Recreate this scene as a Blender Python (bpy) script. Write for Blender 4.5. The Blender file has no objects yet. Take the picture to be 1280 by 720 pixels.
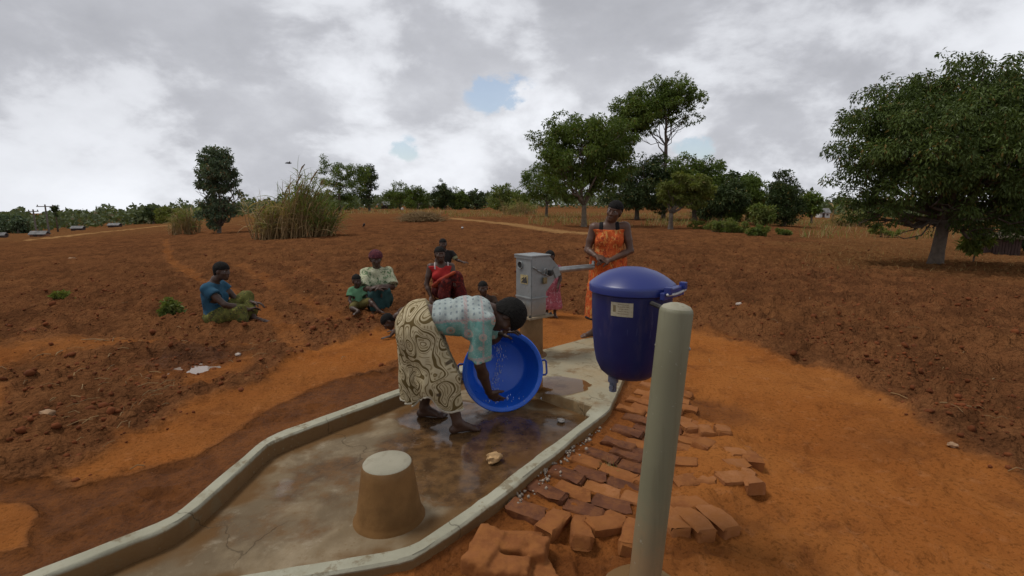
import bpy, bmesh, math, random
import numpy as np
from mathutils import Vector, Matrix

rng = np.random.default_rng(7)
random.seed(7)
SC = bpy.context.scene
COL = SC.collection

# ------------------------------------------------------------------ camera, sky, sun, exposure
CAM_H = 1.55
F_PX = 620.0
PITCH = math.atan(105.0 / F_PX)
cd = bpy.data.cameras.new("camera")
cam = bpy.data.objects.new("camera", cd)
COL.objects.link(cam)
cam.location = (0, 0, CAM_H)
cam.rotation_euler = (math.radians(90) - PITCH, 0, 0)
cd.sensor_width = 36.0
cd.lens = 36.0 * F_PX / 1280.0
cd.clip_start = 0.05
cd.clip_end = 3000
SC.camera = cam
SC.view_settings.view_transform = 'Standard'
SC.view_settings.look = 'None'
SC.view_settings.exposure = 0.58
SC.view_settings.gamma = 1.0
SC.view_settings.use_curve_mapping = False
SC.render.engine = 'CYCLES'
SC.cycles.max_bounces = 6
SC.cycles.transparent_max_bounces = 8

SUN_DIR = Vector((-0.45, 0.10, 0.89)).normalized()       # towards the sun
sl = bpy.data.lights.new("sun", 'SUN')
sl.energy = 1.2
sl.angle = math.radians(16)
sl.color = (1.0, 0.95, 0.88)
sun = bpy.data.objects.new("sun", sl)
COL.objects.link(sun)
sun.location = (0, 0, 30)
sun.rotation_euler = SUN_DIR.to_track_quat('Z', 'Y').to_euler()


class NT:
    """small node-tree helper"""
    def __init__(s, tree):
        s.t = tree; s.n = tree.nodes; s.l = tree.links
    def add(s, typ, props=None, ins=None):
        nd = s.n.new(typ)
        for k, v in (props or {}).items():
            setattr(nd, k, v)
        for k, v in (ins or {}).items():
            s.put(nd.inputs[k], v)
        return nd
    def put(s, sock, v):
        if isinstance(v, bpy.types.NodeSocket):
            s.l.new(v, sock)
        elif isinstance(v, (tuple, list)) and len(v) == 3 and sock.type == 'RGBA':
            sock.default_value = (*v, 1.0)
        else:
            sock.default_value = v
    def math(s, op, a, b=0.0, c=0.0, clamp=False):
        nd = s.n.new('ShaderNodeMath'); nd.operation = op; nd.use_clamp = clamp
        s.put(nd.inputs[0], a); s.put(nd.inputs[1], b)
        if op in ('MULTIPLY_ADD', 'SMOOTH_MIN', 'SMOOTH_MAX', 'COMPARE', 'WRAP'):
            s.put(nd.inputs[2], c)
        return nd.outputs[0]
    def vmath(s, op, a, b=None, scale=None):
        nd = s.n.new('ShaderNodeVectorMath'); nd.operation = op
        s.put(nd.inputs[0], a)
        if b is not None: s.put(nd.inputs[1], b)
        if scale is not None: s.put(nd.inputs['Scale'], scale)
        return nd.outputs['Value'] if op in ('DOT_PRODUCT', 'LENGTH', 'DISTANCE') else nd.outputs[0]
    def mix(s, f, a, b, mode='MIX'):
        nd = s.n.new('ShaderNodeMix'); nd.data_type = 'RGBA'; nd.blend_type = mode; nd.clamp_factor = True
        s.put(nd.inputs[0], f); s.put(nd.inputs[6], a); s.put(nd.inputs[7], b)
        return nd.outputs[2]
    def step(s, v, lo, hi, smooth=True):
        nd = s.n.new('ShaderNodeMapRange'); nd.clamp = True
        nd.interpolation_type = 'SMOOTHSTEP' if smooth else 'LINEAR'
        s.put(nd.inputs[0], v); nd.inputs[1].default_value = lo; nd.inputs[2].default_value = hi
        return nd.outputs[0]
    def noise(s, vec, scale, detail=4.0, rough=0.55, dist=0.0):
        nd = s.n.new('ShaderNodeTexNoise')
        if vec is not None: s.put(nd.inputs['Vector'], vec)
        nd.inputs['Scale'].default_value = scale; nd.inputs['Detail'].default_value = detail
        nd.inputs['Roughness'].default_value = rough; nd.inputs['Distortion'].default_value = dist
        return nd.outputs[0]
    def voro(s, vec, scale, feature='F1', out='Distance', rnd=1.0):
        nd = s.n.new('ShaderNodeTexVoronoi'); nd.feature = feature
        s.put(nd.inputs['Vector'], vec)
        nd.inputs['Scale'].default_value = scale; nd.inputs['Randomness'].default_value = rnd
        return nd.outputs[out]
    def attr(s, name, out='Fac'):
        nd = s.n.new('ShaderNodeAttribute'); nd.attribute_name = name
        return nd.outputs[out]
    def coord(s, which='Object'):
        return s.n.new('ShaderNodeTexCoord').outputs[which]
    def sep(s, v):
        nd = s.n.new('ShaderNodeSeparateXYZ'); s.put(nd.inputs[0], v); return nd.outputs
    def comb(s, x, y, z):
        nd = s.n.new('ShaderNodeCombineXYZ')
        s.put(nd.inputs[0], x); s.put(nd.inputs[1], y); s.put(nd.inputs[2], z)
        return nd.outputs[0]
    def bump(s, h, strength=0.5, dist=0.01):
        nd = s.n.new('ShaderNodeBump'); s.put(nd.inputs['Height'], h)
        nd.inputs['Strength'].default_value = strength; nd.inputs['Distance'].default_value = dist
        return nd.outputs[0]


def pix_dir(px, py):
    u = (px - 640.0) / F_PX; v = (360.0 - py) / F_PX
    c, s_ = math.cos(PITCH), math.sin(PITCH)
    return Vector((u, c + v * s_, -s_ + v * c))


# overcast sky: Nishita sky seen through gaps of a drifting cloud layer
world = bpy.data.worlds.new("World")
SC.world = world
world.use_nodes = True
W = NT(world.node_tree)
W.n.clear()
wo = W.add('ShaderNodeOutputWorld')
bg = W.add('ShaderNodeBackground', ins={'Strength': 0.1})
sky = W.add('ShaderNodeTexSky', {'sky_type': 'NISHITA', 'sun_disc': False,
                                 'sun_elevation': math.asin(SUN_DIR.z),
                                 'sun_rotation': math.atan2(SUN_DIR.x, SUN_DIR.y)})
gen = W.coord('Generated')
gx, gy, gz = W.sep(gen)
zc = W.math('MAXIMUM', gz, 0.0)
P = W.vmath('MULTIPLY', gen, (1.0, 1.0, 2.3))
den = W.math('ADD', zc, 0.75)
P = W.comb(W.math('DIVIDE', gx, den), W.math('DIVIDE', gy, den), W.math('MULTIPLY', zc, 1.2))
big = W.noise(W.vmath('ADD', P, (3.7, 1.9, 0.4)), 1.6, 2.0, 0.45, 0.3)
puff = W.noise(W.vmath('ADD', P, (11.3, 4.1, 2.0)), 3.6, 9.0, 0.56, 0.15)
puff2 = W.noise(W.vmath('ADD', P, (1.3, 8.1, 5.0)), 8.5, 8.0, 0.6, 0.1)
edge_ = W.step(puff, 0.43, 0.60)
lum = W.math('MULTIPLY_ADD', big, 0.95, W.math('MULTIPLY_ADD', edge_, 0.25, W.math('MULTIPLY_ADD', puff, 0.45, W.math('MULTIPLY', puff2, 0.30))))
lum = W.math('SUBTRACT', lum, W.math('MULTIPLY', zc, 0.62))          # bases look darker overhead
ramp = W.add('ShaderNodeValToRGB', ins={'Fac': W.step(lum, 0.50, 1.22, False)})
el = ramp.color_ramp.elements
el[0].position = 0.0; el[0].color = (2.67, 2.73, 2.98, 1)
el[1].position = 1.0; el[1].color = (6.23, 6.38, 6.73, 1)
e = el.new(0.33); e.color = (3.62, 3.69, 3.98, 1)
e = el.new(0.62); e.color = (4.99, 5.10, 5.41, 1)
cloud = ramp.outputs[0]
# gaps where the blue shows
gap = None
for (px, py, rad) in ((622, 116, 0.052), (505, 186, 0.028), (606, 106, 0.03), (640, 128, 0.03), (868, 188, 0.034)):
    d = pix_dir(px, py).normalized()
    dd = W.vmath('DISTANCE', W.vmath('MULTIPLY', gen, (1, 1, 1.5)), (d.x, d.y, d.z * 1.5))
    g = W.math('SUBTRACT', 1.0, W.math('DIVIDE', dd, rad))
    gap = g if gap is None else W.math('MAXIMUM', gap, g)
gapn = W.math('ADD', gap, W.math('MULTIPLY_ADD', W.noise(W.vmath('MULTIPLY', gen, (1, 1, 1.7)), 11.0, 8.0, 0.62), 4.6, -2.3))
gapm = W.math('MULTIPLY', W.step(gapn, 0.0, 0.6), W.step(gap, -0.75, 0.1))
bluesky = W.mix(0.22, W.vmath('SCALE', sky.outputs[0], scale=0.85), (5.0, 5.1, 5.3))
colr = W.mix(W.math('MULTIPLY', gapm, 0.85), cloud, bluesky)
W.put(bg.inputs['Color'], colr)
W.l.new(bg.outputs[0], wo.inputs['Surface'])


# ------------------------------------------------------------------ maths helpers
def sstep(x, a, b):
    t = np.clip((x - a) / (b - a), 0, 1)
    return t * t * (3 - 2 * t)


def _hash(ix, iy, iz=0, seed=0):
    h = (ix * 374761393 + iy * 668265263 + iz * 2147483647 + seed * 1274126177) & 0xFFFFFFFF
    h = ((h ^ (h >> 13)) * 1274126177) & 0xFFFFFFFF
    h = (h ^ (h >> 16)) & 0xFFFFFFFF
    return h.astype(np.float64) / 4294967295.0


def vnoise(x, y, seed=0):
    ix = np.floor(x).astype(np.int64); iy = np.floor(y).astype(np.int64)
    fx = x - ix; fy = y - iy
    fx = fx * fx * (3 - 2 * fx); fy = fy * fy * (3 - 2 * fy)
    a = _hash(ix, iy, 0, seed); b = _hash(ix + 1, iy, 0, seed)
    c = _hash(ix, iy + 1, 0, seed); d = _hash(ix + 1, iy + 1, 0, seed)
    return (a + (b - a) * fx) * (1 - fy) + (c + (d - c) * fx) * fy


def fbm(x, y, oct=4, seed=0, gain=0.5):
    s = 0; a = 1; t = 0
    for i in range(oct):
        s = s + a * vnoise(x * 2 ** i, y * 2 ** i, seed + i * 13); t += a; a *= gain
    return s / t


def height(x, y):
    """large form of the land (no clods): falls away to either side"""
    x = np.asarray(x, float); y = np.asarray(y, float)
    r = np.hypot(x, y)
    az = np.degrees(np.arctan2(x, y))
    le = sstep(-az, 10, 50); ri = sstep(az, 18, 46)
    rr = np.minimum(r, 330)
    return -le * 0.034 * np.maximum(0, rr - 10) - ri * 0.022 * np.maximum(0, rr - 9)


def height1(x, y):
    r = min(math.hypot(x, y), 330.0); az = math.degrees(math.atan2(x, y))
    def st(v, a, b):
        t = min(1.0, max(0.0, (v - a) / (b - a))); return t * t * (3 - 2 * t)
    return -st(-az, 10, 50) * 0.034 * max(0.0, r - 10) - st(az, 18, 46) * 0.022 * max(0.0, r - 9)


def G(px, py, z=None):
    """point of the land (or of the level z) seen at photograph pixel px, py; also its depth"""
    d = pix_dir(px, py)
    if z is not None:
        t = (z - CAM_H) / d.z
        return Vector((d.x * t, d.y * t, z)), t
    t0, t = 0.5, 0.5
    while t < 900:
        t *= 1.03
        if CAM_H + d.z * t < height1(d.x * t, d.y * t):
            break
        t0 = t
    lo, hi = t0, t
    for _ in range(18):
        m = 0.5 * (lo + hi)
        if CAM_H + d.z * m < height1(d.x * m, d.y * m): hi = m
        else: lo = m
    return Vector((d.x * lo, d.y * lo, height1(d.x * lo, d.y * lo))), lo


def poly_sd(x, y, poly):
    """signed distance to a polygon, negative inside"""
    P_ = np.asarray(poly, float); n = len(P_)
    d = np.full(x.shape, 1e9); inside = np.zeros(x.shape, bool)
    for i in range(n):
        a = P_[i]; b = P_[(i + 1) % n]
        e = b - a; wx = x - a[0]; wy = y - a[1]
        t = np.clip((wx * e[0] + wy * e[1]) / (e @ e), 0, 1)
        d = np.minimum(d, np.hypot(wx - t * e[0], wy - t * e[1]))
        c = ((a[1] > y) != (b[1] > y))
        with np.errstate(divide='ignore', invalid='ignore'):
            xi = (b[0] - a[0]) * (y - a[1]) / (b[1] - a[1]) + a[0]
        inside ^= c & (x < xi)
    return np.where(inside, -d, d)


def line_d(x, y, pts):
    d = np.full(x.shape, 1e9)
    for a, b in zip(pts[:-1], pts[1:]):
        a = np.asarray(a, float); b = np.asarray(b, float); e = b - a
        wx = x - a[0]; wy = y - a[1]
        t = np.clip((wx * e[0] + wy * e[1]) / (e @ e), 0, 1)
        d = np.minimum(d, np.hypot(wx - t * e[0], wy - t * e[1]))
    return d


def gp(*pts, z=None):
    return [tuple(G(a, b, z)[0][:2]) for a, b in pts]


# ------------------------------------------------------------------ object helpers
def tag(o, label=None, cat=None, group=None, kind=None):
    if label: o['label'] = label
    if cat: o['category'] = cat
    if group: o['group'] = group
    if kind: o['kind'] = kind
    return o


def empty(name, loc=(0, 0, 0), rz=0.0, label=None, cat=None, group=None, kind=None):
    o = bpy.data.objects.new(name, None)
    o.empty_display_size = 0.1
    COL.objects.link(o)
    o.location = loc; o.rotation_euler = (0, 0, rz)
    return tag(o, label, cat, group, kind)


def mesh_np(V, F, smooth=True):
    """V (n,3), F (m,3) or (m,4), or a list of such arrays"""
    me = bpy.data.meshes.new("m")
    V = np.asarray(V, np.float32)
    Fs = F if isinstance(F, list) else [F]
    Fs = [np.asarray(f, np.int32) for f in Fs if len(f)]
    nl = sum(f.size for f in Fs); npol = sum(len(f) for f in Fs)
    me.vertices.add(len(V)); me.vertices.foreach_set('co', V.ravel())
    me.loops.add(nl); me.polygons.add(npol)
    me.loops.foreach_set('vertex_index', np.concatenate([f.ravel() for f in Fs]))
    sizes = np.concatenate([np.full(len(f), f.shape[1], np.int32) for f in Fs])
    starts = np.concatenate([[0], np.cumsum(sizes)[:-1]]).astype(np.int32)
    me.polygons.foreach_set('loop_start', starts)
    me.polygons.foreach_set('use_smooth', np.full(npol, smooth, bool))
    me.update(calc_edges=True)
    return me


def link(name, me, mat=None, parent=None, loc=None):
    o = bpy.data.objects.new(name, me)
    me.name = name
    COL.objects.link(o)
    if mat is not None and not me.materials: me.materials.append(mat)
    if parent is not None: o.parent = parent
    if loc is not None: o.location = loc
    return o


def put(name, V, F, mat, parent=None, smooth=True, loc=None, attrs=None):
    me = mesh_np(V, F, smooth)
    for k, a in (attrs or {}).items():
        at = me.attributes.new(k, 'FLOAT', 'POINT')
        at.data.foreach_set('value', np.asarray(a, np.float32))
    return link(name, me, mat, parent, loc)


class MB:
    """collects simple shapes into one mesh"""
    def __init__(s): s.v = []; s.f = []; s.n = 0
    def raw(s, V, F):
        V = np.asarray(V, float)
        s.v.append(V)
        for f in F: s.f.append([int(i) + s.n for i in f])
        s.n += len(V)
    def box(s, c, size, R=None, bev=0.0):
        bm = bmesh.new(); bmesh.ops.create_cube(bm, size=1.0)
        for v in bm.verts: v.co = Vector((v.co.x * size[0], v.co.y * size[1], v.co.z * size[2]))
        if bev > 0: bmesh.ops.bevel(bm, geom=list(bm.edges), offset=bev, segments=2, profile=0.6, affect='EDGES')
        s.bm(bm, c, R)
    def bm(s, bm, c=(0, 0, 0), R=None):
        bm.verts.index_update()
        V = np.array([v.co[:] for v in bm.verts])
        if R is not None: V = V @ np.array(R).T
        s.raw(V + np.array(c), [[v.index for v in f.verts] for f in bm.faces]); bm.free()
    def tube(s, pts, rad, n=10, caps=True):
        V, F = tube_np(pts, rad, n)
        F = [list(f) for f in F]
        if caps:
            F.append(list(range(n))[::-1]); m = len(V); F.append(list(range(m - n, m)))
        s.raw(V, F)
    def lathe(s, prof, n=32, c=(0, 0, 0), cap=True):
        V = []; F = []
        for (r, z) in prof:
            for k in range(n):
                a = 2 * math.pi * k / n
                V.append((r * math.cos(a), r * math.sin(a), z))
        m = len(prof)
        for i in range(m - 1):
            for k in range(n):
                k2 = (k + 1) % n
                F.append([i * n + k, i * n + k2, (i + 1) * n + k2, (i + 1) * n + k])
        if cap:
            F.append(list(range(n))[::-1]); F.append([(m - 1) * n + k for k in range(n)])
        s.raw(np.array(V) + np.array(c), F)
    def build(s, name, mat, parent=None, smooth=False, loc=None, M=None):
        V = np.concatenate(s.v)
        me = bpy.data.meshes.new(name)
        me.from_pydata([tuple(v) for v in V], [], s.f)
        if smooth is True: me.polygons.foreach_set('use_smooth', [True] * len(me.polygons))
        me.update()
        if smooth == 'auto':
            me.polygons.foreach_set('use_smooth', [True] * len(me.polygons))
            me.set_sharp_from_angle(angle=math.radians(38))
        return link(name, me, mat, parent, loc)


def tube_np(pts, rad, n=8):
    P_ = np.asarray(pts, float); m = len(P_)
    rad = np.broadcast_to(np.asarray(rad, float), (m,))
    T = np.gradient(P_, axis=0); T /= np.linalg.norm(T, axis=1)[:, None] + 1e-9
    ref = np.array([0.0, 0.0, 1.0]) if abs(T[0][2]) < 0.9 else np.array([1.0, 0.0, 0.0])
    V = []
    a = np.arange(n) * 2 * math.pi / n
    u = None
    for i in range(m):
        if u is None: u = np.cross(T[i], ref)
        else: u = u - T[i] * (u @ T[i])
        u /= np.linalg.norm(u) + 1e-9
        w = np.cross(T[i], u)
        V.append(P_[i] + rad[i] * (np.cos(a)[:, None] * u + np.sin(a)[:, None] * w))
    V = np.concatenate(V)
    k = np.arange(n); k2 = (k + 1) % n
    F = np.concatenate([np.stack([i * n + k, i * n + k2, (i + 1) * n + k2, (i + 1) * n + k], 1) for i in range(m - 1)])
    return V, F


def ico(sub=1):
    bm = bmesh.new(); bmesh.ops.create_icosphere(bm, subdivisions=sub, radius=1.0)
    bm.verts.index_update()
    V = np.array([v.co[:] for v in bm.verts]); F = np.array([[v.index for v in f.verts] for f in bm.faces])
    bm.free(); return V, F


# ------------------------------------------------------------------ materials
MATS = {}


def pmat(name, color=(0.5, 0.5, 0.5), rough=0.7, vary=0.25, scale=8.0, bump=0.0, bscale=40.0, bdist=0.01, metal=0.0, spec=0.5, color2=None, coord='Object', detail=5.0):
    """Principled material whose colour varies with noise"""
    m = bpy.data.materials.new(name); m.use_nodes = True
    N = NT(m.node_tree); b = N.n['Principled BSDF']
    co = N.coord(coord)
    nz = N.noise(co, scale, detail, 0.6)
    c2 = color2 if color2 else tuple(c * (1 - vary) for c in color)
    c1 = color if color2 else tuple(min(1, c * (1 + vary * 0.5)) for c in color)
    colr = N.mix(N.step(nz, 0.3, 0.7), c2, c1)
    N.put(b.inputs['Base Color'], colr)
    b.inputs['Roughness'].default_value = rough; b.inputs['Metallic'].default_value = metal
    b.inputs['Specular IOR Level'].default_value = spec
    if bump > 0: N.put(b.inputs['Normal'], N.bump(N.noise(co, bscale, 5.0, 0.6), bump, bdist))
    MATS[name] = m
    return m, N, b


def leaf_mat(name, dark, light, trans=0.25, rough=0.5, dry=None):
    m = bpy.data.materials.new(name); m.use_nodes = True
    N = NT(m.node_tree); b = N.n['Principled BSDF']; out = N.n['Material Output']
    t = N.attr('tint')
    c = N.mix(t, dark, light)
    if dry: c = N.mix(N.step(N.attr('dry'), 0.45, 0.55), c, dry)
    N.put(b.inputs['Base Color'], c)
    b.inputs['Roughness'].default_value = rough; b.inputs['Specular IOR Level'].default_value = 0.18
    tr = N.add('ShaderNodeBsdfTranslucent'); N.put(tr.inputs['Color'], N.vmath('MULTIPLY', c, (1.25, 1.35, 0.6)))
    mx = N.add('ShaderNodeMixShader', ins={0: trans})
    N.l.new(b.outputs[0], mx.inputs[1]); N.l.new(tr.outputs[0], mx.inputs[2]); N.l.new(mx.outputs[0], out.inputs[0])
    MATS[name] = m
    return m

# ================================================================== THE LAND
KZ = 0.115        # kerb top above the soil
FZ = 0.02         # floor of the trough
bare_poly = gp((1400, 640), (1280, 592), (1180, 548), (1110, 508), (1050, 472), (960, 436), (868, 414), (760, 398), (690, 389), (600, 392),
               (520, 406), (430, 418), (380, 438), (320, 478), (240, 505), (140, 548), (60, 598), (90, 612), (250, 570), (340, 520),
               (420, 478), (500, 460), (590, 470), (640, 560), (480, 720), (470, 860), (1100, 900), (1500, 800))
bare2_poly = gp((-40, 626), (25, 627), (48, 655), (36, 688), (-40, 704))
mud_poly = gp((-260, 610), (0, 600), (60, 600), (90, 612), (250, 572), (340, 508), (420, 476), (505, 460), (540, 480), (345, 565), (200, 680), (20, 750), (-300, 880), (-420, 660))
tramp_poly = gp((-300, 470), (100, 420), (260, 420), (380, 430), (330, 470), (240, 505), (140, 548), (60, 598), (-300, 640))
trail = gp((206, 300), (213, 327), (245, 349), (300, 376), (345, 405), (385, 440))
tracks = [gp((300, 333), (350, 362), (420, 402)), gp((372, 336), (420, 360), (470, 398)), gp((240, 352), (330, 352), (420, 340))]
far_trackl = gp((40, 300), (110, 292), (215, 281))
far_trackr = gp((560, 272.5), (640, 281), (700, 291), (750, 294))

AO = [(-150, 792), (25, 720), (215, 645), (334, 545), (502, 484), (578, 456), (678, 437), (742, 420), (792, 442), (773, 487), (762, 512), (722, 543), (664, 590), (624, 622), (517, 697), (240, 745), (0, 788)]
AI = [(-80, 785), (75, 720), (231, 657), (345, 553), (510, 492), (601, 460), None, None, None, (741, 507), (728, 520), (695, 545), (640, 583), (596, 618), (509, 677), (240, 718), (0, 757)]
ao = [np.array(G(a, b, KZ)[0][:2]) for a, b in AO]
ai = [None if q is None else np.array(G(q[0], q[1], KZ)[0][:2]) for q in AI]
ai[6] = ai[5] + (ai[9] - ai[5]) * 0.36
ai[7] = ai[5] + (ai[9] - ai[5]) * 0.72
ai[8] = ai[5] + (ai[9] - ai[5]) * 0.9
apron_poly = [tuple(p) for p in ao]


def ground_fields(x, y):
    w = 0.5 + 0.5 * np.clip((np.hypot(x, y) - 3) / 10, 0, 2)
    jit = (fbm(x * 1.6, y * 1.6, 4, 3) - 0.5) * 0.75 * w + (fbm(x * 7, y * 7, 3, 5) - 0.5) * 0.22
    sd = poly_sd(x, y, bare_poly) + jit
    bare = 1 - sstep(sd, -0.22, 0.24)
    bare = np.maximum(bare, 1 - sstep(poly_sd(x, y, bare2_poly) + jit * 0.35, -0.05, 0.06))
    r = np.hypot(x, y)
    tramp = (1 - sstep(poly_sd(x, y, tramp_poly) + jit, -0.3, 0.3)) * (0.10 + 0.50 * sstep(fbm(x * 1.1, y * 1.1, 4, 31), 0.42, 0.72))
    bare = np.maximum(bare, tramp)
    bare = np.maximum(bare, 0.46 * (1 - sstep(line_d(x, y, trail) + jit * 0.3, 0.05, 0.27)))
    for k, t in enumerate(tracks):
        bare = np.maximum(bare, (0.40, 0.32, 0.28)[k] * (1 - sstep(line_d(x, y, t) + jit * 0.35, 0.05, 0.3)))
    fw = np.maximum(1 - sstep(line_d(x, y, far_trackl), 0.5, 1.4), 0.9 * (1 - sstep(line_d(x, y, far_trackr) + jit * 0.3, 0.35, 1.1)))
    pale = fw
    mud = 1 - sstep(poly_sd(x, y, mud_poly) + jit * 0.28, -0.05, 0.08)
    mud = mud * (1 - (1 - sstep(poly_sd(x, y, bare2_poly) + jit * 0.35, -0.05, 0.06)))
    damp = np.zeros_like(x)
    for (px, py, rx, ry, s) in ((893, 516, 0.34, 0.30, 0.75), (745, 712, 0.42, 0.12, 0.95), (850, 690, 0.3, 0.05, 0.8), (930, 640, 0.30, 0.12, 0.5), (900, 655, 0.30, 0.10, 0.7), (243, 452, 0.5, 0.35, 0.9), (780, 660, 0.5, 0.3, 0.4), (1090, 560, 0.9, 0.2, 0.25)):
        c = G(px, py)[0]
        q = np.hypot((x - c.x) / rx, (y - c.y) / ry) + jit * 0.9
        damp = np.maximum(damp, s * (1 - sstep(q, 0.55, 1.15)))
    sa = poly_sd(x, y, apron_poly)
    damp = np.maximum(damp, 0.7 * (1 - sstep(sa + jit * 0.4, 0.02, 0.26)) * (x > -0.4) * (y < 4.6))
    dry = sstep(r + (fbm(x * 0.12, y * 0.12, 4, 77) - 0.5) * 50, 48, 90) * 0.38
    az = np.degrees(np.arctan2(x, y))
    dry = np.maximum(dry, sstep(az + (fbm(x * 0.4, y * 0.4, 4, 8) - 0.5) * 14, 27, 33) * sstep(r + (fbm(x * 0.7, y * 0.7, 3, 9) - 0.5) * 5, 13.2, 17.5) * 0.42)
    return bare, mud, damp, dry, pale, sa


pave_poly = gp((750, 530), (768, 495), (790, 452), (845, 462), (872, 522), (905, 530), (942, 565), (940, 605), (900, 640), (835, 665), (720, 668), (600, 672), (596, 655), z=0.03)


PUD = G(243, 463)[0]
FOOT = []
_fr = np.random.default_rng(21)
for _ in range(420):
    a_ = G(_fr.uniform(60, 1250), 400 + 330 * _fr.random())[0]
    d0 = _fr.uniform(0, 2 * math.pi)
    FOOT.append((a_.x, a_.y, math.cos(d0), math.sin(d0), _fr.uniform(0.4, 1.0)))
FOOT = np.array(FOOT)


def prints(x, y):
    """bare footprints trodden into the soft soil"""
    o_ = np.zeros(np.shape(x))
    m = (np.hypot(x, y) < 8.5) & (y > 0.8)
    xs_, ys_ = x[m], y[m]; acc = np.zeros(xs_.shape)
    od = np.argsort(ys_); xs_o, ys_o = xs_[od], ys_[od]; ao_ = np.zeros(xs_.shape)
    for fx, fy, cx_, sx_, w_ in FOOT:
        a0, a1 = np.searchsorted(ys_o, [fy - .25, fy + .25])
        dx, dy = xs_o[a0:a1] - fx, ys_o[a0:a1] - fy
        l_ = (dx * cx_ + dy * sx_) / 0.115; t_ = (-dx * sx_ + dy * cx_) / (0.043 + 0.012 * np.clip(l_, -1, 1))
        q_ = l_ * l_ + t_ * t_
        ao_[a0:a1] += w_ * (-0.016 * np.exp(-q_ ** 2) + 0.008 * np.exp(-((np.sqrt(q_) - 1.35) / 0.3) ** 2))
    acc[od] = ao_; o_[m] = acc
    return o_


def relief(x, y, bare, mud, sa):
    r = np.hypot(x, y)
    clod = np.abs(fbm(x * 5.2, y * 5.2, 4, 41) - 0.5) * 2
    clod2 = vnoise(x * 13, y * 13, 51)
    clod2 = np.maximum(clod2 - 0.45, 0)
    fade = 1 - sstep(r, 9, 40)
    furrow = np.sin((y * 0.985 + x * 0.17 + (fbm(x * 0.35, y * 0.35, 3, 61) - 0.5) * 1.6) * 2 * math.pi / 1.05)
    rough = (1 - bare) * (1 - mud)
    h = rough * ((0.5 - clod) * 0.105 * (0.35 + 0.65 * fade) + clod2 * 0.13 * fade + furrow * 0.065 * (1 - 0.4 * sstep(r, 25, 90)) * sstep(r, 4, 7))
    h += (fbm(x * 1.3, y * 1.3, 4, 71) - 0.5) * 0.09 * sstep(r, 2, 6) * (0.4 + 0.6 * rough)
    h += bare * ((fbm(x * 9, y * 9, 3, 81) - 0.5) * 0.014 + (fbm(x * 2.6, y * 2.6, 3, 82) - 0.5) * 0.03)
    h += prints(x, y) * np.maximum(bare, mud * 1.2)
    h += mud * ((fbm(x * 4, y * 4, 4, 91) - 0.5) * 0.028 - 0.012)
    h = h - 0.05 * np.exp(-(((x - PUD.x) / 0.17) ** 2 + ((y - PUD.y) / 0.17) ** 2))
    pv = 1 - sstep(poly_sd(x, y, pave_poly), -0.1, 0.14)
    bank = 0.055 * np.exp(-np.maximum(sa, 0) / 0.13) * (0.6 + 0.8 * fbm(x * 4, y * 4, 3, 55)) * (sa < 0.8)
    near = sstep(sa, 0.0, 0.5)
    h = h * (0.35 + 0.65 * near) + bank + pv * (0.020 * sstep(sa, 0.05, 0.15) + 0.022 * (fbm(x * 4.3, y * 4.3, 3, 29) - 0.35) + 0.058 * (fbm(x * 3.3, y * 3.3, 3, 23)) * sstep(sa, 0.45, 0.85))
    h = np.where(sa < 0.0, h - 0.13 * sstep(-sa, 0.03, 0.10), h)
    return h


rr = [0.0, 0.3, 0.6, 0.9, 1.1]
r_ = 1.25
while r_ < 42: rr.append(r_); r_ *= 1.0105
while r_ < 900: rr.append(r_); r_ *= 1.035
rr = np.array(rr)
aa = np.concatenate([np.radians(np.linspace(-57, 57, 640)), np.radians(np.linspace(60, 300, 61))])
RR, AA = np.meshgrid(rr, aa, indexing='ij')
gxx = RR * np.sin(AA); gyy = RR * np.cos(AA)
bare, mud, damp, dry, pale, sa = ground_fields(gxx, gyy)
gzz = height(gxx, gyy) + relief(gxx, gyy, bare, mud, sa)
nr, na = RR.shape
I, J = np.meshgrid(np.arange(nr - 1), np.arange(na), indexing='ij')
J2 = (J + 1) % na
GF = np.stack([I * na + J, (I + 1) * na + J, (I + 1) * na + J2, I * na + J2], -1).reshape(-1, 4)[:, ::-1]
GVERT = np.stack([gxx, gyy, gzz], -1).reshape(-1, 3)


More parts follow.
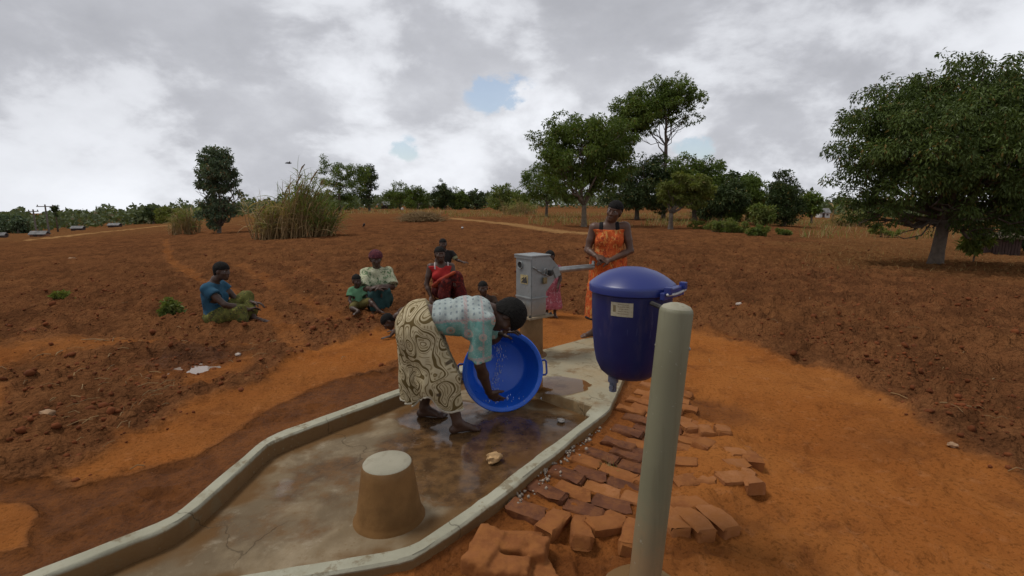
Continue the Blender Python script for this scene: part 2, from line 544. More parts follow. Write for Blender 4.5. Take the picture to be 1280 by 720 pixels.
def soil_material():
    m = bpy.data.materials.new('red_soil'); m.use_nodes = True
    N = NT(m.node_tree); b = N.n['Principled BSDF']
    co = N.coord('Object')
    n1 = N.noise(co, 1.1, 6, 0.6); n2 = N.noise(co, 9, 6, 0.65); n3 = N.noise(co, 46, 5, 0.7); n4 = N.noise(co, 0.16, 4, 0.6)
    n5 = N.noise(N.vmath('ADD', co, (5, 2, 0)), 2.3, 7, 0.68, 0.4); n6 = N.noise(N.vmath('ADD', co, (1, 9, 0)), 0.55, 6, 0.62, 0.3)
    grain = N.noise(co, 120, 3, 0.7)
    field = N.mix(N.step(n1, 0.3, 0.7), (0.123, 0.0512, 0.0223), (0.209, 0.0853, 0.0343))
    field = N.mix(N.math('MULTIPLY', N.step(n2, 0.46, 0.74), 0.6), field, (0.278, 0.1278, 0.0527))
    field = N.mix(N.math('MULTIPLY', N.step(n3, 0.55, 0.72), 0.45), field, (0.076, 0.0341, 0.0175))
    field = N.mix(N.math('MULTIPLY', N.step(n4, 0.42, 0.66), 0.4), field, (0.263, 0.1124, 0.0409))
    field = N.mix(N.math('MULTIPLY', N.step(n5, 0.46, 0.62), 0.5), field, (0.080, 0.0341, 0.0164))
    bareC = N.mix(N.step(n1, 0.3, 0.72), (0.274, 0.0904, 0.0220), (0.345, 0.1274, 0.0330))
    bareC = N.mix(N.math('MULTIPLY', N.step(n6, 0.40, 0.66), 0.55), bareC, (0.205, 0.0766, 0.0240))
    bareC = N.mix(N.math('MULTIPLY', N.step(n5, 0.50, 0.70), 0.65), bareC, (0.157, 0.0536, 0.0180))
    bareC = N.mix(N.math('MULTIPLY', N.step(n2, 0.54, 0.70), 0.45), bareC, (0.383, 0.1615, 0.0620))
    bareC = N.mix(N.math('MULTIPLY', N.step(n3, 0.56, 0.72), 0.35), bareC, (0.192, 0.0692, 0.0220))
    bareC = N.mix(N.math('MULTIPLY', N.step(grain, 0.55, 0.75), 0.25), bareC, (0.431, 0.2030, 0.0900))
    mudC = N.mix(N.step(n2, 0.35, 0.7), (0.101, 0.0355, 0.0105), (0.162, 0.0573, 0.0160))
    mudC = N.mix(N.step(n1, 0.45, 0.8), mudC, (0.208, 0.0752, 0.0200))
    mudC = N.mix(N.math('MULTIPLY', N.step(n5, 0.56, 0.66), 0.6), mudC, (0.081, 0.0300, 0.0100))
    dryC = N.mix(N.step(n2, 0.35, 0.65), (0.165, 0.072, 0.025), (0.25, 0.14, 0.055))
    c = N.mix(N.attr('dry'), field, dryC)
    edge = N.math('MULTIPLY_ADD', N.math('SUBTRACT', n2, 0.5), 0.7, N.math('MULTIPLY_ADD', N.math('SUBTRACT', n5, 0.5), 0.9, N.attr('bare')))
    bf = N.step(edge, 0.12, 0.88)
    c = N.mix(bf, c, bareC)
    c = N.mix(N.attr('pale'), c, (0.378, 0.2100, 0.0851))
    mf = N.step(N.math('ADD', N.attr('mud'), N.math('MULTIPLY_ADD', N.math('SUBTRACT', n5, 0.5), 1.1, N.math('MULTIPLY', N.math('SUBTRACT', n2, 0.5), 0.7))), 0.25, 0.70)
    c = N.mix(mf, c, mudC)
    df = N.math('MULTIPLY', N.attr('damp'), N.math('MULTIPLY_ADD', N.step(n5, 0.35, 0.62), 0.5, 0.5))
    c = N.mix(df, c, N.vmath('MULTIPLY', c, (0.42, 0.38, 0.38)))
    speck = N.step(N.voro(co, 28.0), 0.0, 0.16)
    c = N.mix(N.math('MULTIPLY', N.math('SUBTRACT', 1.0, speck), 0.22), c, (0.361, 0.1848, 0.0814))
    crev = N.math('MULTIPLY', N.math('SUBTRACT', 1.0, N.math('MULTIPLY', N.math('SUBTRACT', 1.0, N.step(n3, 0.36, 0.5)), 0.35)), 1.0)
    c = N.vmath('SCALE', c, scale=crev)
    N.put(b.inputs['Base Color'], c)
    wet = N.math('MAXIMUM', N.attr('mud'), N.attr('damp'))
    N.put(b.inputs['Roughness'], N.math('MULTIPLY_ADD', wet, N.math('MULTIPLY_ADD', n2, 0.35, -0.52), 0.95))
    N.put(b.inputs['Specular IOR Level'], N.math('MULTIPLY', wet, 0.045))
    wv = N.vmath('ADD', co, N.vmath('SCALE', N.add('ShaderNodeTexNoise', ins={'Vector': co, 'Scale': 11.0, 'Detail': 3.0}).outputs['Color'], scale=0.12))
    lum1 = N.math('SUBTRACT', 1.0, N.voro(wv, 11.0)); lum2 = N.math('SUBTRACT', 1.0, N.voro(wv, 27.0))
    fieldness = N.math('SUBTRACT', 1.0, N.math('MAXIMUM', bf, mf))
    clods_ = N.math('MULTIPLY', N.math('MULTIPLY_ADD', lum1, 1.5, N.math('MULTIPLY', lum2, 0.9)), fieldness)
    h = N.math('MULTIPLY_ADD', grain, 0.28, N.math('MULTIPLY_ADD', n3, 0.6, N.math('MULTIPLY_ADD', n2, 1.2, clods_)))
    nd = N.add('ShaderNodeBump', ins={'Height': h, 'Distance': 0.034})
    N.put(nd.inputs['Strength'], N.math('MULTIPLY_ADD', N.math('MAXIMUM', N.attr('bare'), N.attr('mud')), -0.3, 0.95))
    N.put(b.inputs['Normal'], nd.outputs[0])
    return m


soilM = soil_material()
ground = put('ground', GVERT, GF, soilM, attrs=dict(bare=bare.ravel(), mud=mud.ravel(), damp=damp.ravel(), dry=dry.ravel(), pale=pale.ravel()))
tag(ground, 'red earth field, ploughed beyond and trodden bare around the pump', kind='structure')


def gz_at(x, y):
    """height of the finished soil at points"""
    x = np.atleast_1d(np.asarray(x, float)); y = np.atleast_1d(np.asarray(y, float))
    b_, m_, d_, dr_, p_, s_ = ground_fields(x, y)
    return height(x, y) + relief(x, y, b_, m_, s_)


def on_ground(px, py):
    p, t = G(px, py)
    return Vector((p.x, p.y, float(gz_at(p.x, p.y)[0]))), t


# loose clods on the ploughed soil, countless
n = 17000
u = rng.random(n)
cr = 2.6 * (24 / 2.6) ** u; ca = np.radians(rng.uniform(-52, 52, n))
cx = cr * np.sin(ca); cy = cr * np.cos(ca)
b_, m_, d_, dr_, p_, s_ = ground_fields(cx, cy)
den_ = fbm(cx * 0.8, cy * 0.8, 3, 19)
keep = (rng.random(n) > b_ * 1.05) & (m_ < 0.2) & (s_ > 0.1) & (rng.random(n) < sstep(den_, 0.25, 0.6) + 0.12)
cx, cy, cr = cx[keep], cy[keep], cr[keep]
iv, if_ = ico(1)
iv12 = iv[:12] if len(iv) >= 12 else iv
n = len(cx)
size = np.clip(rng.lognormal(math.log(0.0125), 0.5, n), 0.007, 0.05)
R3 = rng.normal(size=(n, 3, 3)); R3, _ = np.linalg.qr(R3)
sc3 = rng.uniform(0.6, 1.25, (n, 3))
bmv = iv * 1.0
CV = np.einsum('nij,vj,nj->nvi', R3, bmv, sc3) * (1 + 0.35 * (rng.random((n, len(bmv), 1)) - 0.5)) * size[:, None, None]
CV[:, :, 2] *= 0.8
CV += np.stack([cx, cy, gz_at(cx, cy) + size * 0.25], 1)[:, None, :]
CF = (if_[None] + (np.arange(n) * len(bmv))[:, None, None]).reshape(-1, 3)
clodM = pmat('soil_clod', (0.165, 0.05, 0.017), 0.95, 0.45, 3.0, spec=0.15, bump=0.5, bscale=60)[0]
o = put('soil_clods', CV.reshape(-1, 3), CF, clodM)
tag(o, 'loose clods of red earth turned up over the ploughed field', kind='stuff')

# straw and stalk litter
n = 260
u = rng.random(n)
pxs = rng.uniform(-60, 1330, n); pys = 285 + 330 * rng.random(n) ** 1.5
cen = [(150, 430), (60, 470), (190, 500), (340, 440), (110, 520)]
for k in range(n):
    if k % 3 == 0:
        c = cen[(k // 3) % 5]; pxs[k] = c[0] + rng.normal() * 45; pys[k] = c[1] + rng.normal() * 16
LP = np.array([tuple(G(a, b)[0]) for a, b in zip(pxs, pys)])
b_, m_, d_, dr_, p_, s_ = ground_fields(LP[:, 0], LP[:, 1])
LP = LP[(s_ > 0.15) & (m_ < 0.3) & (rng.random(n) > b_ * 0.75)]
V = []; F = []; k = 0
gzl = gz_at(LP[:, 0], LP[:, 1])
for p, z in zip(LP, gzl):
    L = rng.uniform(0.03, 0.15) * (1 + 0.02 * p[1]); a = rng.uniform(0, math.pi); w = rng.uniform(0.0012, 0.003) * (1 + 0.06 * p[1])
    dx, dy = math.cos(a), math.sin(a)
    z = z + 0.018
    mid_ = (p[0] + rng.normal() * .003, p[1] + rng.normal() * .003)
    pts = [(p[0] - dx * L / 2, p[1] - dy * L / 2, z - 0.008), (mid_[0], mid_[1], z + rng.uniform(0, .015)), (p[0] + dx * L / 2, p[1] + dy * L / 2, z - 0.004)]
    tv, tf = tube_np(pts, w, 4)
    V.append(tv); F.append(tf + k); k += len(tv)
strawM = pmat('straw', (0.27, 0.165, 0.065), 0.85, 0.5, 1.5)[0]
o = put('straw_litter', np.concatenate(V), np.concatenate(F), strawM)
tag(o, 'scattered straw and broken maize stalks on the red earth', kind='stuff')

# ------------------------------------------------------------------ CONCRETE APRON
def concrete(name, base, light, stain, zs=None, wetattr=False):
    m = bpy.data.materials.new(name); m.use_nodes = True
    N = NT(m.node_tree); b = N.n['Principled BSDF']; co = N.coord('Object')
    n1 = N.noise(co, 2.2, 6, 0.62); n2 = N.noise(co, 13, 6, 0.65); n3 = N.noise(co, 80, 4, 0.6)
    c = N.mix(N.step(n1, 0.3, 0.7), base, light)
    c = N.mix(N.math('MULTIPLY', N.step(n2, 0.52, 0.7), 0.55), c, stain)
    if zs:
        z = N.sep(co)[2]
        lowm = N.math('SUBTRACT', 1.0, N.step(N.math('MULTIPLY_ADD', n2, -0.014, z), zs[0], zs[1]))
        c = N.mix(N.math('MULTIPLY', lowm, 0.9), c, zs[2])
        c = N.mix(N.math('MULTIPLY', N.attr('plat'), N.math('MULTIPLY_ADD', N.step(n1, 0.3, 0.65), 0.6, 0.3)), c, (0.30, 0.225, 0.125))
        c = N.mix(N.math('MULTIPLY', N.attr('plat'), N.math('MULTIPLY', N.step(N.noise(N.vmath('ADD', co, (9, 1, 4)), 3.1, 6, 0.65), 0.52, 0.66), 0.75)), c, (0.17, 0.092, 0.036))
        blot = N.step(N.noise(N.vmath('ADD', co, (3, 7, 1)), 5.5, 5, 0.7), 0.56, 0.63)
        c = N.mix(N.math('MULTIPLY', blot, 0.62), c, zs[3])
    rough = N.math('MULTIPLY_ADD', n2, 0.2, 0.75)
    if wetattr:
        blotch = N.noise(N.vmath('ADD', co, (7, 3, 0)), 1.3, 7, 0.66, 0.5)
        c = N.mix(N.math('MULTIPLY', N.step(blotch, 0.44, 0.60), 0.7), c, (0.115, 0.083, 0.050))
        c = N.mix(N.math('MULTIPLY', N.step(N.noise(co, 7, 6, 0.7), 0.56, 0.70), 0.5), c, (0.34, 0.285, 0.20))
        wt = N.step(N.math('ADD', N.attr('wet'), N.math('MULTIPLY_ADD', n1, 0.9, N.math('MULTIPLY_ADD', n2, 0.35, -0.62))), 0.38, 0.66)
        c = N.mix(N.math('MULTIPLY', wt, 0.93), c, N.mix(N.step(n2, 0.36, 0.66), (0.055, 0.026, 0.010), (0.135, 0.068, 0.025)))
        c = N.mix(N.math('MULTIPLY', N.step(N.attr('grime'), 0.2, 0.9), 0.85), c, (0.125, 0.062, 0.020))
        pool = N.step(N.math('ADD', N.attr('wet'), N.math('MULTIPLY_ADD', N.noise(co, 3.4, 4, 0.55), 1.5, -0.75)), 0.72, 0.86)
        rough = N.math('MULTIPLY_ADD', wt, -0.42, rough)
        rough = N.math('MULTIPLY_ADD', pool, -0.30, rough, clamp=True)
        rough = N.math('MAXIMUM', rough, 0.06)
        bstr = N.math('MULTIPLY_ADD', pool, -0.33, 0.35)
    cw = N.vmath('ADD', co, N.vmath('SCALE', N.add('ShaderNodeTexNoise', ins={'Vector': co, 'Scale': 6.0, 'Detail': 4.0}).outputs['Color'], scale=0.22))
    crack = N.math('MULTIPLY', N.math('SUBTRACT', 1.0, N.step(N.voro(cw, 1.5, 'DISTANCE_TO_EDGE'), 0.002, 0.009)), N.step(N.noise(N.vmath('ADD', co, (2, 2, 9)), 1.4, 2, 0.5), 0.50, 0.58))
    c = N.mix(N.math('MULTIPLY', crack, 0.45), c, (0.05, 0.035, 0.02))
    fleck = N.math('MULTIPLY', N.math('SUBTRACT', 1.0, N.step(N.voro(co, 34.0), 0.16, 0.24)), N.step(N.noise(co, 3.0, 4, 0.6), 0.48, 0.62))
    c = N.mix(N.math('MULTIPLY', fleck, 0.55), c, stain)
    N.put(b.inputs['Base Color'], c); N.put(b.inputs['Roughness'], rough)
    nd = N.add('ShaderNodeBump', ins={'Height': N.math('MULTIPLY_ADD', crack, -1.5, N.math('MULTIPLY_ADD', n3, 0.5, n2)), 'Distance': 0.008})
    if wetattr: N.put(nd.inputs['Strength'], bstr)
    else: nd.inputs['Strength'].default_value = 0.45
    N.put(b.inputs['Normal'], nd.outputs[0])
    b.inputs['Specular IOR Level'].default_value = 0.12
    if wetattr: N.put(b.inputs['Specular IOR Level'], N.math('MULTIPLY_ADD', pool, 0.38, 0.08))
    return m


apron = empty('concrete_apron', (0, 0, 0), label='long concrete pump apron with raised kerb, wet inside', kind='structure')
kerbM = concrete('kerb_concrete', (0.28, 0.268, 0.195), (0.38, 0.365, 0.275), (0.22, 0.18, 0.11), (0.086, 0.102, (0.150, 0.072, 0.020), (0.16, 0.115, 0.06)))
floorM = concrete('floor_concrete', (0.185, 0.135, 0.078), (0.33, 0.262, 0.170), (0.17, 0.11, 0.055), None, True)
rows = []
nseg = len(ao)
for i in range(nseg - 1):
    L = np.linalg.norm(ao[i + 1] - ao[i]); ns = max(2, int(L / 0.06))
    for k in range(ns):
        t = k / ns
        rows.append((ao[i] * (1 - t) + ao[i + 1] * t, ai[i] * (1 - t) + ai[i + 1] * t))
rows.append((ao[-1], ai[-1]))
RO = np.array([a for a, b in rows]); RI = np.array([b for a, b in rows])
for _ in range(1):
    RO[1:-1] = 0.25 * RO[:-2] + 0.5 * RO[1:-1] + 0.25 * RO[2:]; RI[1:-1] = 0.25 * RI[:-2] + 0.5 * RI[1:-1] + 0.25 * RI[2:]
thin = np.linalg.norm(RI - RO, axis=1) < 0.24
RI[thin] = RO[thin] + (RI[thin] - RO[thin]) * 0.64
RI[1:-1] = 0.25 * RI[:-2] + 0.5 * RI[1:-1] + 0.25 * RI[2:]
D = RI - RO; LD = np.linalg.norm(D, axis=1)[:, None]; D = D / LD
nM = 9
cols = []
q = np.arange(len(RO))
wob = (vnoise(q * 0.5, q * 0.0, 5) - 0.5) * 0.012
wob2 = (vnoise(q * 0.6, q * 0.0, 15) - 0.5) * 0.012
def crow(base, dist, z):
    return np.concatenate([base + D * (np.asarray(dist)[:, None] if np.ndim(dist) else dist), np.full((len(base), 1), z) if np.ndim(z) == 0 else z[:, None]], 1)
cols.append(crow(RO, wob - 0.012, -0.12)); cols.append(crow(RO, wob - 0.004, KZ - 0.012)); cols.append(crow(RO, wob + 0.006, KZ - 0.001))
for t in np.linspace(0.12, 0.88, nM):
    b0 = RO + (RI - RO) * t
    cols.append(np.concatenate([b0, (KZ + (fbm(b0[:, 0] * 5, b0[:, 1] * 5, 3, 8) - 0.5) * 0.008)[:, None]], 1))
cols.append(crow(RI, wob2 - 0.007, KZ - 0.001)); cols.append(crow(RI, wob2 + 0.002, KZ - 0.012)); cols.append(crow(RI, wob2 + 0.012, FZ - 0.02))
KV = np.stack(cols, 1); m_, c_ = KV.shape[:2]
I, J = np.meshgrid(np.arange(m_ - 1), np.arange(c_ - 1), indexing='ij')
KF = np.stack([I * c_ + J, I * c_ + J + 1, (I + 1) * c_ + J + 1, (I + 1) * c_ + J], -1).reshape(-1, 4)[:, ::-1]
ko = put('kerb', KV.reshape(-1, 3), KF, kerbM, apron, attrs=dict(plat=np.repeat(sstep(LD[:, 0], 0.16, 0.5), KV.shape[1])))
ko.data.set_sharp_from_angle(angle=math.radians(32))
# trough floor
loop = list(map(tuple, RI))
lo = np.array(loop).min(0) - 0.05; hi = np.array(loop).max(0) + 0.05
h = 0.022
xs = np.arange(lo[0], hi[0], h); ys = np.arange(lo[1], hi[1], h)
X, Y = np.meshgrid(xs, ys, indexing='ij')
sdI = poly_sd(X, Y, loop)
Z = FZ + (fbm(X * 2.5, Y * 2.5, 4, 33) - 0.5) * 0.014 + (fbm(X * 12, Y * 12, 3, 34) - 0.5) * 0.004
c0 = G(645, 565, FZ)[0]
wetv = 1 - sstep(np.hypot((X - c0.x) / 1.0, (Y - c0.y) / 0.72), 0.5, 1.25)
c1 = G(560, 520, FZ)[0]; wetv = np.maximum(wetv, 1 - sstep(np.hypot((X - c1.x) / 0.5, (Y - c1.y) / 0.4), 0.4, 1.2))
c2 = G(430, 600, FZ)[0]; wetv = np.maximum(wetv, 0.56 * (1 - sstep(np.hypot((X - c2.x) / 0.85, (Y - c2.y) / 0.5), 0.3, 1.2)))
c3 = G(330, 660, FZ)[0]; wetv = np.maximum(wetv, 0.5 * (1 - sstep(np.hypot((X - c3.x) / 0.75, (Y - c3.y) / 0.3), 0.3, 1.1)))
grime = 1 - sstep(-sdI + (fbm(X * 5, Y * 5, 4, 91) - 0.5) * 0.34, 0.03, 0.24)
ce = sdI < 0.045
ok = ce[:-1, :-1] & ce[1:, :-1] & ce[1:, 1:] & ce[:-1, 1:]
idx = np.arange(X.size).reshape(X.shape)
FF = np.stack([idx[:-1, :-1], idx[1:, :-1], idx[1:, 1:], idx[:-1, 1:]], -1)[ok]
put('floor', np.stack([X, Y, Z], -1).reshape(-1, 3), FF, floorM, apron, attrs=dict(wet=wetv.ravel(), grime=grime.ravel()))

# shallow water: on the platform, on the floor, in the field
waterM = bpy.data.materials.new('shallow_water'); waterM.use_nodes = True
N = NT(waterM.node_tree); out = N.n['Material Output']; N.n.remove(N.n['Principled BSDF'])
tr = N.add('ShaderNodeBsdfTransparent', ins={'Color': (0.66, 0.55, 0.44)})
gl = N.add('ShaderNodeBsdfGlossy', ins={'Color': (1.0, 1.0, 1.0), 'Roughness': 0.02})
nb_ = N.bump(N.noise(N.coord('Object'), 7, 2, 0.5), 0.03, 0.01)
N.put(gl.inputs['Normal'], nb_)
fr = N.add('ShaderNodeFresnel', ins={'IOR': 1.42, 'Normal': nb_})
mx = N.add('ShaderNodeMixShader', ins={0: fr.outputs[0]})
N.l.new(tr.outputs[0], mx.inputs[1]); N.l.new(gl.outputs[0], mx.inputs[2]); N.l.new(mx.outputs[0], out.inputs[0])
milkM = bpy.data.materials.new('muddy_water'); milkM.use_nodes = True
b = milkM.node_tree.nodes['Principled BSDF']
b.inputs['Base Color'].default_value = (0.30, 0.235, 0.19, 1); b.inputs['Roughness'].default_value = 0.05; b.inputs['IOR'].default_value = 1.45; b.inputs['Specular IOR Level'].default_value = 0.9


def puddle(px, py, rx, ry, z, seed, mat, label):
    c = G(px, py, z)[0] if z is not None else G(px, py)[0]
    n_ = 56; V = [(0, 0, 0)]
    for ring, rad in ((1, 0.6), (2, 1.0)):
        for k in range(n_):
            a = 2 * math.pi * k / n_
            w = rad * (0.72 + 0.75 * float(fbm(np.array(math.cos(a) * 1.4 + seed), np.array(math.sin(a) * 1.4 + seed * 2), 4, seed)) * 0.8)
            V.append((rx * w * math.cos(a), ry * w * math.sin(a), 0.0 if ring == 1 else -0.0025))
    F3 = [[0, 1 + k, 1 + (k + 1) % n_] for k in range(n_)]
    F4 = [[1 + k, 1 + n_ + k, 1 + n_ + (k + 1) % n_, 1 + (k + 1) % n_] for k in range(n_)]
    zz = (z + 0.004) if z is not None else float(gz_at(c.x, c.y)[0]) + 0.021
    o_ = put('puddle', np.array(V), [np.array(F3), np.array(F4)], mat, loc=(c.x, c.y, zz))
    tag(o_, label, kind='structure')


puddle(700, 481, 0.27, 0.20, KZ + 0.003, 3, waterM, 'thin bright puddle on the raised slab beside the pump')
puddle(243, 463, 0.24, 0.26, None, 14, milkM, 'small muddy puddle shining in the red field')

# ------------------------------------------------------------------ BRICK PAVING
paving = empty('brick_paving', (0, 0, 0), label='rough paving of red clay bricks along the kerb', kind='structure')


def brick_mat(name, c1, c2, rough, dust):
    m = bpy.data.materials.new(name); m.use_nodes = True
    N = NT(m.node_tree); b = N.n['Principled BSDF']; co = N.coord('Object')
    rnd = N.add('ShaderNodeObjectInfo').outputs['Random']
    off = N.vmath('ADD', co, N.comb(N.math('MULTIPLY', rnd, 40.0), 0.0, 0.0))
    n1 = N.noise(off, 9, 6, 0.65); n2 = N.noise(off, 55, 5, 0.7)
    c = N.mix(N.step(n1, 0.3, 0.7), c1, c2)
    c = N.mix(N.math('MULTIPLY', rnd, 0.5), c, N.vmath('MULTIPLY', c, (0.62, 0.6, 0.62)))
    c = N.mix(N.math('MULTIPLY', N.step(N.noise(off, 14, 5, 0.7), 0.42, 0.62), dust), c, (0.27, 0.105, 0.032))
    N.put(b.inputs['Base Color'], c); b.inputs['Roughness'].default_value = rough; b.inputs['Specular IOR Level'].default_value = 0.1
    N.put(b.inputs['Normal'], N.bump(N.math('MULTIPLY_ADD', n2, 0.5, n1), 0.6, 0.012))
    return m


brickM = [brick_mat('wet_brick', (0.095, 0.036, 0.018), (0.145, 0.055, 0.026), 0.55, 0.35), brick_mat('clay_brick', (0.215, 0.078, 0.026), (0.29, 0.112, 0.038), 0.92, 0.9),
          brick_mat('dusty_brick', (0.28, 0.110, 0.036), (0.34, 0.145, 0.058), 0.92, 0.9)]
BL, BW, BH = 0.21, 0.10, 0.075
protos = []
for v in range(7):
    bm = bmesh.new(); bmesh.ops.create_cube(bm, size=1.0)
    for q in bm.verts: q.co = Vector((q.co.x * BL * rng.uniform(.94, 1.05), q.co.y * BW * rng.uniform(.93, 1.05), q.co.z * BH))
    bmesh.ops.subdivide_edges(bm, edges=[e for e in bm.edges if abs((e.verts[0].co - e.verts[1].co).x) > 0.1], cuts=2)
    bmesh.ops.bevel(bm, geom=[e for e in bm.edges if len(e.link_faces) == 2 and e.calc_face_angle() > 0.5], offset=0.012, segments=2, profile=0.5, affect='EDGES')
    for q in bm.verts:
        nn = 0.006
        q.co += Vector((rng.normal() * nn * .8, rng.normal() * nn * .8, rng.normal() * nn * .7))
        if v % 3 == 0 and q.co.z > 0: q.co.z -= 0.012 * float(fbm(np.array(q.co.x * 20 + v), np.array(q.co.y * 20), 2, v))
        if v in (2, 5) and q.co.x > BL * .3 and q.co.y > 0: q.co.x -= 0.025 * rng.random()
    me = bpy.data.meshes.new('brick'); bm.to_mesh(me); bm.free()
    me.polygons.foreach_set('use_smooth', [True] * len(me.polygons)); me.set_sharp_from_angle(angle=math.radians(50))
    protos.append([me.copy() for _ in brickM])
    for k, mm in enumerate(brickM): protos[-1][k].materials.append(mm)


def brick(x, y, z, rz, mi, v=None, tilt=(0, 0), s=(1, 1, 1)):
    o_ = bpy.data.objects.new('brick', protos[rng.integers(7) if v is None else v][mi])
    COL.objects.link(o_); o_.parent = paving
    o_.location = (x, y, z); o_.rotation_euler = (tilt[0], tilt[1], rz); o_.scale = s


A = np.array(G(772, 505, 0.03)[0][:2]); B = np.array(G(592, 672, 0.03)[0][:2])
eu = (B - A) / np.linalg.norm(B - A); ev = np.array([-eu[1], eu[0]])
if ev[0] < 0: ev = -ev
phi = math.atan2(ev[1], ev[0])
nb = 0
L_ = np.linalg.norm(B - A) + 0.5
k = 0; uu = -0.5
while uu < L_:
    w = 0.104 + rng.normal() * 0.003
    v0 = 0.03 + (0.10 if k % 2 else 0.0) + rng.normal() * .01
    vv = v0
    while vv < 1.35:
        c = A + eu * uu + ev * (vv + BL / 2)
        sdp = float(poly_sd(np.array([c[0]]), np.array([c[1]]), pave_poly)[0])
        sap = float(poly_sd(np.array([c[0]]), np.array([c[1]]), apron_poly)[0])
        clearp = min(math.hypot(c[0] - G(qx, qy, 0.03)[0].x, c[1] - G(qx, qy, 0.03)[0].y) for qx, qy in ((838, 650), (868, 653), (897, 648), (727, 662), (690, 655), (812, 700)))
        hole = vnoise(c[0] * 2.2 + 4, c[1] * 2.2, 12)
        if sdp < -0.02 and sap > 0.105 and clearp > 0.13 and not (vv > 0.75 and hole > 0.70):
            far = vv > 0.62
            sink = -0.012 - 0.02 * float(vnoise(np.array(c[0] * 3), np.array(c[1] * 3), 21)) - (0.008 if far else 0)
            wetb = vv < 0.42 and uu > 0.15 and rng.random() < 0.85
            mi = 0 if wetb else (1 if rng.random() < 0.65 else 2)
            brick(c[0] + rng.normal() * .004, c[1] + rng.normal() * .004, sink + rng.normal() * .003 + 0.021 + 0.045 * math.exp(-(sap - 0.05) / 0.16), phi + rng.normal() * (0.03 if not far else 0.12), mi, tilt=(rng.normal() * .03, rng.normal() * .03))
            nb += 1
        vv += BL + 0.001 + abs(rng.normal()) * .004
    uu += w; k += 1
# bricks one can pick out at the broken edge
for (px, py, ang, z, mi, tl) in ((838, 650, 100, 0.028, 2, (0, .03)), (868, 653, 104, 0.03, 2, (.03, .02)), (897, 648, 108, 0.022, 2, (0, 0)), (727, 662, 82, 0.03, 1, (0.08, .18)), (690, 655, 58, 0.03, 1, (.05, .12)),
                                 (862, 536, 95, 0.032, 2, (0, .1)), (882, 541, 85, 0.04, 2, (.1, 0)), (903, 541, 78, 0.035, 2, (.1, .1)), (920, 568, 92, 0.03, 2, (0, .05)), (938, 575, 88, 0.03, 1, (0, 0)), (921, 583, 10, 0.035, 2, (.05, 0)),
                                 (914, 603, 12, 0.045, 2, (.05, .05)), (936, 603, 95, 0.042, 2, (0, .1)), (880, 556, 40, 0.03, 1, (.1, .1)), (790, 668, 70, 0.02, 1, (.1, .05)), (760, 655, 20, 0.02, 1, (0, .1)), (652, 672, 165, 0.01, 1, (.06, .1)),
                                 (884, 600, 150, 0.02, 2, (.1, .2)), (858, 600, 15, 0.012, 1, (.1, 0)), (850, 578, 160, 0.02, 1, (0, .1)), (856, 628, 5, 0.012, 1, (0, 0)), (930, 590, 30, 0.02, 2, (.2, 0))):
    p = G(px, py, 0.04)[0]
    sm = rng.uniform(0.55, 0.8) if px > 855 and py < 612 else 1.0
    brick(p.x, p.y, z, math.radians(ang), mi, tilt=tl, s=(sm, 1, 1.0))

# the big fused lump of bricks at the corner
lumpM = brickM[1]
pL = G(635, 690, 0.05)[0]
def worn_lump(bits, h=0.0085):
    lo = np.array([-0.27, -0.24, -0.10]); hi = np.array([0.27, 0.22, 0.15])
    X, Y, Z = np.meshgrid(*[np.arange(lo[i], hi[i], h) for i in range(3)], indexing='ij')
    d = np.full(X.shape, 0.3)
    wob = (fbm(X * 16 + 3, Y * 16 + Z * 9, 3, 4) - 0.5) * 0.030 + (fbm(X * 45 + 3, Y * 45 + Z * 37, 2, 14) - 0.5) * 0.010
    for (c, s_, rz) in bits:
        x = (X - c[0]) * math.cos(rz) + (Y - c[1]) * math.sin(rz); y = -(X - c[0]) * math.sin(rz) + (Y - c[1]) * math.cos(rz); z = Z - c[2]
        r = 0.018
        qx, qy, qz = np.abs(x) - s_[0] / 2 + r, np.abs(y) - s_[1] / 2 + r, np.abs(z) - s_[2] / 2 + r
        dd = np.sqrt(np.maximum(qx, 0) ** 2 + np.maximum(qy, 0) ** 2 + np.maximum(qz, 0) ** 2) + np.minimum(np.maximum(np.maximum(qx, qy), qz), 0) - r
        k = 0.013; hh = np.clip(0.5 + 0.5 * (d - dd) / k, 0, 1); d = d + (dd - d) * hh - k * hh * (1 - hh)
    return nets(d + wob, lo, h)


LUMP = [((-0.10, 0.0, 0.015), (0.13, 0.24, 0.13), -0.35), ((0.055, 0.03, 0.01), (0.24, 0.13, 0.11), -0.25), ((-0.01, -0.095, 0.0), (0.21, 0.115, 0.12), -0.12), ((0.12, -0.07, -0.03), (0.16, 0.17, 0.08), 0.3)]
LUMP_TAG = ('large broken lump of mortared bricks at the corner of the paving', 'brickwork')

# soil packed between and around the bricks
pebM = pmat('grey_pebble', (0.30, 0.24, 0.18), 0.8, 0.4, 20)[0]
V = []; F = []; k = 0
for _ in range(190):
    t_ = rng.random(); side = rng.normal() * 0.035
    p0 = np.array(G(735, 538, 0)[0][:2]) * (1 - t_) + np.array(G(618, 640, 0)[0][:2]) * t_
    c = p0 + ev * (0.075 + side * 1.2)
    s_ = rng.uniform(0.003, 0.011)
    vv_ = iv * (s_ * (1 + .3 * rng.normal(size=(len(iv), 1)))) + np.array([c[0], c[1], float(gz_at(c[0], c[1])[0]) + s_ * .5 + (0.03 if side > 0.03 else 0)])
    V.append(vv_); F.append(if_ + k); k += len(iv)
o = put('gravel', np.concatenate(V), np.concatenate(F), pebM)
tag(o, 'fine grey gravel in the joint between kerb and bricks', kind='stuff')

# ================================================================== MADE THINGS ROUND THE PUMP
def rotz(a): return Matrix.Rotation(a, 3, 'Z')


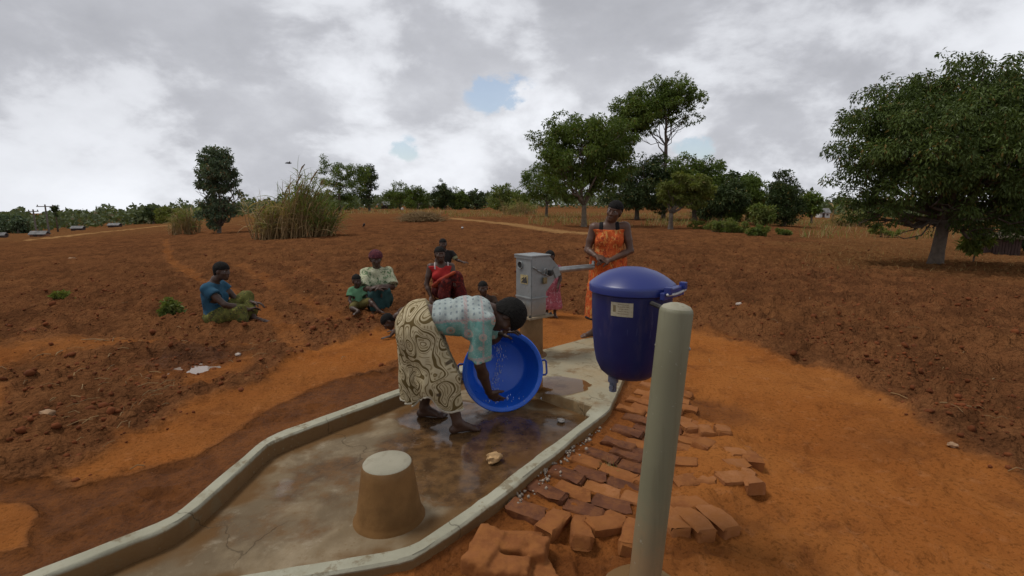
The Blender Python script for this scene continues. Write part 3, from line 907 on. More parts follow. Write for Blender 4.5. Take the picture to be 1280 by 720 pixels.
# --- concrete stand in the trough
def stained(name, base, stain, z0, z1, rough=0.8, top=None):
    m = bpy.data.materials.new(name); m.use_nodes = True
    N = NT(m.node_tree); b = N.n['Principled BSDF']; co = N.coord('Object'); x, y, z = N.sep(co)
    nz = N.noise(N.vmath('MULTIPLY', co, (9, 9, 2.5)), 1.0, 6, 0.65); n2 = N.noise(co, 30, 5, 0.65); n3 = N.noise(co, 6, 5, 0.6)
    f = N.step(N.math('MULTIPLY_ADD', nz, 0.10, z), z1 + 0.05, z0 + 0.05)
    st = N.mix(N.step(n3, 0.35, 0.7), stain, tuple(c * 0.72 for c in stain))
    bs = N.mix(N.step(n2, 0.3, 0.7), base, tuple(c * 0.75 for c in base))
    c = N.mix(f, bs, st)
    N.put(b.inputs['Base Color'], c); b.inputs['Roughness'].default_value = rough; b.inputs['Specular IOR Level'].default_value = 0.12
    N.put(b.inputs['Normal'], N.bump(N.math('MULTIPLY_ADD', n2, 0.7, n3), 0.4, 0.008))
    MATS[name] = m
    return m


pc = G(487, 645, FZ)[0]
stand = empty('bucket_stand', (pc.x, pc.y, FZ), label='short tapered concrete bucket stand on the trough floor, stained brown', cat='stand')
stand.scale = (0.875, 0.875, 0.875)
standM = stained('plinth_side', (0.27, 0.165, 0.08), (0.215, 0.112, 0.040), 0.28, 0.40, 0.75)
topM = concrete('plinth_top', (0.29, 0.27, 0.20), (0.36, 0.33, 0.25), (0.22, 0.19, 0.13))
mb = MB(); mb.lathe([(0.205, -0.02), (0.2, 0.0), (0.188, 0.018), (0.181, 0.035), (0.165, 0.13), (0.148, 0.25), (0.139, 0.318), (0.134, 0.328)], 48, cap=False)
o = mb.build('side', standM, stand, smooth=True)
mb = MB(); mb.lathe([(0.1338, 0.326), (0.128, 0.334), (0.06, 0.3365), (0.0, 0.337)], 48, cap=False)
mb.build('top', topM, stand, smooth=True)

# --- hand pump
pp = G(664, 443, KZ)[0]
galvM, N, b = pmat('galvanised_steel', (0.27, 0.285, 0.28), 0.5, 0.3, 5.0, metal=0.25, bump=0.1, bscale=60, bdist=0.002, color2=(0.20, 0.215, 0.21))
co = N.coord('Object'); z = N.sep(co)[2]
dirt = N.step(N.math('MULTIPLY_ADD', N.noise(co, 14, 5, 0.65), 0.35, N.math('MULTIPLY', z, -1.6)), -0.78, -0.48)
bc = b.inputs['Base Color'].links[0].from_socket
N.put(b.inputs['Base Color'], N.mix(N.math('MULTIPLY', dirt, 0.62), N.mix(N.math('MULTIPLY', N.step(N.noise(co, 22, 5, 0.7), 0.6, 0.72), 0.5), bc, (0.15, 0.09, 0.05)), (0.23, 0.15, 0.075)))
rustM = stained('rusty_pedestal', (0.22, 0.135, 0.065), (0.18, 0.095, 0.04), 0.1, 0.38, 0.7)
darkM = pmat('dark_iron', (0.05, 0.047, 0.042), 0.6, 0.3, 20, metal=0.4)[0]
holeM = pmat('shadowed_hole', (0.015, 0.014, 0.013), 0.9, 0.1, 20)[0]
chromeM = pmat('worn_pipe', (0.30, 0.31, 0.30), 0.38, 0.25, 9, metal=0.65)[0]
PH = math.radians(38)
pump = empty('hand_pump', (pp.x, pp.y, KZ), PH, label='grey steel hand pump on a brown stained pedestal', cat='hand pump')
mb = MB(); mb.lathe([(0.155, -0.01), (0.15, 0.006), (0.118, 0.02), (0.112, 0.05), (0.108, 0.36), (0.110, 0.385)], 32); mb.build('pedestal', rustM, pump, smooth='auto')
mb = MB(); mb.box((0.0, 0, 0.395), (0.30, 0.31, 0.02), bev=0.004)
mb.build('flange', stained('flange_steel', (0.26, 0.2, 0.13), (0.2, 0.125, 0.06), 0, 0.3, 0.6), pump)
for sx in (-1, 1):
    for sy in (-1, 1):
        mb = MB(); mb.lathe([(0.014, 0.0), (0.014, 0.012), (0.006, 0.014), (0.006, 0.022)], 6, c=(sx * 0.128, sy * 0.132, 0.405)); mb.build('bolt', darkM, pump)
# head: a box with flaring cheeks, x along the handle, y across
WY = 0.115
prof = [(-0.10, 0.405), (0.085, 0.405), (0.085, 0.62), (0.175, 0.71), (0.255, 0.81), (0.24, 0.85), (0.125, 0.955), (-0.10, 0.965)]
bm = bmesh.new()
va = [bm.verts.new((x, -WY, z)) for x, z in prof]; vb = [bm.verts.new((x, WY, z)) for x, z in prof]
bm.faces.new(va); bm.faces.new(vb[::-1])
for i in range(len(prof)):
    j = (i + 1) % len(prof); bm.faces.new((va[j], va[i], vb[i], vb[j]))
bmesh.ops.recalc_face_normals(bm, faces=bm.faces)
bmesh.ops.bevel(bm, geom=list(bm.edges), offset=0.006, segments=2, affect='EDGES')
mb = MB(); mb.bm(bm); mb.build('pump_head', galvM, pump)
mb = MB(); mb.box((0.008, 0, 0.967), (0.245, 0.25, 0.012), bev=0.003); mb.box((-0.105, 0, 0.955), (0.008, 0.25, 0.035), bev=0.002)
mb.build('lid', galvM, pump)
mb = MB(); mb.box((-0.103, 0, 0.575), (0.012, 0.222, 0.016), bev=0.003); mb.box((-0.002, -0.119, 0.575), (0.19, 0.012, 0.016), bev=0.003); mb.build('ridge', galvM, pump)
# hole and ring on the front
mb = MB(); mb.tube([(-0.1035, 0.045, 0.875), (-0.1010, 0.045, 0.875)], 0.03, 20); mb.build('hole', holeM, pump)
mb = MB()
ring = [(-0.106, 0.045 + 0.034 * math.cos(a), 0.875 + 0.034 * math.sin(a)) for a in np.linspace(0, 2 * math.pi, 25)]
mb.tube(ring, 0.005, 6, caps=False); mb.build('hole_ring', galvM, pump, smooth=True)
# emblem plate: dark triangle on a worn gold label
goldM = pmat('worn_gold_label', (0.42, 0.34, 0.16), 0.5, 0.4, 40)[0]
mb = MB(); mb.box((-0.1015, -0.012, 0.745), (0.003, 0.105, 0.085)); mb.build('plate', goldM, pump)
mb = MB(); mb.raw([(-0.1045, 0.035, 0.712), (-0.1045, -0.058, 0.712), (-0.1045, -0.045, 0.778)], [[0, 1, 2]]); mb.raw([(-0.1045, 0.03, 0.745), (-0.1045, -0.005, 0.745), (-0.1045, -0.015, 0.772)], [[0, 1, 2]])
mb.build('emblem', darkM, pump)
# pivot, hanging bolt, chain and padlock on the near cheek
mb = MB(); mb.tube([(0.11, -0.118, 0.80), (0.11, -0.15, 0.80)], 0.028, 6); mb.tube([(0.11, -0.15, 0.80), (0.11, -0.165, 0.80)], 0.016, 10); mb.build('pivot_bolt', darkM, pump)
mb = MB()
ch = [(-0.09, -0.123, 0.87), (-0.04, -0.127, 0.84), (0.02, -0.128, 0.805), (0.06, -0.13, 0.79), (0.10, -0.135, 0.77)]
for a_, b_ in zip(ch[:-1], ch[1:]):
    mb.tube([a_, tuple((np.array(a_) + np.array(b_)) / 2), b_], [0.004, 0.008, 0.004], 6)
mb.tube([(0.03, -0.13, 0.80), (0.035, -0.14, 0.845), (0.06, -0.142, 0.85), (0.075, -0.135, 0.80)], 0.006, 6)
mb.build('chain', chromeM, pump, smooth=True)
mb = MB(); mb.box((0.045, -0.136, 0.735), (0.045, 0.02, 0.06), bev=0.006); mb.build('padlock', pmat('brass_lock', (0.22, 0.17, 0.08), 0.45, 0.3, 30, metal=0.5)[0], pump)
mb = MB(); mb.box((0.205, -0.121, 0.80), (0.07, 0.012, 0.10), R=Matrix.Rotation(-0.45, 3, 'Y'), bev=0.003); mb.build('cheek_plate', galvM, pump)
# handle
mb = MB(); mb.tube([(0.2, 0.0, 0.795), (0.27, 0, 0.795), (0.29, 0, 0.795)], [0.045, 0.045, 0.036], 16); mb.build('handle_socket', galvM, pump, smooth='auto')
HEND = (0.83, 0.0, 0.79)
mb = MB(); mb.tube([(0.28, 0, 0.795), (0.5, 0, 0.793), HEND], 0.031, 16); mb.build('handle', chromeM, pump, smooth='auto')
mb = MB(); mb.tube([(HEND[0] - 0.03, 0, 0.79), (HEND[0] + 0.01, 0, 0.80), (HEND[0] + 0.015, 0, 0.85)], [0.02, 0.02, 0.017], 10); mb.build('handle_grip', chromeM, pump, smooth='auto')
# spout toward the trough, behind the head of the woman
mb = MB(); mb.tube([(-0.08, 0.0, 0.50), (-0.17, 0.0, 0.50), (-0.205, 0, 0.485), (-0.215, 0, 0.45)], 0.028, 14, caps=False); mb.build('spout', galvM, pump, smooth=True)
bpy.context.view_layer.update()
HANDLE_END = pump.matrix_world @ Vector(HEND)

# --- leaning post
p0, t0 = G(804, 739, 0.0)
postM, N, b = pmat('painted_pipe', (0.19, 0.183, 0.112), 0.55, 0.10, 3.0, bump=0.05, bscale=90, bdist=0.002, color2=(0.165, 0.158, 0.096))
co = N.coord('Object'); zz = N.sep(co)[2]
bc = b.inputs['Base Color'].links[0].from_socket
sm = N.math('MULTIPLY', N.step(N.noise(N.vmath('MULTIPLY', co, (30, 30, 7)), 1.0, 5, 0.7), 0.58, 0.74), 0.35)
splash = N.step(N.math('MULTIPLY_ADD', N.noise(co, 12, 5, 0.7), 0.4, N.math('MULTIPLY', zz, -1.0)), -0.25, 0.12)
N.put(b.inputs['Base Color'], N.mix(N.math('MULTIPLY', splash, 0.5), N.mix(sm, bc, (0.17, 0.155, 0.105)), (0.30, 0.15, 0.06)))
streak = N.math('MULTIPLY', N.step(N.noise(N.vmath('MULTIPLY', co, (22, 22, 1.6)), 1.0, 6, 0.65), 0.48, 0.72), 0.55)
chip = N.step(N.noise(co, 38, 3, 0.6), 0.69, 0.72)
lastc = b.inputs['Base Color'].links[0].from_socket
N.put(b.inputs['Base Color'], N.mix(N.math('MULTIPLY', chip, 0.7), N.mix(streak, lastc, (0.13, 0.115, 0.065)), (0.30, 0.29, 0.23)))
post = empty('support_post', (p0.x, p0.y, 0.0), label='leaning pale green pipe post carrying the blue bucket', cat='post')
dt_ = pix_dir(846, 383); yt_ = p0.y + 0.03; lean = Vector((dt_.x * yt_ / dt_.y, yt_, CAM_H + dt_.z * yt_ / dt_.y)) - p0
PR = 0.0615
axis = lean.normalized(); Rp = Vector((0, 0, 1)).rotation_difference(axis).to_matrix()
mb = MB()
HL = lean.length
bm_prof = [(PR, -0.15), (PR, 0.2), (PR, 0.45), (PR, 0.7), (PR, 0.95), (PR, HL - 0.02), (PR - 0.003, HL - 0.009), (PR - 0.012, HL - 0.002), (PR - 0.04, HL + 0.005), (0.0, HL + 0.008)]
mb.lathe(bm_prof, 40, cap=False); mb.v = [v @ np.array(Rp).T for v in mb.v]
mb.build('pipe', postM, post, smooth='auto')
capM = concrete('post_cap', (0.30, 0.285, 0.21), (0.37, 0.35, 0.27), (0.2, 0.17, 0.11))
mb = MB(); mb.lathe([(PR - 0.006, HL - 0.006), (PR - 0.012, HL + 0.002), (PR - 0.035, HL + 0.0115), (0.0, HL + 0.016)], 32, cap=False); mb.v = [v @ np.array(Rp).T for v in mb.v]; mb.build('cap', capM, post, smooth=True)
mb = MB(); mb.lathe([(0.16, -0.06), (0.145, 0.010), (0.115, 0.024), (0.06, 0.028)], 28)
for v in mb.v: v[:, 0] *= 1 + 0.12 * np.sin(np.arctan2(v[:, 1], v[:, 0]) * 3); 
mb.build('footing', kerbM, post, smooth='auto')
ptop = Vector((p0.x, p0.y, 0)) + lean
wireM = pmat('wire', (0.3, 0.29, 0.27), 0.4, 0.2, 10, metal=0.7)[0]
pm = axis * 1.02
mb = MB(); mb.tube([tuple(pm + Vector((PR * math.cos(a), PR * math.sin(a), 0)) * 1.03) for a in np.linspace(-0.5, 2.6, 14)], 0.0035, 6); mb.build('wire_tie', wireM, post, smooth=True)

# --- blue lidded bucket
BY = 2.12
d = pix_dir(790, 360); tb = BY / d.y
bc_ = Vector((d.x * tb, BY, 0))
bz = 0.79
blueM, N, b = pmat('navy_plastic', (0.008, 0.0135, 0.090), 0.38, 0.12, 2.0, spec=0.45)
co = N.coord('Object')
bc = b.inputs['Base Color'].links[0].from_socket
dust = N.math('MULTIPLY', N.step(N.noise(N.vmath('MULTIPLY', co, (14, 14, 3)), 1.0, 6, 0.7), 0.50, 0.78), 0.16)
N.put(b.inputs['Base Color'], N.mix(dust, bc, (0.25, 0.17, 0.16)))
scr = N.math('MULTIPLY', N.step(N.noise(N.vmath('MULTIPLY', co, (60, 60, 5)), 1.0, 3, 0.7), 0.66, 0.70), 0.22)
N.put(b.inputs['Base Color'], N.mix(scr, b.inputs['Base Color'].links[0].from_socket, (0.16, 0.17, 0.30)))
N.put(b.inputs['Roughness'], N.math('MULTIPLY_ADD', N.noise(co, 25, 4, 0.6), 0.3, 0.28))
N.put(b.inputs['Normal'], N.bump(N.noise(co, 7, 2, 0.5), 0.08, 0.01))
lidM, N, b = pmat('lid_plastic', (0.019, 0.032, 0.175), 0.36, 0.12, 3.0, spec=0.5)
bucket = empty('bucket', (bc_.x, bc_.y, bz), math.radians(-4), label='dark blue plastic bucket with lid and tap hung on the leaning post', cat='bucket')
mb = MB()
prof = [(0.0, 0.0), (0.07, 0.003), (0.105, 0.014), (0.132, 0.037), (0.151, 0.075), (0.162, 0.125), (0.171, 0.20), (0.177, 0.30), (0.179, 0.385), (0.182, 0.388), (0.182, 0.412), (0.174, 0.414), (0.168, 0.40)]
mb.lathe(prof, 56, cap=False); mb.build('body', blueM, bucket, smooth='auto')
lidE = empty('lid', (0, 0, 0)); COL.objects.unlink(lidE); bpy.data.objects.remove(lidE)
mb = MB(); mb.lathe([(0.186, 0.388), (0.1915, 0.392), (0.1925, 0.415), (0.190, 0.424), (0.183, 0.430), (0.165, 0.443), (0.14, 0.459), (0.11, 0.474), (0.06, 0.489), (0.025, 0.493), (0.0, 0.494)], 56, cap=False)
V = mb.v[0]
lid = mb.build('lid', lidM, bucket, smooth='auto')
# clip handle on the right of the lid and its pale wire
a0 = math.radians(-38)
Rh = rotz(a0)
mb = MB(); mb.box(Rh @ Vector((0.196, 0, 0.415)), (0.028, 0.13, 0.022), R=Rh, bev=0.005)
mb.box(Rh @ Vector((0.206, 0.075, 0.425)), (0.03, 0.022, 0.03), R=Rh, bev=0.004); mb.box(Rh @ Vector((0.206, -0.075, 0.42)), (0.03, 0.022, 0.03), R=Rh, bev=0.004)
mb.box(Rh @ Vector((0.192, 0.0, 0.398)), (0.02, 0.20, 0.03), R=Rh, bev=0.004)
mb.build('clip_handle', lidM, bucket)
mb = MB(); mb.tube([tuple(Rh @ Vector((0.210, y_, 0.405 - 0.006 * math.cos(y_ * 20)))) for y_ in np.linspace(-0.09, 0.09, 9)], 0.0055, 8); mb.build('grip', pmat('pale_grip', (0.45, 0.44, 0.42), 0.5, 0.2, 20)[0], bucket, smooth=True)
# paper label on the body
labM = bpy.data.materials.new('paper_label'); labM.use_nodes = True
N = NT(labM.node_tree); b = N.n['Principled BSDF']; co = N.coord('UV'); x, y, z = N.sep(co)
base = N.mix(N.step(N.noise(co, 7, 4, 0.6), 0.4, 0.7), (0.42, 0.385, 0.27), (0.33, 0.29, 0.19))
lines = N.step(N.math('SINE', N.math('MULTIPLY', y, 38.0)), 0.35, 0.6)
wordgap = N.step(N.noise(N.comb(N.math('MULTIPLY', x, 26.0), N.math('FLOOR', N.math('MULTIPLY_ADD', y, 6.05, 0.2)), 0.0), 1.0, 1, 0.5), 0.40, 0.46)
area = N.math('MULTIPLY', N.math('MULTIPLY', N.step(x, 0.33, 0.335), N.math('SUBTRACT', 1.0, N.step(x, 0.80, 0.805))), N.math('MULTIPLY', N.step(y, 0.1, 0.12), N.math('SUBTRACT', 1.0, N.step(y, 0.88, 0.9))))
txt = N.math('MULTIPLY', N.math('MULTIPLY', lines, wordgap), area)
logo = N.math('MULTIPLY', N.math('MULTIPLY', N.step(x, 0.1, 0.105), N.math('SUBTRACT', 1.0, N.step(x, 0.235, 0.24))), N.math('MULTIPLY', N.step(y, 0.3, 0.31), N.math('SUBTRACT', 1.0, N.step(y, 0.78, 0.79))))
c = N.mix(N.math('MULTIPLY', txt, 0.75), base, (0.16, 0.12, 0.06)); c = N.mix(N.math('MULTIPLY', logo, 0.8), c, (0.13, 0.095, 0.035))
N.put(b.inputs['Base Color'], c); b.inputs['Roughness'].default_value = 0.6
V = []; F = []; UV = []
nx = 10
for i in range(nx + 1):
    a = math.radians(-128 + 31 * i / nx)
    for j, zz_ in enumerate((0.308, 0.366)):
        r0 = 0.1782 + (zz_ - 0.33) * 0.03
        V.append((r0 * math.cos(a), r0 * math.sin(a), zz_ + 0.0)); UV.append((i / nx, float(j)))
for i in range(nx): F.append([2 * i, 2 * i + 2, 2 * i + 3, 2 * i + 1])
V = np.array(V); V[:, :2] *= 1.004
me = mesh_np(V, np.array(F), True); uvl = me.uv_layers.new(name='UVMap')
for lp in me.loops: uvl.data[lp.index].uv = UV[lp.vertex_index]
link('label', me, labM, bucket)
# tap under the bucket
tapM = pmat('grey_tap', (0.12, 0.135, 0.19), 0.4, 0.2, 20)[0]
mb = MB(); mb.lathe([(0.024, 0.03), (0.024, -0.012), (0.017, -0.014), (0.017, -0.055), (0.013, -0.057)], 16, c=(-0.075, -0.04, 0.0)); mb.tube([(-0.075, -0.04, -0.03), (-0.09, -0.075, -0.028)], [0.008, 0.01], 8)
mb.build('tap', tapM, bucket, smooth='auto')
# bracket that holds the bucket to the post
bpos = Vector((p0.x, p0.y, 0)) + axis * 1.05 - Vector((bc_.x, bc_.y, bz))
dirb = Vector((bpos.x, bpos.y, 0)); 
mb = MB(); mb.tube([(dirb.x * 0.6, dirb.y * 0.6, 0.37), (dirb.x * 0.95, dirb.y * 0.95, 0.37)], 0.010, 8); mb.build('bracket', darkM, bucket)

bucket.scale = (0.955, 0.955, 1.0)
# --- blue tub held on its side
tub_c = Vector((0, 0, 0))
TR = 0.298
tubM, N, b = pmat('blue_tub_plastic', (0.015, 0.115, 0.60), 0.28, 0.15, 2.0, spec=0.5)
co = N.coord('Object'); bc = b.inputs['Base Color'].links[0].from_socket
x, y, z = N.sep(co)
drip = N.math('MULTIPLY', N.step(N.noise(N.vmath('MULTIPLY', co, (26, 12, 12)), 1.0, 5, 0.7), 0.635, 0.68), N.math('SUBTRACT', 1.0, N.step(N.math('ABSOLUTE', N.math('ADD', x, 0.02)), 0.02, 0.14)))
N.put(b.inputs['Base Color'], N.mix(N.math('MULTIPLY', drip, 0.35), bc, (0.35, 0.5, 0.85)))
N.put(b.inputs['Roughness'], N.math('MULTIPLY_ADD', N.noise(co, 18, 4, 0.6), 0.25, 0.2))
tubp, _t = G(634, 516, FZ)
nrm = Vector((0.20, -0.97, 0.16)).normalized()          # the open side looks this way
xax = Vector((0, 0, 1)).cross(nrm).normalized(); yax = nrm.cross(xax)
Mt = Matrix((xax, yax, nrm)).transposed().to_4x4()
ctr = Vector((tubp.x - 0.02, tubp.y + 0.02, FZ)) + yax * TR * 1.02
Mt.translation = ctr
tub = empty('tub', (0, 0, 0), label='round bright blue plastic tub tipped on its side toward the viewer', cat='tub')
tub.matrix_world = Mt
mb = MB()
prof = [(0.0, -0.205), (0.19, -0.205), (0.207, -0.20), (0.215, -0.19), (0.235, -0.13), (0.258, -0.06), (0.276, -0.006), (0.296, 0.0), (0.301, 0.006), (0.301, -0.008), (0.304, -0.010), (0.306, 0.008), (0.300, 0.014), (0.284, 0.013), (0.272, 0.006), (0.268, -0.01), (0.252, -0.06), (0.229, -0.13), (0.209, -0.187), (0.197, -0.196), (0.0, -0.198)]
mb.lathe(prof, 72, cap=False); mb.build('shell', tubM, tub, smooth='auto')
handM = pmat('tub_handle_plastic', (0.02, 0.045, 0.26), 0.35, 0.15, 3.0)[0]
for s, ang in ((1, 0.02), (-1, math.pi - 0.05)):
    Rk = rotz(ang); mb = MB()
    pts = [Rk @ Vector(q) for q in ((0.296, 0.055, -0.004), (0.325, 0.056, -0.006), (0.336, 0.045, -0.008), (0.337, 0.0, -0.01), (0.336, -0.045, -0.008), (0.325, -0.056, -0.006), (0.296, -0.055, -0.004))]
    mb.tube([tuple(q) for q in pts], 0.008, 8); mb.build('handle', handM, tub, smooth=True)
# water running down the inside and off the lip
wclear = bpy.data.materials.new('splashing_water'); wclear.use_nodes = True
b = wclear.node_tree.nodes['Principled BSDF']
b.inputs['Base Color'].default_value = (0.75, 0.85, 1.0, 1); b.inputs['Roughness'].default_value = 0.05; b.inputs['Transmission Weight'].default_value = 0.55; b.inputs['IOR'].default_value = 1.33
V = []; F = []; k = 0
for i in range(190):
    s_ = rng.random() ** 0.8
    if i < 125:
        q = Vector((-0.02 + rng.normal() * 0.018 + 0.03 * math.sin(s_ * 5), 0.17 - 0.40 * s_, 0.0)); 
        rr_ = math.hypot(q.x, q.y); q.z = -0.185 if rr_ < 0.2 else -0.185 + (rr_ - 0.2) / 0.07 * 0.17
        q.z += 0.02 * rng.random()
    elif i < 160:
        q = Vector((-0.04 + rng.normal() * 0.06, 0.14 + rng.normal() * 0.05, -0.15 + rng.random() * 0.1))
    else:
        q = Vector((rng.normal() * 0.10, -0.22 + rng.normal() * 0.03, -0.02 + rng.random() * 0.04))
    sz = rng.uniform(0.0012, 0.0034) * (1.6 if rng.random() < 0.08 else 1)
    st = np.array([1, 1.0 + 4 * rng.random(), 1])
    V.append(iv * sz * st + np.array(q)); F.append(if_ + k); k += len(iv)
wd = put('water_drops', np.concatenate(V), np.concatenate(F), wclear)
wd.matrix_world = Mt
tag(wd, 'drops of splashing water running down inside the blue tub', kind='stuff')

# --- small things lying about
def crumple(name, px, py, z, size, mat, label, cat, seed, flat=0.4, sub=3, rz=0.0):
    c, _ = G(px, py, z) if z is not None else on_ground(px, py)
    bm = bmesh.new(); bmesh.ops.create_icosphere(bm, subdivisions=sub, radius=1.0)
    for q in bm.verts:
        f = float(fbm(np.array(q.co.x * 1.7 + seed), np.array(q.co.y * 1.7 + q.co.z * 2.3 + seed), 4, seed)) - 0.5
        q.co *= 1 + 0.75 * f
        q.co = Vector((q.co.x * size[0], q.co.y * size[1], q.co.z * size[2]))
    mb_ = MB(); mb_.bm(bm, R=rotz(rz))
    o_ = mb_.build(name, mat, None, smooth='auto', loc=(c.x, c.y, (z if z is not None else c.z) + size[2] * 0.75))
    return tag(o_, label, cat)


huskM = pmat('pale_husk', (0.50, 0.31, 0.14), 0.8, 0.35, 14, bump=0.4, bscale=50)[0]
crumple('husk', 618, 577, FZ + 0.004, (0.052, 0.036, 0.034), huskM, 'torn piece of yellowish husk lying on the wet concrete floor', 'husk', 4, rz=0.5)
froth = pmat('wet_scrap', (0.36, 0.33, 0.29), 0.3, 0.4, 30)[0]
crumple('wet_scrap', 701, 527, FZ + 0.003, (0.028, 0.03, 0.014), froth, 'small wet pale scrap below the platform edge', 'scrap', 9)
stoneM = pmat('pale_stone', (0.45, 0.38, 0.32), 0.85, 0.35, 12, bump=0.4, bscale=30)[0]
brownst = pmat('brown_stone', (0.36, 0.22, 0.12), 0.9, 0.35, 12, bump=0.4, bscale=30)[0]
for (px, py, s_, mt, lab) in ((298, 449, 0.03, stoneM, 'pale stone lying just right of the muddy puddle'), (90, 325, 0.13, brownst, 'brown stone block alone in the left of the field'), (278, 421, 0.022, stoneM, 'small pale stone on the soil below the seated woman in blue'),
                              (923, 388, 0.045, stoneM, 'pale lump at the edge of the ploughed soil beyond the post'), (973, 405, 0.035, stoneM, 'white scrap of stone on the edge of the right field'),
                              (1190, 562, 0.03, brownst, 'dark clod-like stone on the bare earth at right'), (60, 527, 0.05, brownst, 'dark stone among the straw at far left')):
    crumple('stone', px, py, None, (s_, s_ * 0.75, s_ * 0.6), mt, lab, 'stone', int(px) % 17 + 1)
for (px, py, L, a, lab) in ((1188, 512, 0.30, -0.42, 'pale stick lying on the edge of the right field'), (75, 447, 0.22, -1.1, 'short straw stalk standing out of the left soil'), (120, 431, 0.38, -0.2, 'long bent maize stalk lying on the left soil'), (1240, 480, 0.2, 0.7, 'thin pale stick in the ploughed soil near the right edge')):
    c, _ = on_ground(px, py); mb = MB()
    dx, dy = math.cos(a) * L / 2, math.sin(a) * L / 2
    mb.tube([(-dx, -dy, 0.0), (-dx * .2, -dy * .2 + .01, 0.012), (dx * .4, dy * .4, 0.016), (dx, dy, 0.006)], [0.004, 0.006, 0.006, 0.003], 7)
    tag(mb.build('stick', strawM, None, smooth=True, loc=(c.x, c.y, c.z + 0.012)), lab, 'stick')

# ================================================================== PEOPLE
class Sdf:
    """a body or a garment as a blend of tapered limbs; meshed with surface nets"""
    def __init__(s): s.ops = []
    def cap(s, a, b, ra, rb, k=0.02, sub=False, flat=None):
        a = np.array(a, float); b = np.array(b, float); R = max(ra, rb) + k
        s.ops.append(('cap', a, b, ra, rb, k, sub, flat, np.minimum(a, b) - R, np.maximum(a, b) + R)); return s
    def ell(s, c, r, R=None, k=0.02, sub=False):
        c = np.array(c, float); r = np.array(r, float); m = r.max() + k
        s.ops.append(('ell', c, r, None if R is None else np.array(R, float), k, sub, None, None, c - m, c + m)); return s
    def fn(s, f): s.ops.append(('fn', f)); return s
    def grown(s, g):
        o = Sdf()
        for q in s.ops:
            if q[0] == 'cap': o.cap(q[1], q[2], q[3] + g, q[4] + g, q[5], q[6], q[7])
            elif q[0] == 'ell': o.ell(q[1], q[2] + g, q[3], q[4], q[5])
            else: o.ops.append(q)
        return o
    def box(s):
        lo = np.min([q[8] for q in s.ops if q[0] != 'fn' and not q[5 if q[0] == 'ell' else 6]], 0); hi = np.max([q[9] for q in s.ops if q[0] != 'fn' and not q[5 if q[0] == 'ell' else 6]], 0)
        return lo, hi
    def field(s, lo, hi, h):
        xs = [np.arange(lo[i], hi[i] + h, h) for i in range(3)]
        d = np.full([len(x) for x in xs], 0.3, np.float32)
        for q in s.ops:
            if q[0] == 'fn':
                d = q[1](xs[0][:, None, None], xs[1][None, :, None], xs[2][None, None, :], d).astype(np.float32); continue
            pad = 3 * h
            sl = []
            for i in range(3):
                a = int(np.floor((q[8][i] - pad - lo[i]) / h)); b = int(np.ceil((q[9][i] + pad - lo[i]) / h)) + 1
                sl.append(slice(max(0, a), max(0, min(len(xs[i]), b))))
            if any(c.stop <= c.start for c in sl): continue
            X = xs[0][sl[0]][:, None, None]; Y = xs[1][sl[1]][None, :, None]; Z = xs[2][sl[2]][None, None, :]
            if q[0] == 'cap':
                _, a, b, ra, rb, k, sub, flat = q[:8]
                e = b - a; L2 = max(e @ e, 1e-9)
                px, py, pz = X - a[0], Y - a[1], Z - a[2]
                t = np.clip((px * e[0] + py * e[1] + pz * e[2]) / L2, 0, 1)
                qx, qy, qz = px - t * e[0], py - t * e[1], pz - t * e[2]
                if flat is not None:
                    n, f = np.array(flat[0], float), flat[1]; n = n / np.linalg.norm(n)
                    dn = (qx * n[0] + qy * n[1] + qz * n[2]) * (f - 1)
                    qx, qy, qz = qx + dn * n[0], qy + dn * n[1], qz + dn * n[2]
                dd = np.sqrt(qx * qx + qy * qy + qz * qz) - (ra + (rb - ra) * t)
            else:
                _, c, r, R, k, sub = q[:6]
                px, py, pz = X - c[0], Y - c[1], Z - c[2]
                if R is not None:   # rows of R are the axes
                    px, py, pz = (px * R[0][0] + py * R[0][1] + pz * R[0][2], px * R[1][0] + py * R[1][1] + pz * R[1][2], px * R[2][0] + py * R[2][1] + pz * R[2][2])
                k0 = np.sqrt((px / r[0]) ** 2 + (py / r[1]) ** 2 + (pz / r[2]) ** 2)
                k1 = np.sqrt((px / r[0] ** 2) ** 2 + (py / r[1] ** 2) ** 2 + (pz / r[2] ** 2) ** 2)
                dd = k0 * (k0 - 1.0) / np.maximum(k1, 1e-6)
            D = d[sl[0], sl[1], sl[2]]
            if sub:
                hh = np.clip(0.5 - 0.5 * (D + dd) / k, 0, 1)
                d[sl[0], sl[1], sl[2]] = D + (-dd - D) * hh + k * hh * (1 - hh)
            else:
                hh = np.clip(0.5 + 0.5 * (D - dd) / k, 0, 1)
                d[sl[0], sl[1], sl[2]] = D + (dd - D) * hh - k * hh * (1 - hh)
        return d

    def mesh(s, h, fine=()):
        """h: cell size; fine: list of (lo, hi, h2) boxes meshed at a finer cell"""
        lo, hi = s.box(); lo = lo - 2 * h; hi = hi + 2 * h
        V, F = nets(s.field(lo, hi, h), lo, h)
        C = V[F].mean(1)
        parts = []
        keep = np.ones(len(F), bool)
        for (a, b, h2) in fine:
            a = np.array(a); b = np.array(b)
            keep &= ~np.all((C > a + h) & (C < b - h), axis=1)
        F = F[keep]
        for (a, b, h2) in fine:
            a = np.array(a, float); b = np.array(b, float)
            v2, f2 = nets(s.field(a, b, h2), a, h2)
            F = np.concatenate([F, f2 + len(V)]); V = np.concatenate([V, v2])
        used = np.unique(F); mp = np.zeros(len(V), np.int64); mp[used] = np.arange(len(used))
        return V[used], mp[F]


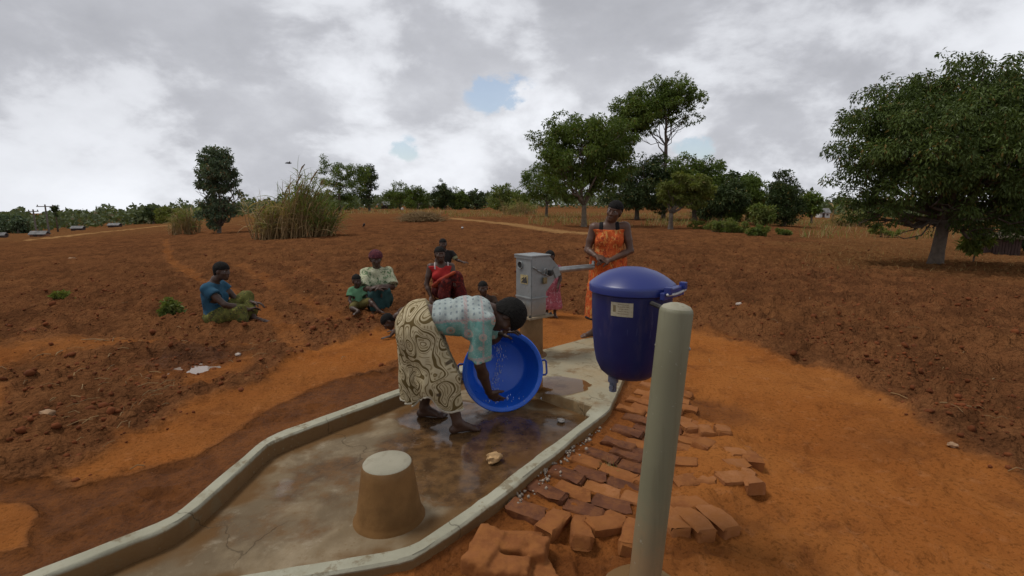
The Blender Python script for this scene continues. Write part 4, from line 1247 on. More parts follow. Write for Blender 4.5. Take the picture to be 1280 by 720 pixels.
def nets(d, lo, h):
    ins = d < 0
    nx_, ny_, nz_ = d.shape
    cnt = np.zeros((nx_ - 1, ny_ - 1, nz_ - 1), np.int8)
    for i in (0, 1):
        for j in (0, 1):
            for k in (0, 1):
                cnt += ins[i:nx_ - 1 + i, j:ny_ - 1 + j, k:nz_ - 1 + k]
    act = np.argwhere((cnt > 0) & (cnt < 8))
    acc = np.zeros((len(act), 3)); w = np.zeros(len(act))
    A = act.T
    corners = [(i, j, k) for i in (0, 1) for j in (0, 1) for k in (0, 1)]
    val = {c: d[A[0] + c[0], A[1] + c[1], A[2] + c[2]] for c in corners}
    for c in corners:
        for ax in range(3):
            if c[ax]: continue
            c2 = list(c); c2[ax] = 1; c2 = tuple(c2)
            a, b = val[c], val[c2]; m = (a < 0) != (b < 0)
            t = np.where(m, a / np.where(m, a - b, 1), 0)
            p = np.array(c, float)[None].repeat(len(act), 0); p[:, ax] += t
            acc[m] += p[m]; w[m] += 1
    V = (act + acc / w[:, None]) * h + np.array(lo)
    idx = np.full(cnt.shape, -1, np.int64); idx[A[0], A[1], A[2]] = np.arange(len(act))
    F = []
    for ax in range(3):
        s0 = [slice(None)] * 3; s1 = [slice(None)] * 3; s0[ax] = slice(0, -1); s1[ax] = slice(1, None)
        a = ins[tuple(s0)]; b = ins[tuple(s1)]
        E = np.argwhere(a != b)
        u, v = (ax + 1) % 3, (ax + 2) % 3
        ok = (E[:, u] > 0) & (E[:, v] > 0) & (E[:, u] < d.shape[u] - 1) & (E[:, v] < d.shape[v] - 1)
        E = E[ok]
        def at(du, dv):
            q = E.copy(); q[:, u] += du; q[:, v] += dv
            return idx[q[:, 0], q[:, 1], q[:, 2]]
        Q = np.stack([at(-1, -1), at(0, -1), at(0, 0), at(-1, 0)], 1)
        flip = ~a[E[:, 0], E[:, 1], E[:, 2]]
        Q[flip] = Q[flip][:, ::-1]
        F.append(Q)
    return V, np.concatenate(F)


V, F = worn_lump(LUMP)
o = put('broken_brickwork', V, F, lumpM, loc=(pL.x, pL.y, 0.02))
tag(o, *LUMP_TAG)


def nv(v):
    v = np.array(v, float); return v / (np.linalg.norm(v) + 1e-9)


def frame(fwd, up):
    f = nv(fwd); u = np.array(up, float); u = nv(u - f * (u @ f)); l = np.cross(u, f)   # l: the person's left when f is forward, u up
    return f, u, l


def head_sdf(s, C, fwd, up, k=1.0):
    """face with brow, sockets, nose, lips, ears"""
    f, u, l = frame(fwd, up); C = np.array(C, float)
    P_ = lambda F_, U_, L_=0.0: C + (f * F_ + u * U_ + l * L_) * k
    R = np.array([l, f, u])
    s.ell(P_(-0.012, 0.03), np.array((0.072, 0.093, 0.082)) * k, R, 0.01)
    s.ell(P_(0.022, -0.038), np.array((0.057, 0.066, 0.068)) * k, R, 0.03 * k)
    s.ell(P_(0.062, -0.088), np.array((0.024, 0.024, 0.02)) * k, R, 0.025 * k)
    for q in (-1, 1):
        s.ell(P_(0.058, -0.018, 0.036 * q), np.array((0.024, 0.022, 0.022)) * k, R, 0.02 * k)
        s.ell(P_(0.094, 0.014, 0.031 * q), np.array((0.019, 0.016, 0.013)) * k, R, 0.012 * k, True)
        s.ell(P_(-0.004, -0.005, 0.073 * q), np.array((0.009, 0.019, 0.031)) * k, R, 0.006 * k)
        s.ell(P_(0.088, -0.028, 0.011 * q), np.array((0.009, 0.011, 0.009)) * k, R, 0.006 * k)
    s.cap(P_(0.075, 0.034, -0.028), P_(0.075, 0.034, 0.028), 0.012 * k, 0.012 * k, 0.014 * k)
    s.cap(P_(0.084, 0.010), P_(0.100, -0.024), 0.0085 * k, 0.0125 * k, 0.009 * k)
    s.cap(P_(0.083, -0.054, -0.017), P_(0.083, -0.054, 0.017), 0.0085 * k, 0.0085 * k, 0.004 * k)
    s.cap(P_(0.080, -0.067, -0.015), P_(0.080, -0.067, 0.015), 0.0088 * k, 0.0088 * k, 0.004 * k)
    return f, u, l


def hand_sdf(s, wrist, fdir, palm, thumb, curl=0.5, k=1.0, spread=0.12):
    """palm, four unequal fingers in three joints, a thumb from the side of the palm. thumb: direction of the thumb side"""
    f = nv(fdir); p = np.array(palm, float); p = nv(p - f * (p @ f)); t = np.array(thumb, float); t = np.cross(p, f) if np.cross(p, f) @ t > 0 else np.cross(f, p)
    W_ = np.array(wrist, float)
    s.cap(W_ - f * 0.01 * k, W_ + f * 0.025 * k, 0.024 * k, 0.027 * k, 0.012 * k, flat=(p, 1.5))
    s.ell(W_ + f * 0.055 * k, np.array((0.041, 0.047, 0.0145)) * k, np.array([t, f, p]), 0.012 * k)
    Ls = (0.072, 0.080, 0.074, 0.058)
    for i in range(4):
        off = (1.5 - i)
        b = W_ + (f * (0.09 - 0.004 * abs(off - 0.5)) + t * 0.0195 * off) * k
        d = nv(f + t * spread * off * 0.5)
        ang = curl * (0.75 + 0.12 * i)
        r = (0.0092, 0.0094, 0.0090, 0.0080)[i] * k
        a = b - d * 0.012 * k
        for j, fr in enumerate((0.46, 0.31, 0.25)):
            th = ang * (0.6, 1.0, 0.7)[j]
            d = nv(d * math.cos(th) + p * math.sin(th))
            e = a + d * (Ls[i] * fr + (0.012 if j == 0 else 0)) * k
            s.cap(a, e, r * (1 - 0.08 * j), r * (1 - 0.08 * (j + 1)), 0.0035 * k)
            a = e
    a = W_ + (f * 0.028 + t * 0.026 + p * 0.004) * k
    d = nv(f * 0.75 + t * 0.75 + p * 0.25)
    s.cap(W_ + (f * 0.02 + t * 0.012) * k, a + d * 0.03 * k, 0.016 * k, 0.0135 * k, 0.012 * k)
    d2 = nv(f * 0.95 + t * 0.35 + p * (0.3 + 0.3 * curl)); e = a + d * 0.03 * k
    s.cap(e, e + d2 * 0.03 * k, 0.0118 * k, 0.0105 * k, 0.004 * k)
    s.cap(e + d2 * 0.03 * k, e + nv(d2 + p * 0.3 * curl) * 0.053 * k, 0.0105 * k, 0.0085 * k, 0.003 * k)


def foot_sdf(s, ankle, toe_dir, k=1.0, z0=0.0):
    a = np.array(ankle, float); d = np.array(toe_dir, float); d[2] = 0; d = nv(d)
    lat = np.array([-d[1], d[0], 0])
    g = np.array([a[0], a[1], z0])
    heel = g - d * 0.035 * k + np.array([0, 0, 0.028 * k])
    ball = g + d * 0.135 * k + np.array([0, 0, 0.022 * k])
    s.cap(heel, heel + d * 0.01, 0.028 * k, 0.028 * k, 0.02 * k)
    s.cap(a + np.array([0, 0, -0.02 * k]), g + d * 0.09 * k + np.array([0, 0, 0.04 * k]), 0.034 * k, 0.027 * k, 0.03 * k)
    s.cap(heel, ball, 0.026 * k, 0.021 * k, 0.02 * k)
    s.cap(ball - lat * 0.022 * k, ball + lat * 0.022 * k, 0.021 * k, 0.021 * k, 0.02 * k)
    for i in range(5):
        o = (2 - i) * 0.0165 * k
        L = (0.062, 0.06, 0.054, 0.046, 0.036)[i] * k
        r = (0.0125, 0.0098, 0.0095, 0.009, 0.0088)[i] * k
        b = g + d * 0.14 * k + lat * o + np.array([0, 0, 0.018 * k])
        s.cap(b, b + d * L * 0.8 - np.array([0, 0, 0.006 * k]), r, r * 0.92, 0.004 * k)


def body_sdf(J, k=1.0, fem=True, foot=True, hands=True):
    """J: joints in the person's own frame. Returns the whole naked form (head, hands and feet included)."""
    s = Sdf()
    g = lambda n: np.array(J[n], float)
    lat = nv(g('shl') - g('shr')); 
    up = nv(g('chest') - g('pelvis')); fw = np.cross(lat, up); fw = nv(fw)
    up2 = nv(np.cross(fw, lat))
    Rt = np.array([lat, fw, up2])
    w = 1.0 if fem else 0.95
    hipc = g('pelvis')
    s.ell(hipc, np.array((0.165 * w, 0.125, 0.125)) * k, np.array([nv(g('hipl') - g('hipr')), np.cross(nv(g('hipl') - g('hipr')), up) * 1.0, up]), 0.03 * k)
    belly = hipc * 0.52 + g('chest') * 0.48
    s.ell(belly, np.array((0.132, 0.105, 0.17)) * k, Rt, 0.05 * k)
    s.ell(g('chest') - up2 * 0.03 * k, np.array((0.15, 0.108, 0.16)) * k, Rt, 0.05 * k)
    s.cap(g('shl') - lat * 0.02 * k, g('shr') + lat * 0.02 * k, 0.055 * k, 0.055 * k, 0.05 * k)
    if fem and k > 0.8:
        for q in (-1, 1): s.ell(g('chest') + (lat * 0.075 * q + fw * 0.085 - up2 * 0.05) * k, np.array((0.062, 0.055, 0.062)) * k, Rt, 0.03 * k)
    neck = g('neck')
    s.cap(g('chest') + up2 * 0.10 * k, neck, 0.062 * k, 0.05 * k, 0.04 * k)
    s.cap(neck, g('head') - np.array(J['hup']) * 0.03 * k, 0.05 * k, 0.05 * k, 0.02 * k)
    hk = J.get('hk', k)
    head_sdf(s, g('head'), J['hfwd'], J['hup'], hk)
    for q in ('l', 'r'):
        sh, el_, wr = g('sh' + q), g('el' + q), g('wr' + q)
        s.cap(sh, sh * 0.45 + el_ * 0.55, 0.052 * k, 0.043 * k, 0.03 * k); s.cap(sh * 0.45 + el_ * 0.55, el_, 0.043 * k, 0.036 * k, 0.02 * k)
        s.cap(el_, el_ * 0.65 + wr * 0.35, 0.037 * k, 0.038 * k, 0.015 * k); s.cap(el_ * 0.65 + wr * 0.35, wr, 0.038 * k, 0.024 * k, 0.02 * k)
        if hands and ('h' + q) in J:
            fd, pl, th, cu = J['h' + q]; hand_sdf(s, wr, fd, pl, th, cu, J.get('handk', k))
        hp, kn, an = g('hip' + q), g('kn' + q), g('an' + q)
        s.cap(hp, kn, 0.092 * k, 0.058 * k, 0.04 * k)
        s.cap(kn, kn * 0.68 + an * 0.32, 0.056 * k, 0.057 * k, 0.02 * k); s.cap(kn * 0.68 + an * 0.32, an, 0.057 * k, 0.033 * k, 0.03 * k)
        if foot and ('t' + q) in J: foot_sdf(s, an, J['t' + q], J.get('footk', k), J.get('z0' + q, J.get('z0', 0.0)))
    return s


def hbox(c, r): c = np.array(c, float); return c - r, c + r


def folds(amp, sx, sy, sz, seed=0):
    def f(X, Y, Z, d):
        return d + amp * (np.sin(X * sx + 2.1 * np.sin(Z * 7 + Y * 5 + seed) + seed) * np.cos(Y * sy + Z * sz + seed * 2) + 0.6 * np.sin(X * sx * 1.7 - Y * sy * 1.3 + Z * sz * 0.7 + seed))
    return f


def skin_mat(name, c1, c2):
    m = bpy.data.materials.new(name); m.use_nodes = True
    N = NT(m.node_tree); b = N.n['Principled BSDF']; co = N.coord('Object')
    c = N.mix(N.step(N.noise(co, 7, 5, 0.6), 0.3, 0.7), c1, c2)
    N.put(b.inputs['Base Color'], c)
    N.put(b.inputs['Roughness'], N.math('MULTIPLY_ADD', N.noise(co, 40, 4, 0.6), 0.25, 0.36)); b.inputs['Specular IOR Level'].default_value = 0.4
    N.put(b.inputs['Normal'], N.bump(N.noise(co, 140, 3, 0.6), 0.12, 0.002))
    return m


skinM = [skin_mat('deep_brown_skin', (0.050, 0.025, 0.015), (0.076, 0.038, 0.023)), skin_mat('brown_skin', (0.075, 0.035, 0.020), (0.105, 0.050, 0.029)), skin_mat('dark_skin', (0.046, 0.024, 0.015), (0.068, 0.035, 0.022))]
hairM, N, b = pmat('black_hair', (0.010, 0.009, 0.008), 0.85, 0.4, 40, bump=1.0, bscale=150, bdist=0.008, spec=0.2)
eyeM = pmat('eye_white', (0.20, 0.165, 0.14), 0.25, 0.05, 5)[0]
pupM = pmat('eye_dark', (0.012, 0.008, 0.006), 0.15, 0.05, 5)[0]


def cloth(name, c1, c2=None, rough=0.88, scale=6, bump=0.25):
    return pmat(name, c1, rough, 0.3, scale, bump=bump, bscale=180, bdist=0.002, color2=c2, spec=0.2)[0]


def eyes(root, J, k):
    f, u, l = frame(J['hfwd'], J['hup']); C = np.array(J['head'], float)
    for q in (-1, 1):
        c = C + (f * 0.0725 + u * 0.0125 + l * 0.031 * q) * k
        bm = bmesh.new(); bmesh.ops.create_uvsphere(bm, u_segments=12, v_segments=8, radius=0.0115 * k); mb = MB(); mb.bm(bm, c)
        e_ = mb.build('eye', eyeM, root, smooth=True)
        bm = bmesh.new(); bmesh.ops.create_uvsphere(bm, u_segments=10, v_segments=6, radius=0.0078 * k); mb = MB(); mb.bm(bm, c + f * 0.0050 * k)
        mb.build('pupil', pupM, e_, smooth=True)


def hair(root, J, k, h, thick=0.014, line=0.05, name='hair', mat=None, lumps=0.004, vol=(1, 1, 1), back=0.0):
    f, u, l = frame(J['hfwd'], J['hup']); C = np.array(J['head'], float); s = Sdf(); R = np.array([l, f, u])
    s.ell(C + (f * (-0.012 - back) + u * 0.032) * k, (np.array((0.072, 0.093, 0.082)) * np.array(vol) + thick) * k, R, 0.01)
    s.ell(C + (f * -0.045 + u * -0.035) * k, (np.array((0.055, 0.05, 0.05)) + thick * 0.6) * k, R, 0.03 * k)
    def cutf(X, Y, Z, d):
        px, py, pz = X - C[0], Y - C[1], Z - C[2]
        F_ = (px * f[0] + py * f[1] + pz * f[2]) / k; U_ = (px * u[0] + py * u[1] + pz * u[2]) / k
        # hairline: above the brow in front, down the nape behind
        lim = np.where(F_ > 0.0, line + 0.1 * np.clip(F_ - 0.05, 0, 1), line - np.clip(-F_ + 0.0, 0, 0.08) * 1.75)
        cutv = (lim - U_) * k * 0.8
        return np.maximum(d + lumps * np.sin(X * 260) * np.sin(Y * 240 + 1) * np.sin(Z * 250 + 2), cutv)
    s.fn(cutf)
    V, F = s.mesh(h)
    return put(name, V, F, mat or hairM, root)


def person(px, py, label, J, k, skin, z=None, pos=None, h=0.010, hh=0.005, fem=True, rz=None, eyek=None, hairkw=None, foot=True, hands=True):
    if pos is None:
        if z is None: p, t = on_ground(px, py)
        else: p, t = G(px, py, z)
    else: p = pos
    if rz is None: rz = -math.atan2(p.x, p.y)
    root = empty('person', tuple(p), rz, label=label, cat='person')
    s = body_sdf(J, k, fem, foot, hands)
    hk = J.get('hk', k)
    fine = [(*hbox(J['head'], 0.135 * hk), hh)]
    for q in ('l', 'r'):
        if hands and ('h' + q) in J:
            c = np.array(J['wr' + q]) + nv(J['h' + q][0]) * 0.08 * J.get('handk', k)
            fine.append((*hbox(c, 0.115 * J.get('handk', k)), min(hh, 0.0042)))
    V, F = s.mesh(h, fine)
    put('body', V, F, skin, root)
    eyes(root, J, hk)
    if hairkw is not None: hair(root, J, hk, hh, **hairkw)
    return root, s


def garment(root, name, s, h, mat, grow=0.0, fns=()):
    o_ = s.grown(grow) if grow else s
    for f in fns: o_.fn(f)
    V, F = o_.mesh(h)
    return put(name, V, F, mat, root)


def torso_only(J, k, sleeves=0.6, fem=True, hips=False, slr=1.0):
    """the part of the body a top covers"""
    s = Sdf(); g = lambda n: np.array(J[n], float)
    lat = nv(g('shl') - g('shr')); up = nv(g('chest') - g('pelvis')); fw = nv(np.cross(lat, up)); up2 = nv(np.cross(fw, lat)); Rt = np.array([lat, fw, up2])
    belly = g('pelvis') * 0.52 + g('chest') * 0.48
    if hips: s.ell(g('pelvis'), np.array((0.165, 0.125, 0.125)) * k, np.array([nv(g('hipl') - g('hipr')), np.cross(nv(g('hipl') - g('hipr')), up), up]), 0.03 * k)
    s.ell(belly, np.array((0.135, 0.108, 0.17)) * k, Rt, 0.05 * k)
    s.ell(g('chest') - up2 * 0.03 * k, np.array((0.15, 0.108, 0.16)) * k, Rt, 0.05 * k)
    s.cap(g('shl') - lat * 0.02 * k, g('shr') + lat * 0.02 * k, 0.055 * k, 0.055 * k, 0.05 * k)
    if fem and k > 0.8:
        for q in (-1, 1): s.ell(g('chest') + (lat * 0.075 * q + fw * 0.085 - up2 * 0.05) * k, np.array((0.062, 0.055, 0.062)) * k, Rt, 0.03 * k)
    for q in ('l', 'r'):
        if sleeves > 0:
            e = g('sh' + q) * (1 - sleeves) + g('el' + q) * sleeves
            s.cap(g('sh' + q), e, 0.056 * k, 0.052 * k * slr, 0.03 * k)
            if sleeves > 0.2:       # a cut cuff: flatten the end
                ax = nv(e - g('sh' + q)); E = e.copy()
                def cuff(X, Y, Z, d, ax=ax, E=E, k=k):
                    pl = (X - E[0]) * ax[0] + (Y - E[1]) * ax[1] + (Z - E[2]) * ax[2]
                    r2 = (X - E[0]) ** 2 + (Y - E[1]) ** 2 + (Z - E[2]) ** 2
                    return np.where(r2 < (0.12 * k) ** 2, np.maximum(d, pl), d)
                s.fn(cuff)
    return s


def cut_above(p, n, k=0.0):
    p = np.array(p, float); n = nv(n)
    return lambda X, Y, Z, d: np.maximum(d, (X - p[0]) * n[0] + (Y - p[1]) * n[1] + (Z - p[2]) * n[2])


def scoop(c, r):
    """carves a neckline"""
    c = np.array(c, float)
    return lambda X, Y, Z, d: np.maximum(d, r - np.sqrt((X - c[0]) ** 2 + (Y - c[1]) ** 2 + (Z - c[2]) ** 2))


# ------------------------------------------------------------------ printed cloths
def wax_print():
    """cream cloth with brown scalloped ribbons"""
    m = bpy.data.materials.new('cream_brown_print'); m.use_nodes = True
    N = NT(m.node_tree); b = N.n['Principled BSDF']; co = N.coord('Object')
    x, y, z = N.sep(co)
    v = N.comb(N.math('SUBTRACT', x, N.math('MULTIPLY', y, 0.7)), z, N.math('MULTIPLY', y, 0.2))
    a = N.noise(v, 8.5, 0.0, 0.5, 0.0)
    fr = N.math('FRACT', N.math('MULTIPLY', a, 5.0))
    band = N.math('SUBTRACT', 1.0, N.step(fr, 0.20, 0.26))
    thin = N.math('MULTIPLY', N.step(fr, 0.36, 0.40), N.math('SUBTRACT', 1.0, N.step(fr, 0.44, 0.48)))
    b2 = N.noise(N.vmath('ADD', v, (4.1, 2.2, 7.7)), 7.5, 0.0, 0.5, 0.0)
    stripe = N.step(N.math('SINE', N.math('MULTIPLY_ADD', b2, 70.0, N.math('MULTIPLY', N.sep(v)[0], 130.0))), 0.15, 0.5)
    teeth = N.math('MULTIPLY', N.math('MULTIPLY', stripe, N.step(fr, 0.55, 0.60)), N.math('SUBTRACT', 1.0, N.step(fr, 0.84, 0.88)))
    heart = N.math('SUBTRACT', 1.0, N.step(N.voro(v, 8.0, 'F1'), 0.09, 0.13))
    base = N.mix(N.step(N.noise(co, 12, 4, 0.6), 0.35, 0.65), (0.46, 0.39, 0.25), (0.38, 0.315, 0.19))
    c = N.mix(N.math('MULTIPLY', teeth, 0.8), base, (0.20, 0.15, 0.07))
    c = N.mix(thin, c, (0.155, 0.11, 0.045)); c = N.mix(band, c, (0.115, 0.08, 0.03))
    c = N.mix(N.math('MULTIPLY', heart, 0.9), c, (0.07, 0.05, 0.03))
    N.put(b.inputs['Base Color'], c); b.inputs['Roughness'].default_value = 0.9; b.inputs['Specular IOR Level'].default_value = 0.15
    N.put(b.inputs['Normal'], N.bump(N.noise(co, 16, 3, 0.5), 0.25, 0.02))
    return m


def blouse_print():
    """teal and white blouse: pale dotted back and yoke, teal flowered sides, pinkish braid lines"""
    m = bpy.data.materials.new('teal_white_print'); m.use_nodes = True
    N = NT(m.node_tree); b = N.n['Principled BSDF']; co = N.coord('Object')
    x, y, z = N.sep(co)
    teal = N.mix(N.step(N.noise(co, 9, 4, 0.6), 0.35, 0.65), (0.12, 0.29, 0.26), (0.19, 0.36, 0.32))
    fl = N.voro(N.comb(N.math('MULTIPLY', x, 1.0), 0.0, N.math('MULTIPLY', z, 1.0)), 10.5, 'F1', 'Distance', 0.35)
    pet = N.math('MULTIPLY', N.step(fl, 0.16, 0.19), N.math('SUBTRACT', 1.0, N.step(fl, 0.30, 0.34)))
    teal = N.mix(N.math('MULTIPLY', pet, 0.75), teal, (0.46, 0.36, 0.30)); teal = N.mix(N.math('SUBTRACT', 1.0, N.step(fl, 0.1, 0.14)), teal, (0.38, 0.20, 0.14))
    dash = N.math('MULTIPLY', N.step(N.math('SINE', N.math('MULTIPLY', x, 170.0)), 0.3, 0.6), N.step(N.math('SINE', N.math('MULTIPLY_ADD', y, 110.0, N.math('MULTIPLY', z, 90.0))), 0.1, 0.5))
    white = N.mix(N.math('MULTIPLY', dash, 0.8), (0.33, 0.38, 0.36), (0.15, 0.18, 0.20))
    top = N.step(N.math('MULTIPLY_ADD', x, -0.10, z), 0.765, 0.772)
    c = N.mix(top, teal, white)
    def band(v, p, wd): return N.math('SUBTRACT', 1.0, N.step(N.math('ABSOLUTE', N.math('SUBTRACT', v, p)), wd, wd * 1.5))
    zz_ = N.math('MULTIPLY_ADD', x, -0.10, z)
    for v, p, wd in ((zz_, 0.768, 0.007), (zz_, 0.50, 0.008), (x, 0.105, 0.009), (zz_, 0.455, 0.012), (x, 0.215, 0.005)):
        bd = band(v, p, wd); beads = N.math('MULTIPLY_ADD', N.step(N.math('SINE', N.math('MULTIPLY', N.math('ADD', x, z), 260.0)), -0.2, 0.3), 0.45, 0.4)
        c = N.mix(N.math('MULTIPLY', bd, beads), c, (0.36, 0.26, 0.25))
    spec_ = N.step(N.voro(co, 70, 'F1'), 0.30, 0.36)
    c = N.mix(N.math('MULTIPLY', N.math('SUBTRACT', 1.0, spec_), 0.28), c, (0.48, 0.48, 0.44))
    N.put(b.inputs['Base Color'], c); b.inputs['Roughness'].default_value = 0.9; b.inputs['Specular IOR Level'].default_value = 0.15
    N.put(b.inputs['Normal'], N.bump(N.noise(co, 20, 3, 0.5), 0.3, 0.02))
    return m


def spot_print(name, base, cols, scale, stretch=(1, 1, 1), th=0.3):
    m = bpy.data.materials.new(name); m.use_nodes = True
    N = NT(m.node_tree); b = N.n['Principled BSDF']; co = N.vmath('MULTIPLY', N.coord('Object'), stretch)
    c = N.mix(N.step(N.noise(co, scale * 0.5, 4, 0.6), 0.35, 0.65), base, tuple(q * 0.75 for q in base))
    for i, cc in enumerate(cols):
        nz = N.noise(N.vmath('ADD', co, (i * 3.1, i * 1.7, i * 5.3)), scale * (1 + 0.35 * i), 2.0, 0.5, 1.2)
        c = N.mix(N.math('MULTIPLY', N.step(nz, 0.56 + 0.02 * i, 0.61 + 0.02 * i), 0.9), c, cc)
    N.put(b.inputs['Base Color'], c); b.inputs['Roughness'].default_value = 0.9; b.inputs['Specular IOR Level'].default_value = 0.15
    N.put(b.inputs['Normal'], N.bump(N.noise(co, 22, 3, 0.5), 0.25, 0.02))
    return m


# ------------------------------------------------------------------ the woman bending over the tub
JB = dict(footk=0.86, pelvis=(-0.205, -0.005, 0.735), chest=(0.165, -0.01, 0.785), neck=(0.29, 0.0, 0.795), head=(0.395, 0.0, 0.745),
          hfwd=(0.05, -0.22, -1.0), hup=(1.0, -0.05, 0.02), shl=(0.215, 0.165, 0.775), shr=(0.215, -0.175, 0.77),
          ell=(0.30, 0.20, 0.53), wrl=(0.375, 0.155, 0.585), elr=(0.195, -0.14, 0.455), wrr=(0.268, 0.015, 0.195),
          hipl=(-0.20, 0.10, 0.70), hipr=(-0.20, -0.105, 0.70), knl=(-0.13, 0.09, 0.40), knr=(-0.05, -0.15, 0.40), anl=(-0.20, 0.10, 0.085), anr=(0.035, -0.19, 0.085),
          tl=(1.0, -0.25, 0), tr=(1.0, 0.12, 0), hl=((0.35, -0.25, 0.25), (0.2, 0.2, -1.0), (0.5, -1, 0.0), 0.9), hr=((0.55, 0.35, -0.62), (0.25, 1.0, 0.2), (0.6, 0.3, 0.8), 0.25))
bp, bt = G(565, 526, FZ)
bend, sB = person(0, 0, 'woman bending over the blue tub in a cream print skirt and teal blouse', JB, 1.0, skinM[0], pos=bp, h=0.0085, hh=0.0045, hairkw=dict(thick=0.026, line=0.02, lumps=0.0035, vol=(1.04, 1.0, 1.08), back=0.012))
bl = torso_only(JB, 1.03, 0.86, slr=1.22)
garment(bend, 'blouse', bl, 0.0075, blouse_print(), 0.013, [folds(0.0055, 26, 18, 30, 1.3), folds(0.0045, 52, 22, 14, 4.0), cut_above((-0.13, 0, 0.7), (-1, 0, 0.12)), scoop((0.335, -0.0, 0.785), 0.075)])
def skirt_sdf(g=0.0):
    s = Sdf()
    s.ell((-0.195, -0.0, 0.70), np.array((0.175, 0.20, 0.165)) + g, None, 0.05)
    s.cap((-0.18, 0.02, 0.755), (-0.07, 0.0, 0.775), 0.135 + g, 0.125 + g, 0.05)
    s.cap((-0.205, 0.06, 0.68), (-0.225, 0.075, 0.10), 0.155 + g, 0.135 + g, 0.06)
    s.cap((-0.17, -0.08, 0.66), (-0.075, -0.15, 0.38), 0.155 + g, 0.135 + g, 0.06)
    s.cap((-0.075, -0.15, 0.38), (-0.02, -0.175, 0.10), 0.135 + g, 0.10 + g, 0.06)
    s.cap((-0.17, -0.03, 0.55), (-0.14, -0.05, 0.14), 0.14 + g, 0.12 + g, 0.06)
    def fold(X, Y, Z, d):
        a = np.arctan2(Y + 0.04, X + 0.15)
        low = np.clip((0.72 - Z) / 0.5, 0, 1)
        return d + 0.015 * low * np.sin(a * 9 + Z * 3 + np.sin(a * 2.0) * 2) + 0.006 * low * np.sin(a * 21 + Z * 5) + 0.007 * np.sin(Z * 17 + X * 21 + Y * 9) * np.sin(X * 10 - Z * 9 + 1)
    s.fn(fold)
    return s
def hemz(X, Y): return 0.16 + 0.04 * (X + 0.38) + 0.12 * np.exp(-((X + 0.155) / 0.065) ** 2) * (Y < 0.35)
sk = skirt_sdf(); sk.fn(lambda X, Y, Z, d: np.maximum(np.maximum(d, hemz(X, Y) - Z), (X + 0.085 + 0.45 * (Z - 0.72)) * 0.91))
V, F = sk.mesh(0.0085); put('skirt', V, F, wax_print(), bend)
sk = skirt_sdf(0.004); sk.fn(lambda X, Y, Z, d: np.maximum(np.maximum(d, hemz(X, Y) - 0.004 - Z), Z - hemz(X, Y) - 0.012))
V, F = sk.mesh(0.006); put('hem', V, F, cloth('pale_hem', (0.46, 0.42, 0.33)), bend)

# ------------------------------------------------------------------ the woman standing at the handle
sp, st_ = G(757, 421, KZ)
sp = Vector((sp.x, sp.y, KZ))
JS = dict(pelvis=(0.005, 0.01, 0.875), chest=(0.005, 0.02, 1.17), neck=(0.015, 0.0, 1.35), head=(0.05, -0.025, 1.445), hfwd=(-0.35, -1.0, -0.12), hup=(0.26, -0.06, 1.0),
          shl=(0.175, 0.01, 1.275), shr=(-0.165, 0.01, 1.26), ell=(0.235, -0.03, 1.01), wrl=(0.03, -0.19, 0.925), elr=(-0.225, -0.02, 1.01), wrr=(-0.13, -0.19, 0.965),
          hipl=(0.09, 0.0, 0.84), hipr=(-0.09, 0.0, 0.84), knl=(0.10, -0.02, 0.47), knr=(-0.11, -0.03, 0.47), anl=(0.10, 0.03, 0.085), anr=(-0.115, 0.0, 0.085), tl=(0.3, -1.0, 0), tr=(-0.95, -0.55, 0),
          hl=((-0.93, -0.20, -0.05), (0.1, 0.6, -0.8), (0, -0.9, 0.5), 0.7), hr=((0.75, -0.25, -0.22), (0.1, 0.5, -1.0), (0.3, -0.8, 0.4), 0.75))
stand_w, sS = person(0, 0, 'woman standing behind the pump in an orange print dress with black straps', JS, 1.0, skinM[1], pos=sp, h=0.010, hh=0.0055, hairkw=dict(thick=0.012, line=0.045, lumps=0.004))
stand_w.scale = (0.965, 0.965, 0.94)
orangeM = spot_print('orange_print', (0.50, 0.09, 0.022), [(0.50, 0.24, 0.07), (0.23, 0.035, 0.015), (0.55, 0.17, 0.04)], 24, (1, 1, 0.55))
ds = torso_only(JS, 1.02, 0.0, hips=True)
ds.cap((0.0, 0.01, 0.9), (-0.005, 0.0, 0.30), 0.185, 0.205, 0.06, flat=((0, 1, 0), 1.35))
ds.cap((-0.06, -0.01, 0.55), (-0.085, -0.02, 0.22), 0.125, 0.125, 0.06)
garment(stand_w, 'dress', ds, 0.009, orangeM, 0.012, [lambda X, Y, Z, d: d + 0.008 * np.clip((0.95 - Z) * 2, 0, 1) * np.sin(np.arctan2(Y, X) * 11 + Z * 3) + 0.003 * np.sin(Z * 40 + X * 30) * np.sin(X * 25 - Z * 10), cut_above((0, -0.09, 1.235), (0, -0.35, 1)), cut_above((0, 0, 0.235), (0.05, 0, -1))])
hm = Sdf(); hm.cap((-0.005, 0.0, 0.36), (-0.005, 0.0, 0.16), 0.216, 0.222, 0.06, flat=((0, 1, 0), 1.3)); hm.cap((-0.085, -0.02, 0.3), (-0.085, -0.02, 0.14), 0.14, 0.14, 0.06)
garment(stand_w, 'hem', hm, 0.009, cloth('black_hem', (0.02, 0.018, 0.018)), 0, [lambda X, Y, Z, d: np.maximum(np.maximum(d, 0.222 - Z), Z - 0.25)])
blackcl = cloth('black_strap', (0.012, 0.011, 0.012))


